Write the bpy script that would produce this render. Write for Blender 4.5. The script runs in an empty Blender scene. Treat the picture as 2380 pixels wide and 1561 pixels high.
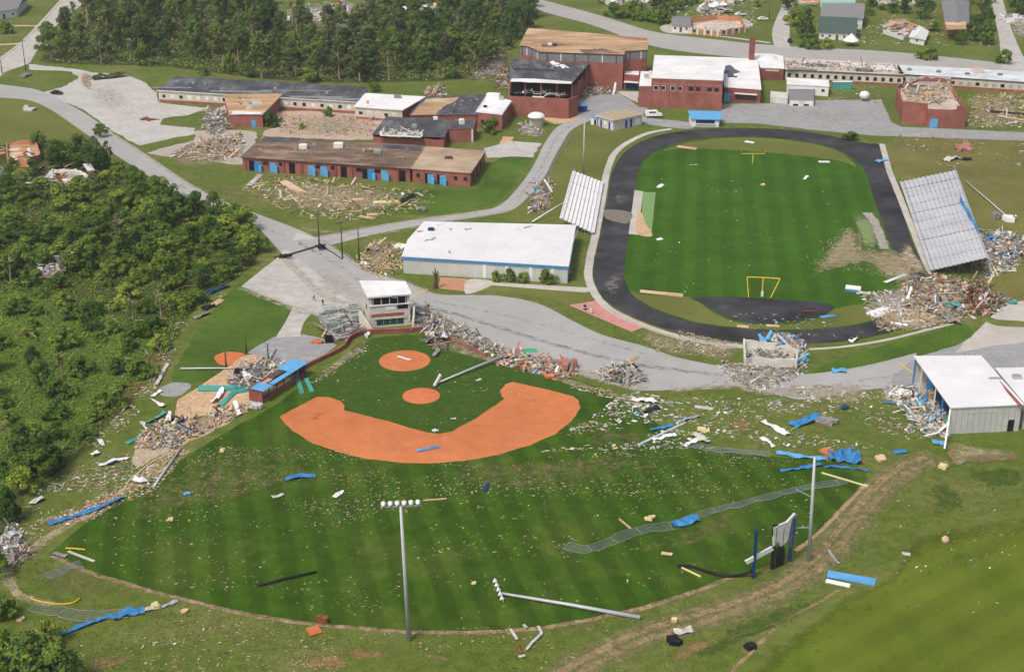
import bpy, math, random
from mathutils import Vector, Matrix, noise
from mathutils.geometry import tessellate_polygon
RND = random.Random(11)
R = math.radians
SC = bpy.context.scene
COL = SC.collection
# ------------------------------------------------------------------ camera, sky, sun, exposure
CAM_H, PITCH, FPX = 120.0, R(23.0), 3305.0
cam = bpy.data.cameras.new('camera')
cam.sensor_width = 36.0
cam.lens = FPX / 2380.0 * 36.0
cam.clip_start, cam.clip_end = 1.0, 8000.0
camo = bpy.data.objects.new('camera', cam)
camo.location = (0, 0, CAM_H)
camo.rotation_euler = (R(90) - PITCH, 0, 0)
COL.objects.link(camo)
SC.camera = camo
SUN_AZ, SUN_EL = R(-140), R(56)        # azimuth clockwise from +Y: sun stands behind the viewer, to the left
wd = bpy.data.worlds.new('World'); SC.world = wd; wd.use_nodes = True
nt = wd.node_tree
bg = nt.nodes['Background']
sky = nt.nodes.new('ShaderNodeTexSky'); sky.sky_type = 'NISHITA'; sky.sun_disc = False
sky.sun_elevation = SUN_EL; sky.sun_rotation = SUN_AZ
sky.dust_density = 5.0; sky.air_density = 1.0; sky.ozone_density = 1.0
nt.links.new(sky.outputs[0], bg.inputs[0]); bg.inputs[1].default_value = 0.15
sl = bpy.data.lights.new('sun', 'SUN'); sl.energy = 2.0; sl.angle = R(11.0); sl.color = (1.0, 0.945, 0.85)
so = bpy.data.objects.new('sun', sl); COL.objects.link(so)
sd = Vector((math.sin(SUN_AZ) * math.cos(SUN_EL), math.cos(SUN_AZ) * math.cos(SUN_EL), math.sin(SUN_EL)))
so.rotation_euler = (-sd).to_track_quat('-Z', 'Y').to_euler(); so.location = sd * 500
SC.view_settings.view_transform = 'Standard'; SC.view_settings.look = 'None'
SC.view_settings.exposure = 0.0; SC.view_settings.gamma = 1.0
SC.render.engine = 'CYCLES'
SC.cycles.use_denoising = True
SC.cycles.max_bounces = 5; SC.cycles.diffuse_bounces = 3; SC.cycles.glossy_bounces = 2
SC.cycles.transmission_bounces = 2; SC.cycles.transparent_max_bounces = 12
SC.cycles.caustics_reflective = SC.cycles.caustics_refractive = False

# ------------------------------------------------------------------ survey frames: readings of the photograph -> metres on the ground
FR = {'v': (0, 0, 1), 'tl': (0, 0, .33854), 'tm': (787.1, 0, .33854), 'tr': (1574.2, 0, .33854),
      'ml': (0, 514.4, .33854), 'mm': (787.1, 514.4, .33854), 'mr': (1574.2, 514.4, .33854),
      'bl': (0, 1034.4, .33854), 'bm': (787.1, 1034.4, .33854), 'br': (1574.2, 1034.4, .33854),
      'pb': (731.4, 632.2, .15879), 'gy': (1103.2, 49.6, .18229), 'wr': (1499.9, 93, .18229), 'hr': (1921.4, 111.6, .19271),
      'bz': (2008.2, 371.9, .26207), 'dg': (371.9, 793.3, .18229), 'fr': (1425.5, 0, .40105), 'lb': (1227.2, 359.5, .2144)}
SP, CP = math.sin(PITCH), math.cos(PITCH)
def G(x, y, h=0.0):
    u = (x - 1190.0) / FPX; w = (y - 780.5) / FPX
    d = Vector((u, CP - w * SP, -SP - w * CP))
    t = (CAM_H - h) / -d.z
    return Vector((d.x * t, d.y * t, h))
def P(k, x, y, h=0.0):
    a, b, s = FR[k]
    return G(a + s * x, b + s * y, h)
def PP(k, pts, h=0.0):
    return [P(k, x, y, h) for x, y in pts]

# ------------------------------------------------------------------ materials
MATS = {}
def M(name, c1, c2=None, c3=None, s=1.0, det=5.0, rough=0.9, metal=0.0, bump=0.0, coord='pos', stretch=None, rot=0.0, s2=0.0, v2=0.3,
      rnd=0.0, spec=0.08, patch=False, trans=0.0, stripe=None, rng=(0.3, 0.7), fine=0.0):
    if name in MATS: return MATS[name]
    m = bpy.data.materials.new(name); MATS[name] = m; m.use_nodes = True
    t = m.node_tree; N = t.nodes; L = t.links
    bs = N['Principled BSDF']; out = N['Material Output']
    bs.inputs['Roughness'].default_value = rough; bs.inputs['Metallic'].default_value = metal
    bs.inputs['Specular IOR Level'].default_value = spec
    if coord == 'pos': src = N.new('ShaderNodeNewGeometry').outputs['Position']
    else: src = N.new('ShaderNodeTexCoord').outputs['Object']
    mp = N.new('ShaderNodeMapping'); L.new(src, mp.inputs[0])
    mp.inputs['Rotation'].default_value = (0, 0, rot)
    if stretch: mp.inputs['Scale'].default_value = stretch
    nz = N.new('ShaderNodeTexNoise'); L.new(mp.outputs[0], nz.inputs['Vector'])
    nz.inputs['Scale'].default_value = s; nz.inputs['Detail'].default_value = det; nz.inputs['Roughness'].default_value = 0.62
    rp = N.new('ShaderNodeValToRGB'); L.new(nz.outputs['Fac'], rp.inputs[0])
    e = rp.color_ramp.elements
    e[0].position, e[1].position = rng
    c2 = c2 or tuple(min(1, c * 1.25) for c in c1)
    e[0].color = (*c1, 1); e[1].color = (*c2, 1)
    if c3:
        x = e.new((rng[0] + rng[1]) / 2); x.color = e[1].color[:]; e[2].color = (*c3, 1)
    c = rp.outputs[0]
    def mul(cin, fac_socket, lo, hi):
        mr = N.new('ShaderNodeMapRange'); L.new(fac_socket, mr.inputs[0])
        mr.inputs['From Min'].default_value = 0.3; mr.inputs['From Max'].default_value = 0.7
        mr.inputs['To Min'].default_value = lo; mr.inputs['To Max'].default_value = hi
        mx = N.new('ShaderNodeVectorMath'); mx.operation = 'SCALE'
        L.new(cin, mx.inputs[0]); L.new(mr.outputs[0], mx.inputs['Scale']); return mx.outputs[0]
    if s2:
        n2 = N.new('ShaderNodeTexNoise'); L.new(src, n2.inputs['Vector']); n2.inputs['Scale'].default_value = s2
        n2.inputs['Detail'].default_value = 4.0
        c = mul(c, n2.outputs['Fac'], 1 - v2, 1 + v2)
    if fine:
        n3 = N.new('ShaderNodeTexNoise'); L.new(src, n3.inputs['Vector']); n3.inputs['Scale'].default_value = 2.6
        n3.inputs['Detail'].default_value = 3.0; n3.inputs['Roughness'].default_value = 0.8
        c = mul(c, n3.outputs['Fac'], 1 - fine, 1 + fine)
    if stripe:
        a, per, amp = stripe
        m2 = N.new('ShaderNodeMapping'); L.new(src, m2.inputs[0]); m2.inputs['Rotation'].default_value = (0, 0, a)
        wv = N.new('ShaderNodeTexWave'); L.new(m2.outputs[0], wv.inputs['Vector']); wv.wave_type = 'BANDS'; wv.bands_direction = 'X'
        wv.inputs['Scale'].default_value = 0.314 / per; wv.inputs['Distortion'].default_value = 1.2
        wv.inputs['Detail'].default_value = 2.0; wv.inputs['Detail Scale'].default_value = 0.6
        c = mul(c, wv.outputs['Fac'], 1 - amp, 1 + amp)
    if rnd:
        oi = N.new('ShaderNodeObjectInfo')
        hs = N.new('ShaderNodeHueSaturation')
        mr = N.new('ShaderNodeMapRange'); L.new(oi.outputs['Random'], mr.inputs[0])
        mr.inputs['To Min'].default_value = 1 - rnd; mr.inputs['To Max'].default_value = 1 + rnd
        mh = N.new('ShaderNodeMapRange'); L.new(oi.outputs['Random'], mh.inputs[0])
        mh.inputs['To Min'].default_value = 0.5 + rnd * 0.05; mh.inputs['To Max'].default_value = 0.5 - rnd * 0.05
        L.new(c, hs.inputs['Color']); L.new(mr.outputs[0], hs.inputs['Value']); L.new(mh.outputs[0], hs.inputs['Hue'])
        c = hs.outputs[0]
    L.new(c, bs.inputs['Base Color'])
    if bump:
        bp = N.new('ShaderNodeBump'); bp.inputs['Strength'].default_value = min(1, bump); bp.inputs['Distance'].default_value = 0.25
        L.new(nz.outputs['Fac'], bp.inputs['Height']); L.new(bp.outputs[0], bs.inputs['Normal'])
    last = bs.outputs[0]
    if trans:
        tr = N.new('ShaderNodeBsdfTranslucent'); L.new(c, tr.inputs[0])
        mx = N.new('ShaderNodeMixShader'); mx.inputs[0].default_value = trans
        L.new(last, mx.inputs[1]); L.new(tr.outputs[0], mx.inputs[2]); last = mx.outputs[0]
    if patch:
        at = N.new('ShaderNodeAttribute'); at.attribute_name = 'fac'
        n4 = N.new('ShaderNodeTexNoise'); L.new(src, n4.inputs['Vector']); n4.inputs['Scale'].default_value = 0.55
        n4.inputs['Detail'].default_value = 8.0; n4.inputs['Roughness'].default_value = 0.75
        ad = N.new('ShaderNodeMath'); ad.operation = 'ADD'; L.new(at.outputs['Fac'], ad.inputs[0]); L.new(n4.outputs['Fac'], ad.inputs[1])
        mr = N.new('ShaderNodeMapRange'); L.new(ad.outputs[0], mr.inputs[0])
        mr.inputs['From Min'].default_value = 0.80; mr.inputs['From Max'].default_value = 1.12
        tp = N.new('ShaderNodeBsdfTransparent'); mx = N.new('ShaderNodeMixShader')
        L.new(mr.outputs[0], mx.inputs[0]); L.new(tp.outputs[0], mx.inputs[1]); L.new(last, mx.inputs[2]); last = mx.outputs[0]
    L.new(last, out.inputs['Surface'])
    return m
# ------------------------------------------------------------------ mesh helpers
class MB:
    def __init__(s): s.v, s.f, s.m = [], [], []
    def add(s, vs, fs, m=0):
        o = len(s.v); s.v += [tuple(v) for v in vs]
        for f in fs: s.f.append([i + o for i in f]); s.m.append(m)
        return s
    def box(s, c, d, rz=0, rx=0, ry=0, m=0):
        E = Matrix.Rotation(rz, 3, 'Z') @ Matrix.Rotation(ry, 3, 'Y') @ Matrix.Rotation(rx, 3, 'X')
        c = Vector(c); x, y, z = d[0] / 2, d[1] / 2, d[2] / 2
        vs = [c + E @ Vector(q) for q in ((-x, -y, -z), (x, -y, -z), (x, y, -z), (-x, y, -z), (-x, -y, z), (x, -y, z), (x, y, z), (-x, y, z))]
        return s.add(vs, ((0, 3, 2, 1), (4, 5, 6, 7), (0, 1, 5, 4), (1, 2, 6, 5), (2, 3, 7, 6), (3, 0, 4, 7)), m)
    def bar(s, a, b, w, h, m=0):
        a, b = Vector(a), Vector(b); d = b - a
        L_ = d.length
        if L_ < 1e-4: return s
        q = d.to_track_quat('X', 'Z').to_matrix()
        vs = [a + q @ Vector((x, y * w / 2, z * h / 2)) for x in (0, L_) for y, z in ((-1, -1), (1, -1), (1, 1), (-1, 1))]
        return s.add(vs, ((0, 3, 2, 1), (4, 5, 6, 7), (0, 1, 5, 4), (1, 2, 6, 5), (2, 3, 7, 6), (3, 0, 4, 7)), m)
    def tube(s, pts, r, n=7, m=0, r2=None):
        pts = [Vector(p) for p in pts]; k = len(pts); o = len(s.v); fs = []
        for i, p in enumerate(pts):
            d = (pts[min(i + 1, k - 1)] - pts[max(i - 1, 0)]).normalized()
            q = d.to_track_quat('Z', 'Y').to_matrix()
            rr = r if r2 is None else r + (r2 - r) * i / max(1, k - 1)
            for j in range(n):
                a = 2 * math.pi * j / n
                s.v.append(tuple(p + q @ Vector((rr * math.cos(a), rr * math.sin(a), 0))))
        for i in range(k - 1):
            for j in range(n):
                a, b = o + i * n + j, o + i * n + (j + 1) % n
                s.f.append([a, b, b + n, a + n]); s.m.append(m)
        s.f.append([o + j for j in range(n)][::-1]); s.m.append(m)
        s.f.append([o + (k - 1) * n + j for j in range(n)]); s.m.append(m)
        return s
    def prism(s, poly, z0, z1, m=0, mt=None):
        n = len(poly); poly = ccw(poly)
        lo = [(p[0], p[1], z0) for p in poly]; hi = [(p[0], p[1], z1) for p in poly]
        o = len(s.v); s.v += lo + hi
        for i in range(n):
            j = (i + 1) % n; s.f.append([o + i, o + j, o + n + j, o + n + i]); s.m.append(m)
        for t in tessellate_polygon([[Vector(p) for p in hi]]):
            a, b, c = [Vector(hi[i]) for i in t]
            t = list(t) if (b - a).cross(c - a).z > 0 else list(t)[::-1]
            s.f.append([o + n + i for i in t]); s.m.append(m if mt is None else mt)
            s.f.append([o + i for i in t[::-1]]); s.m.append(m)
        return s
    def lathe(s, c, prof, n=12, m=0):
        c = Vector(c); o = len(s.v)
        for r, z in prof:
            for j in range(n):
                a = 2 * math.pi * j / n; s.v.append((c.x + r * math.cos(a), c.y + r * math.sin(a), c.z + z))
        for i in range(len(prof) - 1):
            for j in range(n):
                a, b = o + i * n + j, o + i * n + (j + 1) % n
                s.f.append([a, b, b + n, a + n]); s.m.append(m)
        s.f.append([o + (len(prof) - 1) * n + j for j in range(n)]); s.m.append(m)
        return s
    def data(s, name, mats, org=(0, 0, 0), smooth=False):
        me = bpy.data.meshes.new(name); org = Vector(org)
        me.from_pydata([(v[0] - org.x, v[1] - org.y, v[2] - org.z) for v in s.v], [], s.f)
        for mm in (mats if isinstance(mats, (list, tuple)) else [mats]): me.materials.append(mm)
        me.polygons.foreach_set('material_index', s.m)
        if smooth: me.polygons.foreach_set('use_smooth', [True] * len(s.f))
        me.update(); return me
    def build(s, name, mats, parent=None, smooth=False, org=None):
        if org is None:
            if parent is not None: org = worg(parent)
            else:
                xs, ys, zs = zip(*s.v); org = ((min(xs) + max(xs)) / 2, (min(ys) + max(ys)) / 2, min(zs))
        o = bpy.data.objects.new(name, s.data(name, mats, org, smooth)); COL.objects.link(o)
        if parent is not None:
            o.parent = parent
            o.location = Vector(org) - worg(parent)
        else: o.location = org
        o['w'] = tuple(org)
        return o
def worg(o): return Vector(o['w']) if 'w' in o.keys() else Vector(o.location)
def area2(p): return sum(p[i][0] * p[(i + 1) % len(p)][1] - p[(i + 1) % len(p)][0] * p[i][1] for i in range(len(p)))
def ccw(p): return list(p) if area2(p) > 0 else list(p)[::-1]
def tag(o, label=None, cat=None, group=None, kind=None):
    if label: o['label'] = label
    if cat: o['category'] = cat
    if group: o['group'] = group
    if kind: o['kind'] = kind
    return o
def thing(name, label, cat, loc=(0, 0, 0), rz=0, group=None):
    o = bpy.data.objects.new(name, None); COL.objects.link(o); o.location = loc; o.rotation_euler = (0, 0, rz)
    o['w'] = tuple(loc); o.empty_display_size = 0.3
    return tag(o, label, cat, group)
def copy_tree(o, parent=None):
    c = o.copy(); COL.objects.link(c); c.parent = parent
    for ch in list(o.children): copy_tree(ch, c)
    return c
def spline(pts, n=6, closed=True):
    k = len(pts); out = []
    for i in range(k if closed else k - 1):
        if closed: a, b, c, d = pts[i - 1], pts[i], pts[(i + 1) % k], pts[(i + 2) % k]
        else: a, b, c, d = pts[max(i - 1, 0)], pts[i], pts[i + 1], pts[min(i + 2, k - 1)]
        for j in range(n):
            t = j / n
            out.append(0.5 * ((2 * b) + (c - a) * t + (2 * a - 5 * b + 4 * c - d) * t * t + (3 * b - a - 3 * c + d) * t ** 3))
    if not closed: out.append(pts[-1].copy())
    return out
def resample(pts, step, closed=True):
    out = []
    k = len(pts)
    for i in range(k if closed else k - 1):
        a, b = pts[i], pts[(i + 1) % k]; n = max(1, int((b - a).length / step))
        out += [a.lerp(b, j / n) for j in range(n)]
    if not closed: out.append(pts[-1])
    return out
def jagged(pts, amp, closed=True, seed=0):
    out = []; k = len(pts)
    for i, p in enumerate(pts):
        a = pts[i - 1] if closed or i else p; b = pts[(i + 1) % k] if closed or i < k - 1 else p
        d = (b - a); d.z = 0
        nrm = Vector((-d.y, d.x, 0)).normalized() if d.length > 1e-6 else Vector((0, 0, 0))
        w = noise.noise(Vector((p.x * .25 + seed, p.y * .25, 3.1))) + .6 * noise.noise(Vector((p.x * 1.1, p.y * 1.1 + seed, 7.7)))
        out.append(p + nrm * w * amp)
    return out
def flatmesh(mb, pts, z, m=0):
    pts = [Vector((p.x, p.y, z)) for p in pts]
    if area2(pts) < 0: pts = pts[::-1]
    o = len(mb.v); mb.v += [tuple(p) for p in pts]
    for t in tessellate_polygon([pts]):
        a, b, c = [pts[i] for i in t]
        t = list(t) if (b - a).cross(c - a).z > 0 else list(t)[::-1]
        mb.f.append([o + i for i in t]); mb.m.append(m)
def sheet(name, pts, z, mat, smooth=True, jag=0.0, kind='structure', label=None, cat=None, step=1.2):
    if smooth: pts = spline(pts, 6)
    if jag: pts = jagged(resample(pts, step), jag)
    mb = MB(); flatmesh(mb, pts, z)
    return tag(mb.build(name, mat), label, cat, None, kind)
def ribbon(name, L_, R_, z, mat, smooth=True, jag=0.0, kind='structure', n=6):
    if smooth: L_, R_ = spline(L_, n, False), spline(R_, n, False)
    if jag: L_, R_ = jagged(resample(L_, 1.2, False), jag, False), jagged(resample(R_, 1.2, False), jag, False, 9)
    mb = MB(); flatmesh(mb, L_ + R_[::-1], z)
    return tag(mb.build(name, mat), kind=kind)
def track_of(c, w, n=6, smooth=True):
    if smooth: c = spline(c, n, False)
    L_, R_ = [], []
    for i, p in enumerate(c):
        d = c[min(i + 1, len(c) - 1)] - c[max(i - 1, 0)]; d.z = 0; d.normalize()
        q = Vector((-d.y, d.x, 0)) * w / 2; L_.append(p + q); R_.append(p - q)
    return L_, R_
def path(name, c, w, z, mat, jag=0.0, kind='structure', soft=0.0):
    c = resample(spline(c, 6, False), 1.0, False)
    k = len(c); mb = MB(); cols = ((-1, 0), (-.55, 1), (.55, 1), (1, 0)) if soft else ((-1, 1), (1, 1)); fv = []; n = len(cols)
    for i, p in enumerate(c):
        d = c[min(i + 1, k - 1)] - c[max(i - 1, 0)]; d.z = 0; d.normalize(); q = Vector((-d.y, d.x, 0)) * w / 2
        for s, f in cols:
            e = 1 + (jag / w * 2) * (noise.noise(Vector((p.x * .35, p.y * .35, s * 5))) + .5 * noise.noise(Vector((p.x * 1.3, p.y * 1.3, s * 7)))) if jag else 1
            r = p + q * s * e * (1.5 if soft else 1); mb.v.append((r.x, r.y, z)); fv.append(.1 + (soft - .1) * f)
    for i in range(k - 1):
        for j in range(n - 1):
            a = i * n + j; mb.f.append([a, a + 1, a + n + 1, a + n]); mb.m.append(0)
    o = mb.build(name, mat)
    if soft:
        at = o.data.attributes.new('fac', 'FLOAT', 'POINT'); at.data.foreach_set('value', fv)
    return tag(o, kind=kind)
PZ = [0.03]
def patch(name, pts, mat, soft=0.5, z=None, smooth=True, fac=.44):
    """a patch of ground whose edge frays into what lies beneath it"""
    if smooth: pts = spline(pts, 5)
    if area2(pts) < 0: pts = pts[::-1]
    PZ[0] += 0.0015
    z = PZ[0] if z is None else z
    c = sum(pts, Vector()) / len(pts); n = len(pts)
    inner = [p.lerp(c, soft) for p in pts]
    mb = MB(); mb.v = [(p.x, p.y, z) for p in pts] + [(p.x, p.y, z) for p in inner] + [(c.x, c.y, z)]
    for i in range(n):
        j = (i + 1) % n
        mb.f.append([i, j, n + j, n + i]); mb.m.append(0)
        mb.f.append([n + i, n + j, 2 * n]); mb.m.append(0)
    o = mb.build(name, mat); me = o.data
    at = me.attributes.new('fac', 'FLOAT', 'POINT')
    at.data.foreach_set('value', [0.12] * n + [fac] * n + [fac + .05])
    return tag(o, kind='structure')
def inside(p, poly):
    x, y = p[0], p[1]; r = False; j = len(poly) - 1
    for i in range(len(poly)):
        a, b = poly[i], poly[j]
        if (a[1] > y) != (b[1] > y) and x < (b[0] - a[0]) * (y - a[1]) / (b[1] - a[1]) + a[0]: r = not r
        j = i
    return r
def scatter(poly, n, rng=RND):
    xs = [p[0] for p in poly]; ys = [p[1] for p in poly]; out = []; tries = 0
    while len(out) < n and tries < n * 40:
        tries += 1
        q = (rng.uniform(min(xs), max(xs)), rng.uniform(min(ys), max(ys)))
        if inside(q, poly): out.append(q)
    return out
# ------------------------------------------------------------------ ground materials
m_ground = M('rough_grass', (.09, .13, .02), (.128, .158, .033), (.172, .172, .055), s=.05, det=9, s2=.5, v2=.2, fine=.2, bump=.15)
m_field = M('football_turf', (.036, .096, .006), (.048, .115, .009), s=.2, s2=.05, v2=.14, fine=.16, stripe=(R(7), 6.4, .085))
m_ball = M('baseball_turf', (.032, .077, .004), (.046, .097, .007), (.073, .106, .015), s=.07, det=8, s2=.4, v2=.18, fine=.24, stripe=(R(-13.5), 5.4, .14))
m_infgrass = M('infield_turf', (.036, .08, .008), (.052, .1, .013), s=.25, det=6, s2=.7, v2=.16, fine=.22)
m_olive = M('hay_field_grass', (.072, .115, .012), (.125, .148, .022), (.095, .132, .016), s=.16, det=7, stretch=(1, .2, 1), rot=R(48), s2=.05, v2=.22, fine=.2)
m_lush = M('lush_verge_grass', (.055, .115, .012), (.09, .145, .022), s=.3, s2=.06, v2=.25, fine=.3)
m_dry = M('dry_grass', (.17, .155, .045), (.14, .14, .038), (.2, .17, .06), s=.15, det=7, s2=.04, v2=.2, fine=.25)
m_yellow = M('yellowing_grass', (.15, .155, .038), (.115, .135, .03), s=.2, det=7, s2=.05, v2=.2, fine=.25)
m_clay = M('infield_clay', (.48, .155, .056), (.57, .20, .078), s=.35, det=8, s2=.06, v2=.1, fine=.1)
m_mound = M('mound_clay', (.52, .15, .06), (.62, .20, .085), s=.6, det=6, fine=.08)
m_sand = M('bare_sand', (.46, .30, .17), (.60, .42, .27), s=.25, det=8, s2=.9, v2=.15, fine=.18)
m_soil = M('bare_soil', (.27, .15, .07), (.40, .25, .12), s=.4, det=8, fine=.25, patch=True)
m_soilg = M('trodden_soil', (.20, .15, .06), (.30, .21, .10), s=.6, det=8, fine=.3, patch=True)
m_straw = M('straw_litter', (.28, .23, .12), (.42, .36, .24), s=.8, det=9, fine=.4, patch=True)
m_deadg = M('dead_grass_patch', (.18, .16, .06), (.25, .21, .10), s=.6, det=9, fine=.35, patch=True)
m_greenp = M('green_grass_patch', (.045, .10, .014), (.08, .13, .022), s=.5, det=8, fine=.35, patch=True)
m_asph = M('worn_asphalt', (.33, .325, .31), (.40, .39, .37), s=.05, det=10, s2=.3, v2=.05, fine=.07)
m_asph2 = M('pale_asphalt', (.40, .385, .355), (.49, .47, .43), s=.1, det=10, s2=.4, v2=.12, fine=.1)
m_asph3 = M('grey_asphalt', (.27, .27, .27), (.335, .335, .33), s=.15, det=9, s2=.6, v2=.10, fine=.1)
m_gravel = M('gravel', (.40, .385, .36), (.52, .50, .46), s=.12, det=10, s2=.6, v2=.12, fine=.15)
m_conc = M('concrete', (.42, .39, .34), (.53, .50, .45), s=.3, det=8, s2=.06, v2=.12, fine=.1)
m_track = M('track_asphalt', (.032, .032, .036), (.06, .06, .062), s=.3, det=10, s2=.09, v2=.4, fine=.25)
m_pink = M('pink_rubber_pad', (.48, .22, .19), (.58, .29, .25), s=.4, det=9, fine=.12)
m_yelp = M('yellow_paint', (.62, .40, .05), (.7, .48, .1), s=2)
m_whp = M('white_paint_line', (.6, .6, .58), (.75, .75, .72), s=2)
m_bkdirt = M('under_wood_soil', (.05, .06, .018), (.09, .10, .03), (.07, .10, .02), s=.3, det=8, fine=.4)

# ------------------------------------------------------------------ the ground and what is laid on it
mb = MB(); mb.add([(-1500, -60, 0), (1500, -60, 0), (1500, 2600, 0), (-1500, 2600, 0)], [(0, 1, 2, 3)])
tag(mb.build('ground', m_ground), kind='structure')
V = lambda *p: [G(x, y) for x, y in p]
def Z(k, *p): return PP(k, p)
# forest floors
LEFTWOOD = V((-60, 400), (60, 330), (210, 335), (245, 375), (330, 425), (420, 478), (500, 498), (585, 520), (600, 590), (560, 640), (480, 690), (425, 755), (385, 830), (335, 895), (270, 965), (205, 1040), (120, 1105), (80, 1125), (-60, 1160))
TOPWOOD = V((100, 128), (180, 45), (240, -30), (610, -30), (640, 20), (740, 70), (850, 72), (900, 30), (960, -30), (1240, -30), (1250, 40), (1190, 110), (1110, 172), (1030, 188), (850, 192), (720, 190), (580, 180), (380, 155), (130, 148))
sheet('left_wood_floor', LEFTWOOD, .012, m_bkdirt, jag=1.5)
patch('scrub_clearing', V((-40, 680), (150, 680), (300, 720), (385, 790), (340, 880), (240, 960), (150, 1060), (40, 1110), (-40, 1120)), M('scrub_grass', (.07, .13, .018), (.11, .165, .03), s=.3, det=8, fine=.35, patch=True), .2, .016, True, .8)
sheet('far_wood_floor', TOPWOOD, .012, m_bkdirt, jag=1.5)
# lower right hay field, lush verges
patch('hay_field', V((1695, 1580), (1750, 1530), (1830, 1465), (1900, 1415), (1960, 1375), (2060, 1330), (2100, 1270), (2140, 1225), (2230, 1205), (2420, 1180), (2900, 1130), (3100, 1500), (2900, 1950), (1400, 1950), (1560, 1700)), M('hay_field_edge', (.08, .127, .009), (.138, .166, .022), (.105, .146, .014), s=.16, det=7, stretch=(1, .2, 1), rot=R(52), s2=.05, v2=.2, fine=.14, stripe=(R(54), 6.0, .06), patch=True), .3, .010, True, .66)
sheet('football_verge', V((1540, 350), (1620, 328), (1740, 320), (1860, 330), (1950, 352), (1990, 388), (1940, 372), (1760, 352), (1600, 346)), .030, m_yellow, jag=.4)
sheet('dry_meadow', V((2070, 330), (2200, 322), (2420, 325), (2420, 700), (2310, 680), (2240, 560), (2215, 400), (2100, 415)), .011, m_dry, jag=1.2)
sheet('dry_meadow', V((-20, 232), (100, 240), (165, 275), (215, 322), (90, 330), (-20, 345)), .011, m_yellow, jag=.8)
sheet('lush_verge', V((440, 800), (520, 690), (600, 640), (690, 715), (640, 790), (560, 870), (430, 890), (400, 870)), .010, m_lush, jag=.8)
sheet('lush_verge', V((1890, 862), (1960, 830), (2100, 790), (2230, 752), (2262, 775), (2240, 800), (2140, 832), (2000, 855), (1900, 866)), .011, m_lush, jag=.5)
sheet('lush_verge', V((985, 440), (1110, 440), (1130, 400), (1160, 370), (1240, 355), (1215, 400), (1180, 450), (1140, 475), (1000, 500), (900, 490), (860, 450)), .011, m_lush, jag=.8)
sheet('lush_verge', V((1220, 470), (1280, 330), (1360, 290), (1480, 290), (1420, 350), (1395, 410), (1340, 400), (1305, 480), (1280, 510), (1170, 510)), .0105, m_yellow, jag=.8)
# roads
ROAD_L = V((-40, 226), (58, 232), (112, 252), (169, 290), (217, 324), (271, 362), (339, 405), (410, 447), (470, 470), (540, 490), (600, 530), (655, 590), (560, 668), (640, 700), (695, 722), (780, 745))
ROAD_R = V((-40, 192), (60, 204), (110, 218), (195, 262), (260, 308), (325, 350), (385, 390), (450, 433), (525, 470), (600, 498), (690, 532), (742, 556), (800, 592), (850, 628), (925, 650), (1000, 678))
ribbon('main_road', ROAD_L[:12], ROAD_R[:12], .040, m_asph)
sheet('junction_lot', V((655, 590), (560, 666), (640, 698), (700, 722), (770, 745), (850, 745), (950, 716), (1010, 690), (1000, 678), (925, 650), (850, 628), (800, 592), (745, 558), (690, 540)), .0445, m_asph2, smooth=False, jag=.25)
ribbon('school_road', V((640, 560), (742, 640), (860, 735), (960, 728), (1050, 765), (1180, 815), (1300, 852), (1400, 884), (1500, 908), (1700, 897), (1800, 915), (1870, 928), (2000, 907), (2075, 900), (2130, 885)),
       V((742, 556), (850, 628), (925, 650), (1010, 682), (1090, 686), (1160, 688), (1250, 705), (1330, 745), (1400, 778), (1500, 805), (1580, 832), (1720, 858), (1860, 870), (2000, 852), (2130, 820)), .048, m_asph, n=5)
sheet('right_lot', V((2050, 905), (2120, 835), (2230, 800), (2290, 760), (2420, 770), (2420, 900), (2300, 905), (2140, 930), (2060, 930)), .052, m_asph3, smooth=False, jag=.3)
sheet('concrete_apron', Z('mr', (2060, 750), (2120, 690), (2200, 720), (2420, 730), (2420, 830), (2200, 850), (1900, 905)), .056, m_conc, smooth=False, jag=.3)
sheet('concrete_apron', Z('mr', (2150, 660), (2260, 560), (2420, 540), (2420, 690), (2200, 675)), .056, m_conc, smooth=False, jag=.2)
sheet('gravel_lot', Z('tl', (200, 440), (540, 478), (640, 500), (860, 510), (1000, 570), (1075, 640), (1090, 705), (1430, 745), (1300, 790), (1130, 810), (1095, 858), (1340, 880), (1330, 925), (1180, 950), (960, 1000), (880, 965), (760, 890), (560, 745), (280, 640), (430, 600), (545, 535), (480, 490), (200, 480)), .036, m_gravel, smooth=False, jag=.7)
ribbon('north_street', Z('tl', (-80, 480), (0, 415), (150, 300), (290, 160), (450, -20), (520, -100)), Z('tl', (-20, 570), (30, 500), (190, 440), (235, 380), (330, 230), (480, 100), (600, 0), (700, -100)), .042, m_asph2)
path('street_kerb', Z('tl', (-80, 460), (0, 405), (150, 290), (285, 152), (445, -25)), 1.2, .10, m_conc)
path('driveway', Z('tl', (-60, 310), (60, 305), (165, 298)), 3.0, .038, m_sand, .2)
path('driveway', Z('tl', (60, 178), (180, 178), (265, 180)), 3.0, .038, m_sand, .2)
ribbon('school_drive', V((730, 552), (860, 528), (980, 508), (1100, 492), (1160, 478), (1205, 435), (1240, 385), (1268, 330), (1300, 292), (1360, 268), (1420, 248)),
       V((760, 572), (870, 545), (1000, 520), (1120, 503), (1190, 488), (1235, 450), (1272, 400), (1306, 335), (1335, 298), (1400, 272), (1445, 262)), .046, m_asph)
sheet('gym_yard', Z('gy', (1330, 1000), (1480, 890), (1800, 900), (2090, 1080), (2200, 1110), (2200, 1170), (2120, 1180), (1900, 1110), (1560, 1180), (1440, 1260), (1300, 1220)), .050, m_asph3, smooth=False, jag=.3)
sheet('sand_apron', Z('gy', (1780, 890), (2090, 900), (2080, 1040), (1990, 1000)), .054, m_conc, smooth=False, jag=.3)
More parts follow.
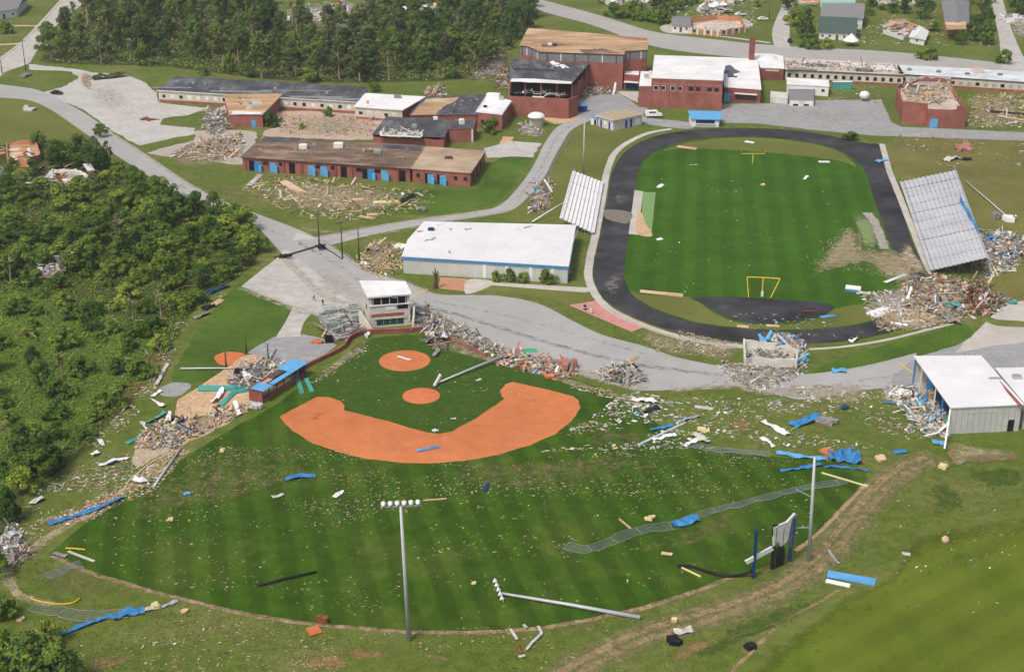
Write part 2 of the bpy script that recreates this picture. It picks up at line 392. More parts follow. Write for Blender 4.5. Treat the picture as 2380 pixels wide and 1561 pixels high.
sheet('sand_apron', Z('gy', (890, 1230), (1180, 1245), (1290, 1215), (1330, 1240), (1080, 1310), (960, 1290)), .054, m_sand, jag=.3)
sheet('school_parking', Z('tr', (300, 715), (640, 712), (960, 690), (1400, 685), (1470, 840), (1540, 872), (2500, 915), (2500, 972), (1440, 935), (1330, 932), (900, 890), (560, 850), (300, 845)), .050, m_asph3, smooth=False, jag=.25)
sheet('entrance_pad', V((1360, 250), (1480, 250), (1500, 272), (1600, 285), (1600, 300), (1500, 288), (1420, 262)), .044, m_asph3, jag=.2)
ribbon('highway', V((1230, -6), (1290, 8), (1400, 38), (1520, 74), (1660, 92), (1800, 106), (2100, 123), (2420, 158)), V((1235, 14), (1270, 30), (1380, 60), (1490, 100), (1600, 122), (1820, 142), (2100, 158), (2420, 190)), .040, m_asph)
path('highway_line', V((1262, 12), (1390, 48), (1505, 84), (1640, 108), (1800, 123), (2100, 138), (2420, 172)), .35, .060, m_yelp)
path('highway_sidewalk', V((1560, 66), (1640, 80), (1790, 100)), 2.2, .062, m_conc)
ribbon('side_street', V((1800, 110), (1795, 70), (1815, 20), (1830, -20)), V((1835, 112), (1836, 60), (1845, 20), (1856, -20)), .043, m_asph2)
ribbon('side_street', V((2330, 160), (2322, 90), (2312, 40), (2300, -20)), V((2400, 170), (2368, 110), (2345, 50), (2325, -20)), .043, m_asph2)
sheet('front_lawn_path', V((1640, 40), (1730, 45), (1745, 62), (1690, 75), (1560, 78), (1540, 60)), .035, m_conc, jag=.4)
sheet('gravel_pad', Z('tm', (1000, 1020), (1190, 970), (1390, 985), (1330, 1080), (1190, 1075), (1020, 1085)), .038, m_gravel, smooth=False, jag=.5)
path('gravel_path', Z('tm', (1130, 1000), (1170, 940)), 3.5, .035, m_sand, .4)
sheet('courtyard_sand', V((640, 262), (720, 258), (880, 262), (900, 300), (870, 325), (640, 318), (610, 310), (640, 290)), .034, M('pinkish_rubble_sand', (.38, .28, .21), (.52, .41, .31), s=.5, det=9, fine=.3), jag=.8)
sheet('dumping_ground', Z('tl', (1340, 900), (1720, 900), (1760, 960), (1700, 1080), (1640, 1130), (1300, 1090), (1030, 1060), (1100, 1020), (1330, 960)), .034, M('rubble_dust', (.34, .30, .25), (.46, .42, .36), s=.7, det=9, fine=.3), jag=1.0)
# baseball approach, pads, bare patches
ribbon('concrete_path', Z('ml', (2010, 590), (1960, 690), (1890, 800)), Z('ml', (2170, 605), (2090, 690), (2060, 790)), .058, m_asph2)
sheet('asphalt_pad', Z('ml', (1690, 905), (1870, 795), (2090, 775), (2200, 800), (2310, 850), (2180, 955), (1960, 985), (1850, 940)), .039, m_asph3, smooth=False, jag=.2)
sheet('sand_bed', Z('ml', (1210, 1260), (1260, 1200), (1480, 1060), (1680, 920), (1850, 925), (1990, 960), (1900, 1080), (1720, 1250), (1600, 1330), (1400, 1400), (1250, 1400), (1205, 1330)), .036, m_sand, jag=.5)
sheet('rubble_bed', Z('ml', (960, 1500), (1200, 1330), (1500, 1240), (1780, 1220), (1700, 1290), (1500, 1420), (1330, 1500), (1120, 1600), (930, 1680)), .032, M('rubble_soil', (.36, .29, .20), (.50, .42, .31), s=.7, det=9, fine=.35), jag=.8)
sheet('clay_heap_floor', Z('ml', (1480, 930), (1560, 895), (1680, 915), (1600, 990), (1510, 980)), .033, m_mound, jag=.3)
sheet('gravel_pad', Z('ml', (1080, 1160), (1180, 1110), (1310, 1120), (1240, 1190), (1130, 1200)), .033, m_asph3, jag=.4)
# baseball field
BALL = V((870, 790), (830, 800), (782, 850), (720, 880), (640, 940), (560, 985), (440, 1055), (330, 1130), (200, 1215), (130, 1275), (125, 1295), (210, 1330), (400, 1388), (600, 1432), (740, 1450), (960, 1468), (1120, 1468), (1260, 1457), (1400, 1432), (1500, 1410), (1620, 1372), (1710, 1338), (1790, 1310), (1860, 1275), (1945, 1195), (2015, 1122), (1990, 1085), (1900, 1070), (1780, 1058), (1650, 1035), (1560, 1005), (1490, 955), (1400, 905), (1300, 868), (1160, 832), (1050, 797), (985, 780), (920, 780))
sheet('baseball_outfield', BALL, .020, m_ball, jag=.35)
sheet('baseball_infield', V((870, 785), (830, 800), (782, 850), (722, 880), (740, 915), (800, 945), (1004, 1010), (1060, 1006), (1175, 930), (1190, 885), (1330, 920), (1400, 930), (1300, 868), (1160, 832), (1050, 797), (985, 780), (920, 780)), .024, m_infgrass, smooth=False, jag=.2)
sheet('infield_dirt', V((650, 968), (680, 1001), (722, 1027), (780, 1049), (850, 1066), (930, 1075), (1000, 1077), (1080, 1071), (1160, 1056), (1230, 1035), (1290, 1009), (1330, 978), (1347, 948), (1345, 932), (1334, 921), (1262, 903), (1192, 887), (1174, 892), (1163, 906), (1166, 920), (1173, 927), (1112, 968), (1051, 1003), (1020, 1008), (990, 1004), (900, 978), (801, 953), (800, 942), (790, 931), (765, 923), (738, 922), (690, 947)), .028, m_clay, smooth=False, jag=.22, step=.5)
def disc(name, c, r, z, mat, dome=0):
    mb = MB(); n = 48; rings = 4 if dome else 1
    mb.v = [(c.x, c.y, z + dome)]
    for k in range(1, rings + 1):
        f = k / rings
        for j in range(n):
            a = 2 * math.pi * j / n; rr = r * f * (1 + .012 * noise.noise(Vector((j * .7, k, 1))))
            mb.v.append((c.x + rr * math.cos(a), c.y + rr * math.sin(a), z + dome * (1 - f * f)))
    for j in range(n): mb.f.append([0, 1 + j, 1 + (j + 1) % n]); mb.m.append(0)
    for k in range(rings - 1):
        for j in range(n):
            a, b = 1 + k * n + j, 1 + k * n + (j + 1) % n
            mb.f.append([a, a + n, b + n, b]); mb.m.append(0)
    return tag(mb.build(name, mat, smooth=True), kind='structure')
disc('home_plate_circle', G(940.5, 838), (G(1000, 838) - G(881, 838)).length / 2, .028, m_clay)
disc('pitchers_mound', G(979, 919.5), (G(1022, 919) - G(935, 919)).length / 2, .028, m_mound, .25)
# brown strip along the outfield edge
EDGE = V((120, 1290), (200, 1327), (300, 1358), (400, 1386), (500, 1410), (600, 1432), (740, 1451), (860, 1461), (960, 1468), (1120, 1469), (1260, 1458), (1400, 1433), (1500, 1410), (1620, 1372), (1710, 1338))
path('outfield_edge_strip', EDGE, .9, .031, M('edge_soil', (.30, .19, .11), (.42, .30, .20), s=.7, det=8, fine=.3, patch=True), .3, soft=.5)
path('outfield_edge_strip', V((1850, 1280), (1900, 1240), (1945, 1196), (2014, 1123)), .7, .031, MATS['edge_soil'], .2, soft=.6)
path('fence_line_strip', V((420, 1035), (360, 1080), (300, 1130), (230, 1180), (150, 1225), (80, 1270), (25, 1310), (20, 1345), (50, 1385), (120, 1405)), 1.7, .032, M('pale_fence_soil', (.34, .28, .16), (.46, .39, .25), s=.7, det=9, fine=.3, patch=True), .6, soft=.5)
# two-track dirt trail
TRAIL = V((1290, 1585), (1400, 1520), (1500, 1475), (1600, 1445), (1700, 1412), (1800, 1375), (1880, 1325), (1940, 1262), (1990, 1200), (2050, 1130), (2110, 1085), (2180, 1060))
m_trailg = M('worn_trail_grass', (.18, .18, .07), (.25, .23, .11), s=.6, det=9, fine=.3, patch=True)
tl_, tr_ = track_of(TRAIL, 1.9)
m_rut = M('rut_soil', (.27, .195, .095), (.37, .275, .15), s=.5, det=8, fine=.25, patch=True)
path('dirt_trail', tl_[::4], 1.3, .026, m_rut, .4, soft=.54); path('dirt_trail', tr_[::4], 1.3, .0265, m_rut, .4, soft=.49); path('dirt_trail', TRAIL, 6.0, .0245, m_trailg, .8, soft=.5)
path('dirt_trail', V((1700, 1480), (1800, 1448), (1900, 1400), (1950, 1370)), .6, .026, m_rut, .3, soft=.55)
path('dirt_trail', V((1800, 1460), (1760, 1500), (1700, 1560)), .6, .026, m_rut, .3, soft=.55)
# football ground
IN_ = V((1483, 400), (1475, 455), (1464, 530), (1452, 610), (1452, 650), (1475, 690), (1530, 722), (1620, 750), (1720, 763), (1820, 768), (1900, 766), (1990, 755), (2070, 730), (2110, 690), (2105, 640), (2080, 590), (2055, 530), (2030, 460), (2008, 395), (1965, 357), (1900, 335), (1800, 321), (1700, 318), (1610, 325), (1540, 345), (1500, 370))
OUT_ = V((1425, 395), (1410, 470), (1396, 540), (1379, 620), (1382, 655), (1405, 695), (1465, 733), (1560, 768), (1650, 786), (1740, 797), (1850, 800), (1960, 793), (2060, 775), (2150, 745), (2190, 705), (2180, 660), (2130, 585), (2100, 500), (2072, 410), (2045, 345), (1985, 328), (1880, 307), (1780, 299), (1680, 299), (1600, 303), (1520, 318), (1460, 347))
sheet('football_field', IN_, .022, m_field)
sheet('track_start_area', V((2000, 343), (2050, 338), (2072, 400), (2060, 420), (2010, 385)), .0375, m_track, jag=.3)
mb = MB(); a_, b_ = spline(OUT_, 6), spline(IN_, 6)
if area2(a_) < 0: a_.reverse()
if area2(b_) < 0: b_.reverse()
pts = [Vector((p.x, p.y, .038)) for p in a_]; hole = [Vector((p.x, p.y, .038)) for p in b_[::-1]]
allp = pts + hole
mb.v = [tuple(p) for p in allp]
for t in tessellate_polygon([pts, hole]):
    A, B, C = [allp[i] for i in t]
    mb.f.append(list(t) if (B - A).cross(C - A).z > 0 else list(t)[::-1]); mb.m.append(0)
tag(mb.build('running_track', m_track), kind='structure')
sheet('track_d_zone', V((1612, 692), (1700, 690), (1800, 695), (1905, 703), (1938, 712), (1925, 728), (1880, 742), (1800, 752), (1720, 747), (1665, 726), (1630, 705)), .036, m_track, jag=.3)
sheet('football_verge', V((1455, 670), (1490, 684), (1600, 690), (1660, 728), (1720, 750), (1800, 755), (1890, 744), (1945, 716), (2080, 700), (2080, 725), (1990, 753), (1900, 764), (1820, 766), (1720, 761), (1620, 748), (1530, 720), (1478, 692)), .030, m_yellow, jag=.5)
path('kerb_walk', V((1560, 300), (1500, 312), (1440, 345), (1415, 385), (1400, 460), (1385, 540), (1368, 620), (1372, 660), (1400, 705), (1460, 742), (1560, 778), (1650, 796), (1730, 806)), 2.0, .060, m_conc, .15)
path('kerb_walk', V((1880, 812), (1960, 806), (2060, 790), (2150, 768), (2215, 752)), 1.0, .060, m_conc, .1)
path('stand_walk', V((2050, 335), (2068, 400), (2092, 460), (2120, 530), (2150, 605), (2168, 640)), 1.8, .061, m_conc, .12)
sheet('track_dust_bar', Z('lb', (830, 600), (1110, 625), (1090, 740), (980, 735), (840, 690)), .0415, M('dusty_asphalt', (.16, .145, .12), (.22, .20, .16), s=.8, det=8, fine=.2), jag=.3)
sheet('jump_runway', Z('lb', (1155, 385), (1250, 400), (1190, 870), (1090, 860)), .040, m_conc, smooth=False)
sheet('turf_strip', Z('lb', (1250, 405), (1385, 410), (1340, 840), (1220, 830)), .039, M('pale_turf', (.16, .27, .09), (.21, .33, .13), s=.8, fine=.15), smooth=False)
sheet('jump_sand', Z('lb', (1190, 640), (1240, 640), (1280, 760), (1340, 830), (1330, 890), (1190, 860), (1170, 760)), .0435, m_sand, jag=.2)
m_scour = M('tan_scour', (.36, .29, .17), (.46, .39, .26), s=.8, det=9, fine=.3, patch=True)
m_palegr = M('pale_grass_patch', (.16, .22, .08), (.22, .28, .12), s=.8, det=9, fine=.25, patch=True)
m_pgrey = M('grey_dust_patch', (.30, .28, .24), (.40, .37, .32), s=.8, det=9, fine=.25, patch=True)
patch('pale_grass', Z('mr', (1190, -60), (1330, -60), (1390, 60), (1390, 200), (1290, 220), (1230, 80)), m_palegr, .5, .0345, True, .62)
path('inner_kerb', Z('mr', (1300, -60), (1350, 0), (1390, 90), (1425, 190)), 2.4, .0355, m_pgrey, .5, soft=.62)
patch('tan_scour', Z('mr', (1060, 100), (1200, -40), (1260, 60), (1290, 200), (1400, 260), (1300, 330), (1080, 340), (880, 410), (900, 310)), m_scour, .6, .0365, True, .52)
patch('tan_scour', Z('mr', (1250, 180), (1480, 150), (1640, 260), (1740, 400), (1640, 480), (1400, 420), (1300, 300)), m_scour, .6, .0435, True, .52)
patch('tan_scour', Z('mr', (1400, 420), (1700, 360), (2150, 400), (2180, 620), (1950, 720), (1600, 690), (1350, 620)), m_scour, .55, .0452, True, .6)
patch('track_dust', Z('mr', (500, 760), (700, 740), (900, 770), (920, 840), (700, 850), (520, 820)), m_pgrey, .6, .0456, True, .45)
patch('track_dust', Z('mm', (1760, 400), (1960, 300), (1960, 480), (1850, 560)), m_pgrey, .6, .0458, True, .34)
patch('track_dust', Z('lb', (860, 380), (1150, 380), (1120, 560), (850, 560)), m_pgrey, .6, .0460, True, .3)
sheet('pink_pad', Z('mm', (1580, 575), (1760, 545), (2130, 715), (2010, 760)), .042, m_pink, smooth=False, jag=.15)
sheet('sidewalk', Z('mm', (1060, 420), (1700, 455), (1740, 480), (1690, 490), (1050, 440)), .058, m_conc, smooth=False)
sheet('entrance_pad', Z('mm', (880, 405), (1000, 400), (1070, 425), (960, 480), (870, 495)), .0585, m_conc, jag=.1)
sheet('clay_forecourt', Z('mm', (700, 385), (880, 395), (860, 480), (680, 462)), .0565, M('clay_paving', (.42, .21, .12), (.50, .27, .16), s=.6, fine=.15), smooth=False)
sheet('verge_strip', Z('mm', (960, 480), (1060, 448), (1690, 495), (1740, 540), (1580, 570), (1450, 540), (1200, 500)), .0555, m_yellow, jag=.3)
mb = MB(); mb.bar(P('mm', 480, 530, .062), P('mm', 610, 462, .062), .35, .01); tag(mb.build('yellow_road_line', m_yelp), kind='structure')
mb = MB(); mb.bar(P('mr', 1520, 965, .062), P('mr', 1640, 1055, .062), .35, .01); tag(mb.build('yellow_road_line', m_yelp), kind='structure')
# frayed bare and littered patches
for m_, pts in [
    (m_soil, Z('bm', (0, 1400), (150, 1375), (330, 1400), (420, 1440), (200, 1480), (20, 1470))), (m_soil, Z('bm', (530, 1430), (680, 1435), (800, 1470), (640, 1490))),
    (m_soil, Z('br', (-30, 1400), (200, 1310), (300, 1350), (150, 1430), (-80, 1520))), (m_soilg, Z('bl', (560, 1480), (800, 1410), (1000, 1430), (850, 1520), (600, 1590))),
    (m_soil, Z('bl', (2000, 1490), (2200, 1420), (2420, 1440), (2400, 1560), (2100, 1540))), (m_soil, Z('br', (1850, 0), (1930, 0), (1920, 130), (1850, 110))),
    (m_deadg, Z('bl', (130, 750), (400, 760), (700, 870), (1200, 1010), (1100, 1110), (600, 1090), (240, 1080), (100, 950))),
    (m_soilg, Z('br', (780, 720), (870, 700), (880, 770), (700, 850), (500, 930), (520, 870))), (m_soil, Z('mr', (310, 1390), (420, 1340), (550, 1400), (460, 1470))),
    (m_straw, Z('mr', (1080, 100), (1250, -20), (1260, 160), (1500, 200), (1700, 330), (1600, 420), (1300, 300), (900, 390), (920, 300))),
    (m_straw, Z('mr', (1250, 600), (1560, 480), (1760, 380), (2150, 400), (2160, 620), (1900, 700), (1500, 640))),
    (m_straw, Z('mr', (0, 740), (430, 830), (450, 960), (300, 980), (60, 920), (0, 860))), (m_straw, Z('mm', (1980, 760), (2160, 730), (2420, 850), (2420, 960), (2150, 890))),
    (m_straw, Z('mr', (600, 1110), (1350, 1100), (1450, 1250), (1250, 1290), (900, 1220), (600, 1200))), (m_deadg, Z('mr', (1300, 1200), (1600, 1400), (1800, 1560), (1500, 1500), (1200, 1360))),
    (m_deadg, Z('mm', (1500, 1420), (1800, 1380), (2100, 1420), (2380, 1520), (2100, 1600), (1600, 1560))), (m_deadg, Z('bm', (1400, 1250), (1830, 1190), (1900, 1230), (1500, 1330))),
    (m_straw, V((370, 350), (450, 330), (560, 340), (560, 380), (450, 400), (380, 385))), (m_straw, V((580, 425), (700, 420), (860, 440), (960, 450), (940, 490), (800, 505), (680, 500), (560, 450))),
    (m_deadg, V((400, 400), (560, 430), (680, 510), (600, 490), (440, 430))), (m_soil, Z('mm', (100, 250), (250, 130), (420, 150), (430, 320), (350, 400), (150, 330))),
    (m_soilg, Z('ml', (1000, 850), (1180, 740), (1230, 880), (1190, 980), (1000, 1180), (850, 1350), (700, 1450), (780, 1250), (900, 1000))),
    (m_straw, V((900, 770), (1000, 775), (1160, 830), (1330, 880), (1500, 930), (1480, 945), (1300, 890), (1130, 840), (960, 795))),
    (m_straw, V((720, 880), (800, 820), (860, 780), (870, 800), (800, 850), (730, 900))),
    (m_deadg, V((150, 1220), (330, 1100), (520, 1000), (720, 1000), (860, 1080), (700, 1160), (420, 1200), (230, 1270))),
    (m_deadg, V((900, 1090), (1300, 1060), (1560, 1030), (1700, 1060), (1500, 1120), (1200, 1160), (950, 1150))), (m_deadg, V((1700, 1180), (1850, 1130), (1700, 1230), (1550, 1300), (1400, 1300))),
    (m_greenp, Z('br', (1700, 260), (1850, 230), (2000, 380), (1950, 480), (1780, 470))), (m_greenp, Z('br', (1950, 170), (2400, 130), (2400, 290), (2100, 310))), (m_soilg, Z('br', (1900, 60), (2400, 60), (2400, 110), (1950, 130))),
    (m_greenp, Z('br', (300, 1250), (700, 1100), (1000, 1000), (1080, 1030), (800, 1220), (500, 1330), (200, 1480), (-50, 1560), (-60, 1500), (150, 1400))),
    (m_soil, Z('tl', (540, 500), (630, 490), (640, 640), (560, 600))), (m_deadg, Z('tr', (2000, 760), (2380, 700), (2400, 900), (2050, 870)))]:
    patch('ground_patch', pts, m_, fac=.34 if m_ is m_deadg else .44)

m_stain = M('dark_asphalt_stain', (.20, .195, .185), (.26, .25, .24), s=.6, det=8, fine=.15, patch=True)
m_dust = M('pale_dust', (.42, .37, .29), (.52, .46, .37), s=.6, det=8, fine=.2, patch=True)
for w_, f_, pts in [(1.6, .42, V((960, 712), (1050, 728), (1180, 768), (1330, 812), (1500, 850), (1680, 872))), (1.0, .36, V((1010, 700), (1180, 735), (1330, 775), (1500, 822))), (1.4, .36, V((690, 560), (760, 600), (860, 665), (950, 702))), (1.2, .34, V((600, 520), (680, 560), (740, 590))), (1.0, .34, V((330, 375), (430, 437), (560, 490))), (1.2, .36, V((1880, 905), (2000, 885), (2150, 860))), (1.0, .36, V((1200, 465), (1255, 395), (1290, 325), (1330, 290)))]:
    path('tyre_marks', pts, w_, .066, m_stain, .3, soft=f_ - .04)
for w_, f_, pts in [(2.2, .44, V((655, 592), (700, 640), (760, 690), (860, 720))), (2.5, .42, V((560, 668), (640, 700), (700, 722), (780, 742))), (2.5, .46, V((1040, 762), (1180, 815), (1300, 850), (1400, 882), (1500, 905))), (2.2, .44, V((1560, 905), (1700, 898), (1800, 915), (2000, 905))), (1.8, .4, V((740, 556), (800, 592), (850, 628), (925, 650), (1000, 680))), (1.5, .42, V((740, 552), (860, 528), (1000, 508), (1110, 492))), (1.5, .4, V((230, 290), (330, 355), (440, 428), (520, 468))), (1.5, .4, V((700, 532), (860, 545), (1000, 520), (1120, 503), (1190, 488)))]:
    path('roadside_dust', pts, w_, .069, m_dust, .4, soft=f_ - .02)
patch('road_dust', V((700, 610), (780, 625), (880, 680), (900, 710), (800, 715), (720, 680)), m_dust, .6, .0715, True, .36)
patch('lot_dust', Z('tl', (560, 560), (800, 560), (950, 650), (900, 800), (700, 780), (560, 680)), m_dust, .6, .0725, True, .38)
patch('lot_dust', Z('tr', (500, 740), (1200, 720), (1400, 800), (1300, 880), (800, 850)), m_dust, .6, .0735, True, .34)

m_clayd = M('damp_clay', (.36, .11, .04), (.44, .15, .055), s=.5, det=9, fine=.2, patch=True); m_clayp = M('dusty_clay', (.60, .27, .13), (.68, .34, .19), s=.5, det=9, fine=.15, patch=True)
for m_, f_, pts in [(m_clayd, .24, V((670, 960), (760, 935), (795, 950), (760, 990), (700, 1000))), (m_clayp, .34, V((1100, 1030), (1240, 985), (1320, 985), (1260, 1020), (1120, 1055))), (m_clayd, .24, V((1190, 910), (1290, 925), (1300, 950), (1200, 950))), (m_clayp, .32, V((800, 1000), (950, 1030), (1050, 1040), (980, 1065), (840, 1050))), (m_clayd, .24, V((900, 1000), (1040, 1015), (1100, 1000), (1010, 1030))), (m_clayp, .3, V((900, 830), (960, 825), (985, 842), (940, 852)))]:
    patch('clay_wear', pts, m_, .6, PZ[0] + .002, True, f_)


patch('bend_scour', Z('mr', (1330, 600), (1560, 560), (1850, 600), (1920, 700), (1700, 760), (1400, 720)), m_scour, .5, .0785, True, .56)
patch('bend_scour', Z('mr', (1560, 120), (1640, 200), (1760, 400), (1600, 360), (1480, 240)), m_scour, .5, .0788, True, .5)
patch('bare_corner', Z('br', (1800, -20), (1930, -40), (2380, 40), (2380, 120), (1960, 130), (1900, 190), (1840, 120)), m_scour, .5, .079, True, .46)
# ------------------------------------------------------------------ building materials
m_brick = M('red_brick', (.265, .095, .075), (.335, .135, .11), s=1.2, det=8, stretch=(1, 1, .3), s2=.25, v2=.18, fine=.12)
m_brickd = M('dark_brick', (.20, .07, .058), (.27, .10, .082), s=1.6, det=8, s2=.3, v2=.2, fine=.12)
m_cream = M('cream_panel', (.52, .48, .40), (.62, .58, .50), s=.8, det=6, s2=.2, v2=.1)
m_white = M('white_roof', (.64, .63, .60), (.85, .85, .84), (.87, .87, .86), s=.12, det=10, s2=.5, v2=.05, rough=.6)
m_metal = M('white_metal_roof', (.68, .68, .675), (.74, .74, .735), s=.3, det=6, s2=.12, v2=.05, rough=.45)
m_wallgrey = M('grey_metal_wall', (.46, .47, .45), (.55, .56, .53), s=.5, det=6, s2=.1, v2=.08, rough=.6)
m_block = M('concrete_block', (.52, .51, .46), (.62, .60, .55), s=.8, det=7, s2=.2, v2=.12)
m_dark = M('dark_membrane_roof', (.05, .053, .06), (.12, .125, .135), (.2, .2, .205), s=.2, det=10, s2=.8, v2=.25, stretch=(1, .35, 1), fine=.2)
m_tanroof = M('bare_plywood_deck', (.30, .19, .11), (.56, .37, .21), (.68, .50, .32), s=.16, det=10, s2=.07, v2=.15, stretch=(.35, 1.4, 1), fine=.15)
m_brnroof = M('stripped_brown_deck', (.11, .08, .06), (.25, .17, .12), (.38, .27, .18), s=.22, det=10, s2=.09, v2=.3, stretch=(.5, 1.2, 1), fine=.25)
m_pinkroof = M('beige_rubble_roof', (.46, .37, .31), (.62, .53, .46), s=.5, det=10, s2=.15, v2=.25, fine=.25)
m_greyroof = M('grey_shingle', (.17, .17, .175), (.25, .25, .255), s=1.2, det=7, fine=.2)
m_greenroof = M('green_metal_roof', (.22, .42, .33), (.30, .50, .40), s=.5, rough=.5)
m_dgreen = M('dark_green_shingle', (.05, .085, .075), (.09, .13, .115), s=.9, det=8, fine=.25)
m_blue = M('blue_painted_metal', (.03, .20, .50), (.05, .28, .60), s=.6, rough=.45)
m_lblue = M('light_blue_metal', (.09, .32, .58), (.15, .40, .66), s=.6, rough=.4)
m_teal = M('teal_metal', (.05, .30, .26), (.10, .38, .33), s=.8, rough=.5)
m_glass = M('dark_glass', (.012, .015, .018), (.03, .035, .04), s=.8, rough=.12, spec=.5)
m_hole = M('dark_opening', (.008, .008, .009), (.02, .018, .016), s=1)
m_trim = M('white_trim', (.70, .70, .68), (.78, .78, .76), s=1)
m_wood = M('split_timber', (.42, .29, .16), (.58, .43, .27), s=1.2, det=6)
m_steel = M('galvanised_steel', (.42, .44, .45), (.55, .57, .58), s=1.5, rough=.4, metal=.5)
m_alum = M('aluminium_plank', (.55, .56, .57), (.66, .67, .68), s=.5, det=7, rough=.42, metal=.25, s2=.1, v2=.1)
m_whalum = M('white_plank', (.72, .72, .71), (.80, .80, .79), s=.6, rough=.5)
m_rust = M('rusty_steel', (.15, .055, .025), (.28, .11, .05), s=1.5, det=8)
m_brown = M('weathered_wood', (.07, .05, .04), (.13, .10, .08), s=1.4, det=6)
m_black = M('black_steel', (.012, .012, .014), (.03, .03, .033), s=1, rough=.6)
m_navy = M('navy_steel', (.012, .035, .10), (.02, .06, .16), s=1, rough=.5)

class Bld:
    """footprint F (counter-clockwise), height h; parts are added as children of the Empty at its base"""
    def __init__(s, name, label, cat, F, h):
        s.F = [Vector((p.x, p.y, 0)) for p in F]
        if area2(s.F) < 0: s.F.reverse()
        s.h = h; c = sum(s.F, Vector()) / len(s.F); s.c = c
        s.root = thing(name, label, cat, (c.x, c.y, 0))
    def ed(s, i): return s.F[i % len(s.F)], s.F[(i + 1) % len(s.F)]
    def edge_near(s, p):   # the edge whose middle is nearest to p
        return min(range(len(s.F)), key=lambda i: ((s.ed(i)[0] + s.ed(i)[1]) / 2 - Vector((p.x, p.y, 0))).length)
    def front(s):  # the longest edge that faces the viewer
        best = None
        for i in range(len(s.F)):
            a, b = s.ed(i); d = b - a; n = Vector((d.y, -d.x, 0)).normalized()
            sc = -n.y * d.length
            if best is None or sc > best[0]: best = (sc, i)
        return best[1]
    def inset(s, d):
        out = []
        for i, p in enumerate(s.F):
            a, b = s.F[i - 1], s.F[(i + 1) % len(s.F)]
            e1, e2 = (p - a).normalized(), (b - p).normalized()
            n1, n2 = Vector((-e1.y, e1.x, 0)), Vector((-e2.y, e2.x, 0))
            k = (n1 + n2); k = k / max(.35, k.dot(n1)) if k.length > 1e-3 else n1
            out.append(p + k * d)
        return out
    def walls(s, mat, skip=(), tops=None, th=.3, mats=None, z0=0, z1=None):
        inn = s.inset(th)
        for i in range(len(s.F)):
            if i in skip: continue
            a, b = s.ed(i); c, d = inn[(i + 1) % len(s.F)], inn[i]
            mb = MB(); n = max(1, int((b - a).length / 1.6)); top = z1 or s.h
            T = []
            for k in range(n + 1):
                t = top
                if tops and i in tops:
                    lo, hi = tops[i]; t = lo + (hi - lo) * (.5 + .5 * noise.noise(Vector((a.x + k * .9, i * 3.3, 2.2))) * 1.6)
                    t = max(min(lo, hi), min(max(lo, hi), t))
                T.append(t)
            for k in range(n):
                f, g = k / n, (k + 1) / n
                o1, o2, i1, i2 = a.lerp(b, f), a.lerp(b, g), d.lerp(c, f), d.lerp(c, g)
                vs = [(o1.x, o1.y, z0), (o2.x, o2.y, z0), (i2.x, i2.y, z0), (i1.x, i1.y, z0), (o1.x, o1.y, T[k]), (o2.x, o2.y, T[k + 1]), (i2.x, i2.y, T[k + 1]), (i1.x, i1.y, T[k])]
                mb.add(vs, [(0, 1, 5, 4), (2, 3, 7, 6), (4, 5, 6, 7)] + ([(3, 0, 4, 7)] if k == 0 else []) + ([(1, 2, 6, 5)] if k == n - 1 else []))
            mb.build('wall', (mats or {}).get(i, mat), s.root)
        return s
    def floor(s, mat, z=.12):
        mb = MB(); mb.prism(s.inset(.32), .005, z); mb.build('floor', mat, s.root); return s
    def roof(s, mat, over=.35, th=.28, z=None, edge=None, name='roof'):
        z = s.h if z is None else z
        mb = MB(); mb.prism(s.inset(-over), z + .004, z + th, 1 if edge else 0, 0)
        s.rf = mb.build(name, [mat, edge] if edge else mat, s.root); s.rz = z + th
        return s
    def parapet(s, mat, hh=.45, th=.35, skip=()):
        O, I = s.inset(-.04), s.inset(th)
        for i in range(len(O)):
            if i in skip: continue
            mb = MB(); j = (i + 1) % len(O)
            mb.prism([O[i], O[j], I[j], I[i]], s.h + .002, s.h + hh); mb.build('parapet', mat, s.root)
        return s
    def item(s, e, t, w, z0, z1, mat, name, proud=.06, parent=None, back=.05, tilt=0):
        """a slab of width w on wall e, centred at t (0..1 along the wall, left to right as seen from outside)"""
        a, b = s.ed(e); d = (b - a).normalized(); n = Vector((d.y, -d.x, 0))
        c = a.lerp(b, t); mb = MB()
        q = [c - d * w / 2 - n * back, c + d * w / 2 - n * back, c + d * w / 2 + n * (proud + tilt), c - d * w / 2 + n * proud]
        mb.prism(q, z0, z1)
        return mb.build(name, mat, parent or s.root)
    def win(s, e, t, w, z0, z1, fmat=None, gmat=None):
        f = s.item(e, t, w, z0, z1, fmat or m_trim, 'window', .05)
        s.item(e, t, w - .24, z0 + .12, z1 - .12, gmat or m_glass, 'pane', .075, f)
        return f
    def door(s, e, t, w, h, mat, proud=.07, frame=True):
        d = s.item(e, t, w, .02, h, mat, 'door', proud)
        a, b = s.ed(e); k = (b - a).normalized(); n = Vector((k.y, -k.x, 0)); c = a.lerp(b, t) + k * (w * .36) + n * (proud + .04)
        MB().box((c.x, c.y, 1.05), (.1, .1, .14)).build('handle', m_steel, d)
        return d
    def onroof(s, k, x, y, d, mat, name='roof_vent', rz=0, z=None):
        z = s.rz if z is None else z
        p = P(k, x, y, z); mb = MB(); mb.box((p.x, p.y, z + d[2] / 2 - .01), d, rz)
        mb.box((p.x, p.y, z + d[2] + .06), (d[0] * .7, d[1] * .7, .16), rz)
        return mb.build(name, mat, s.rf)
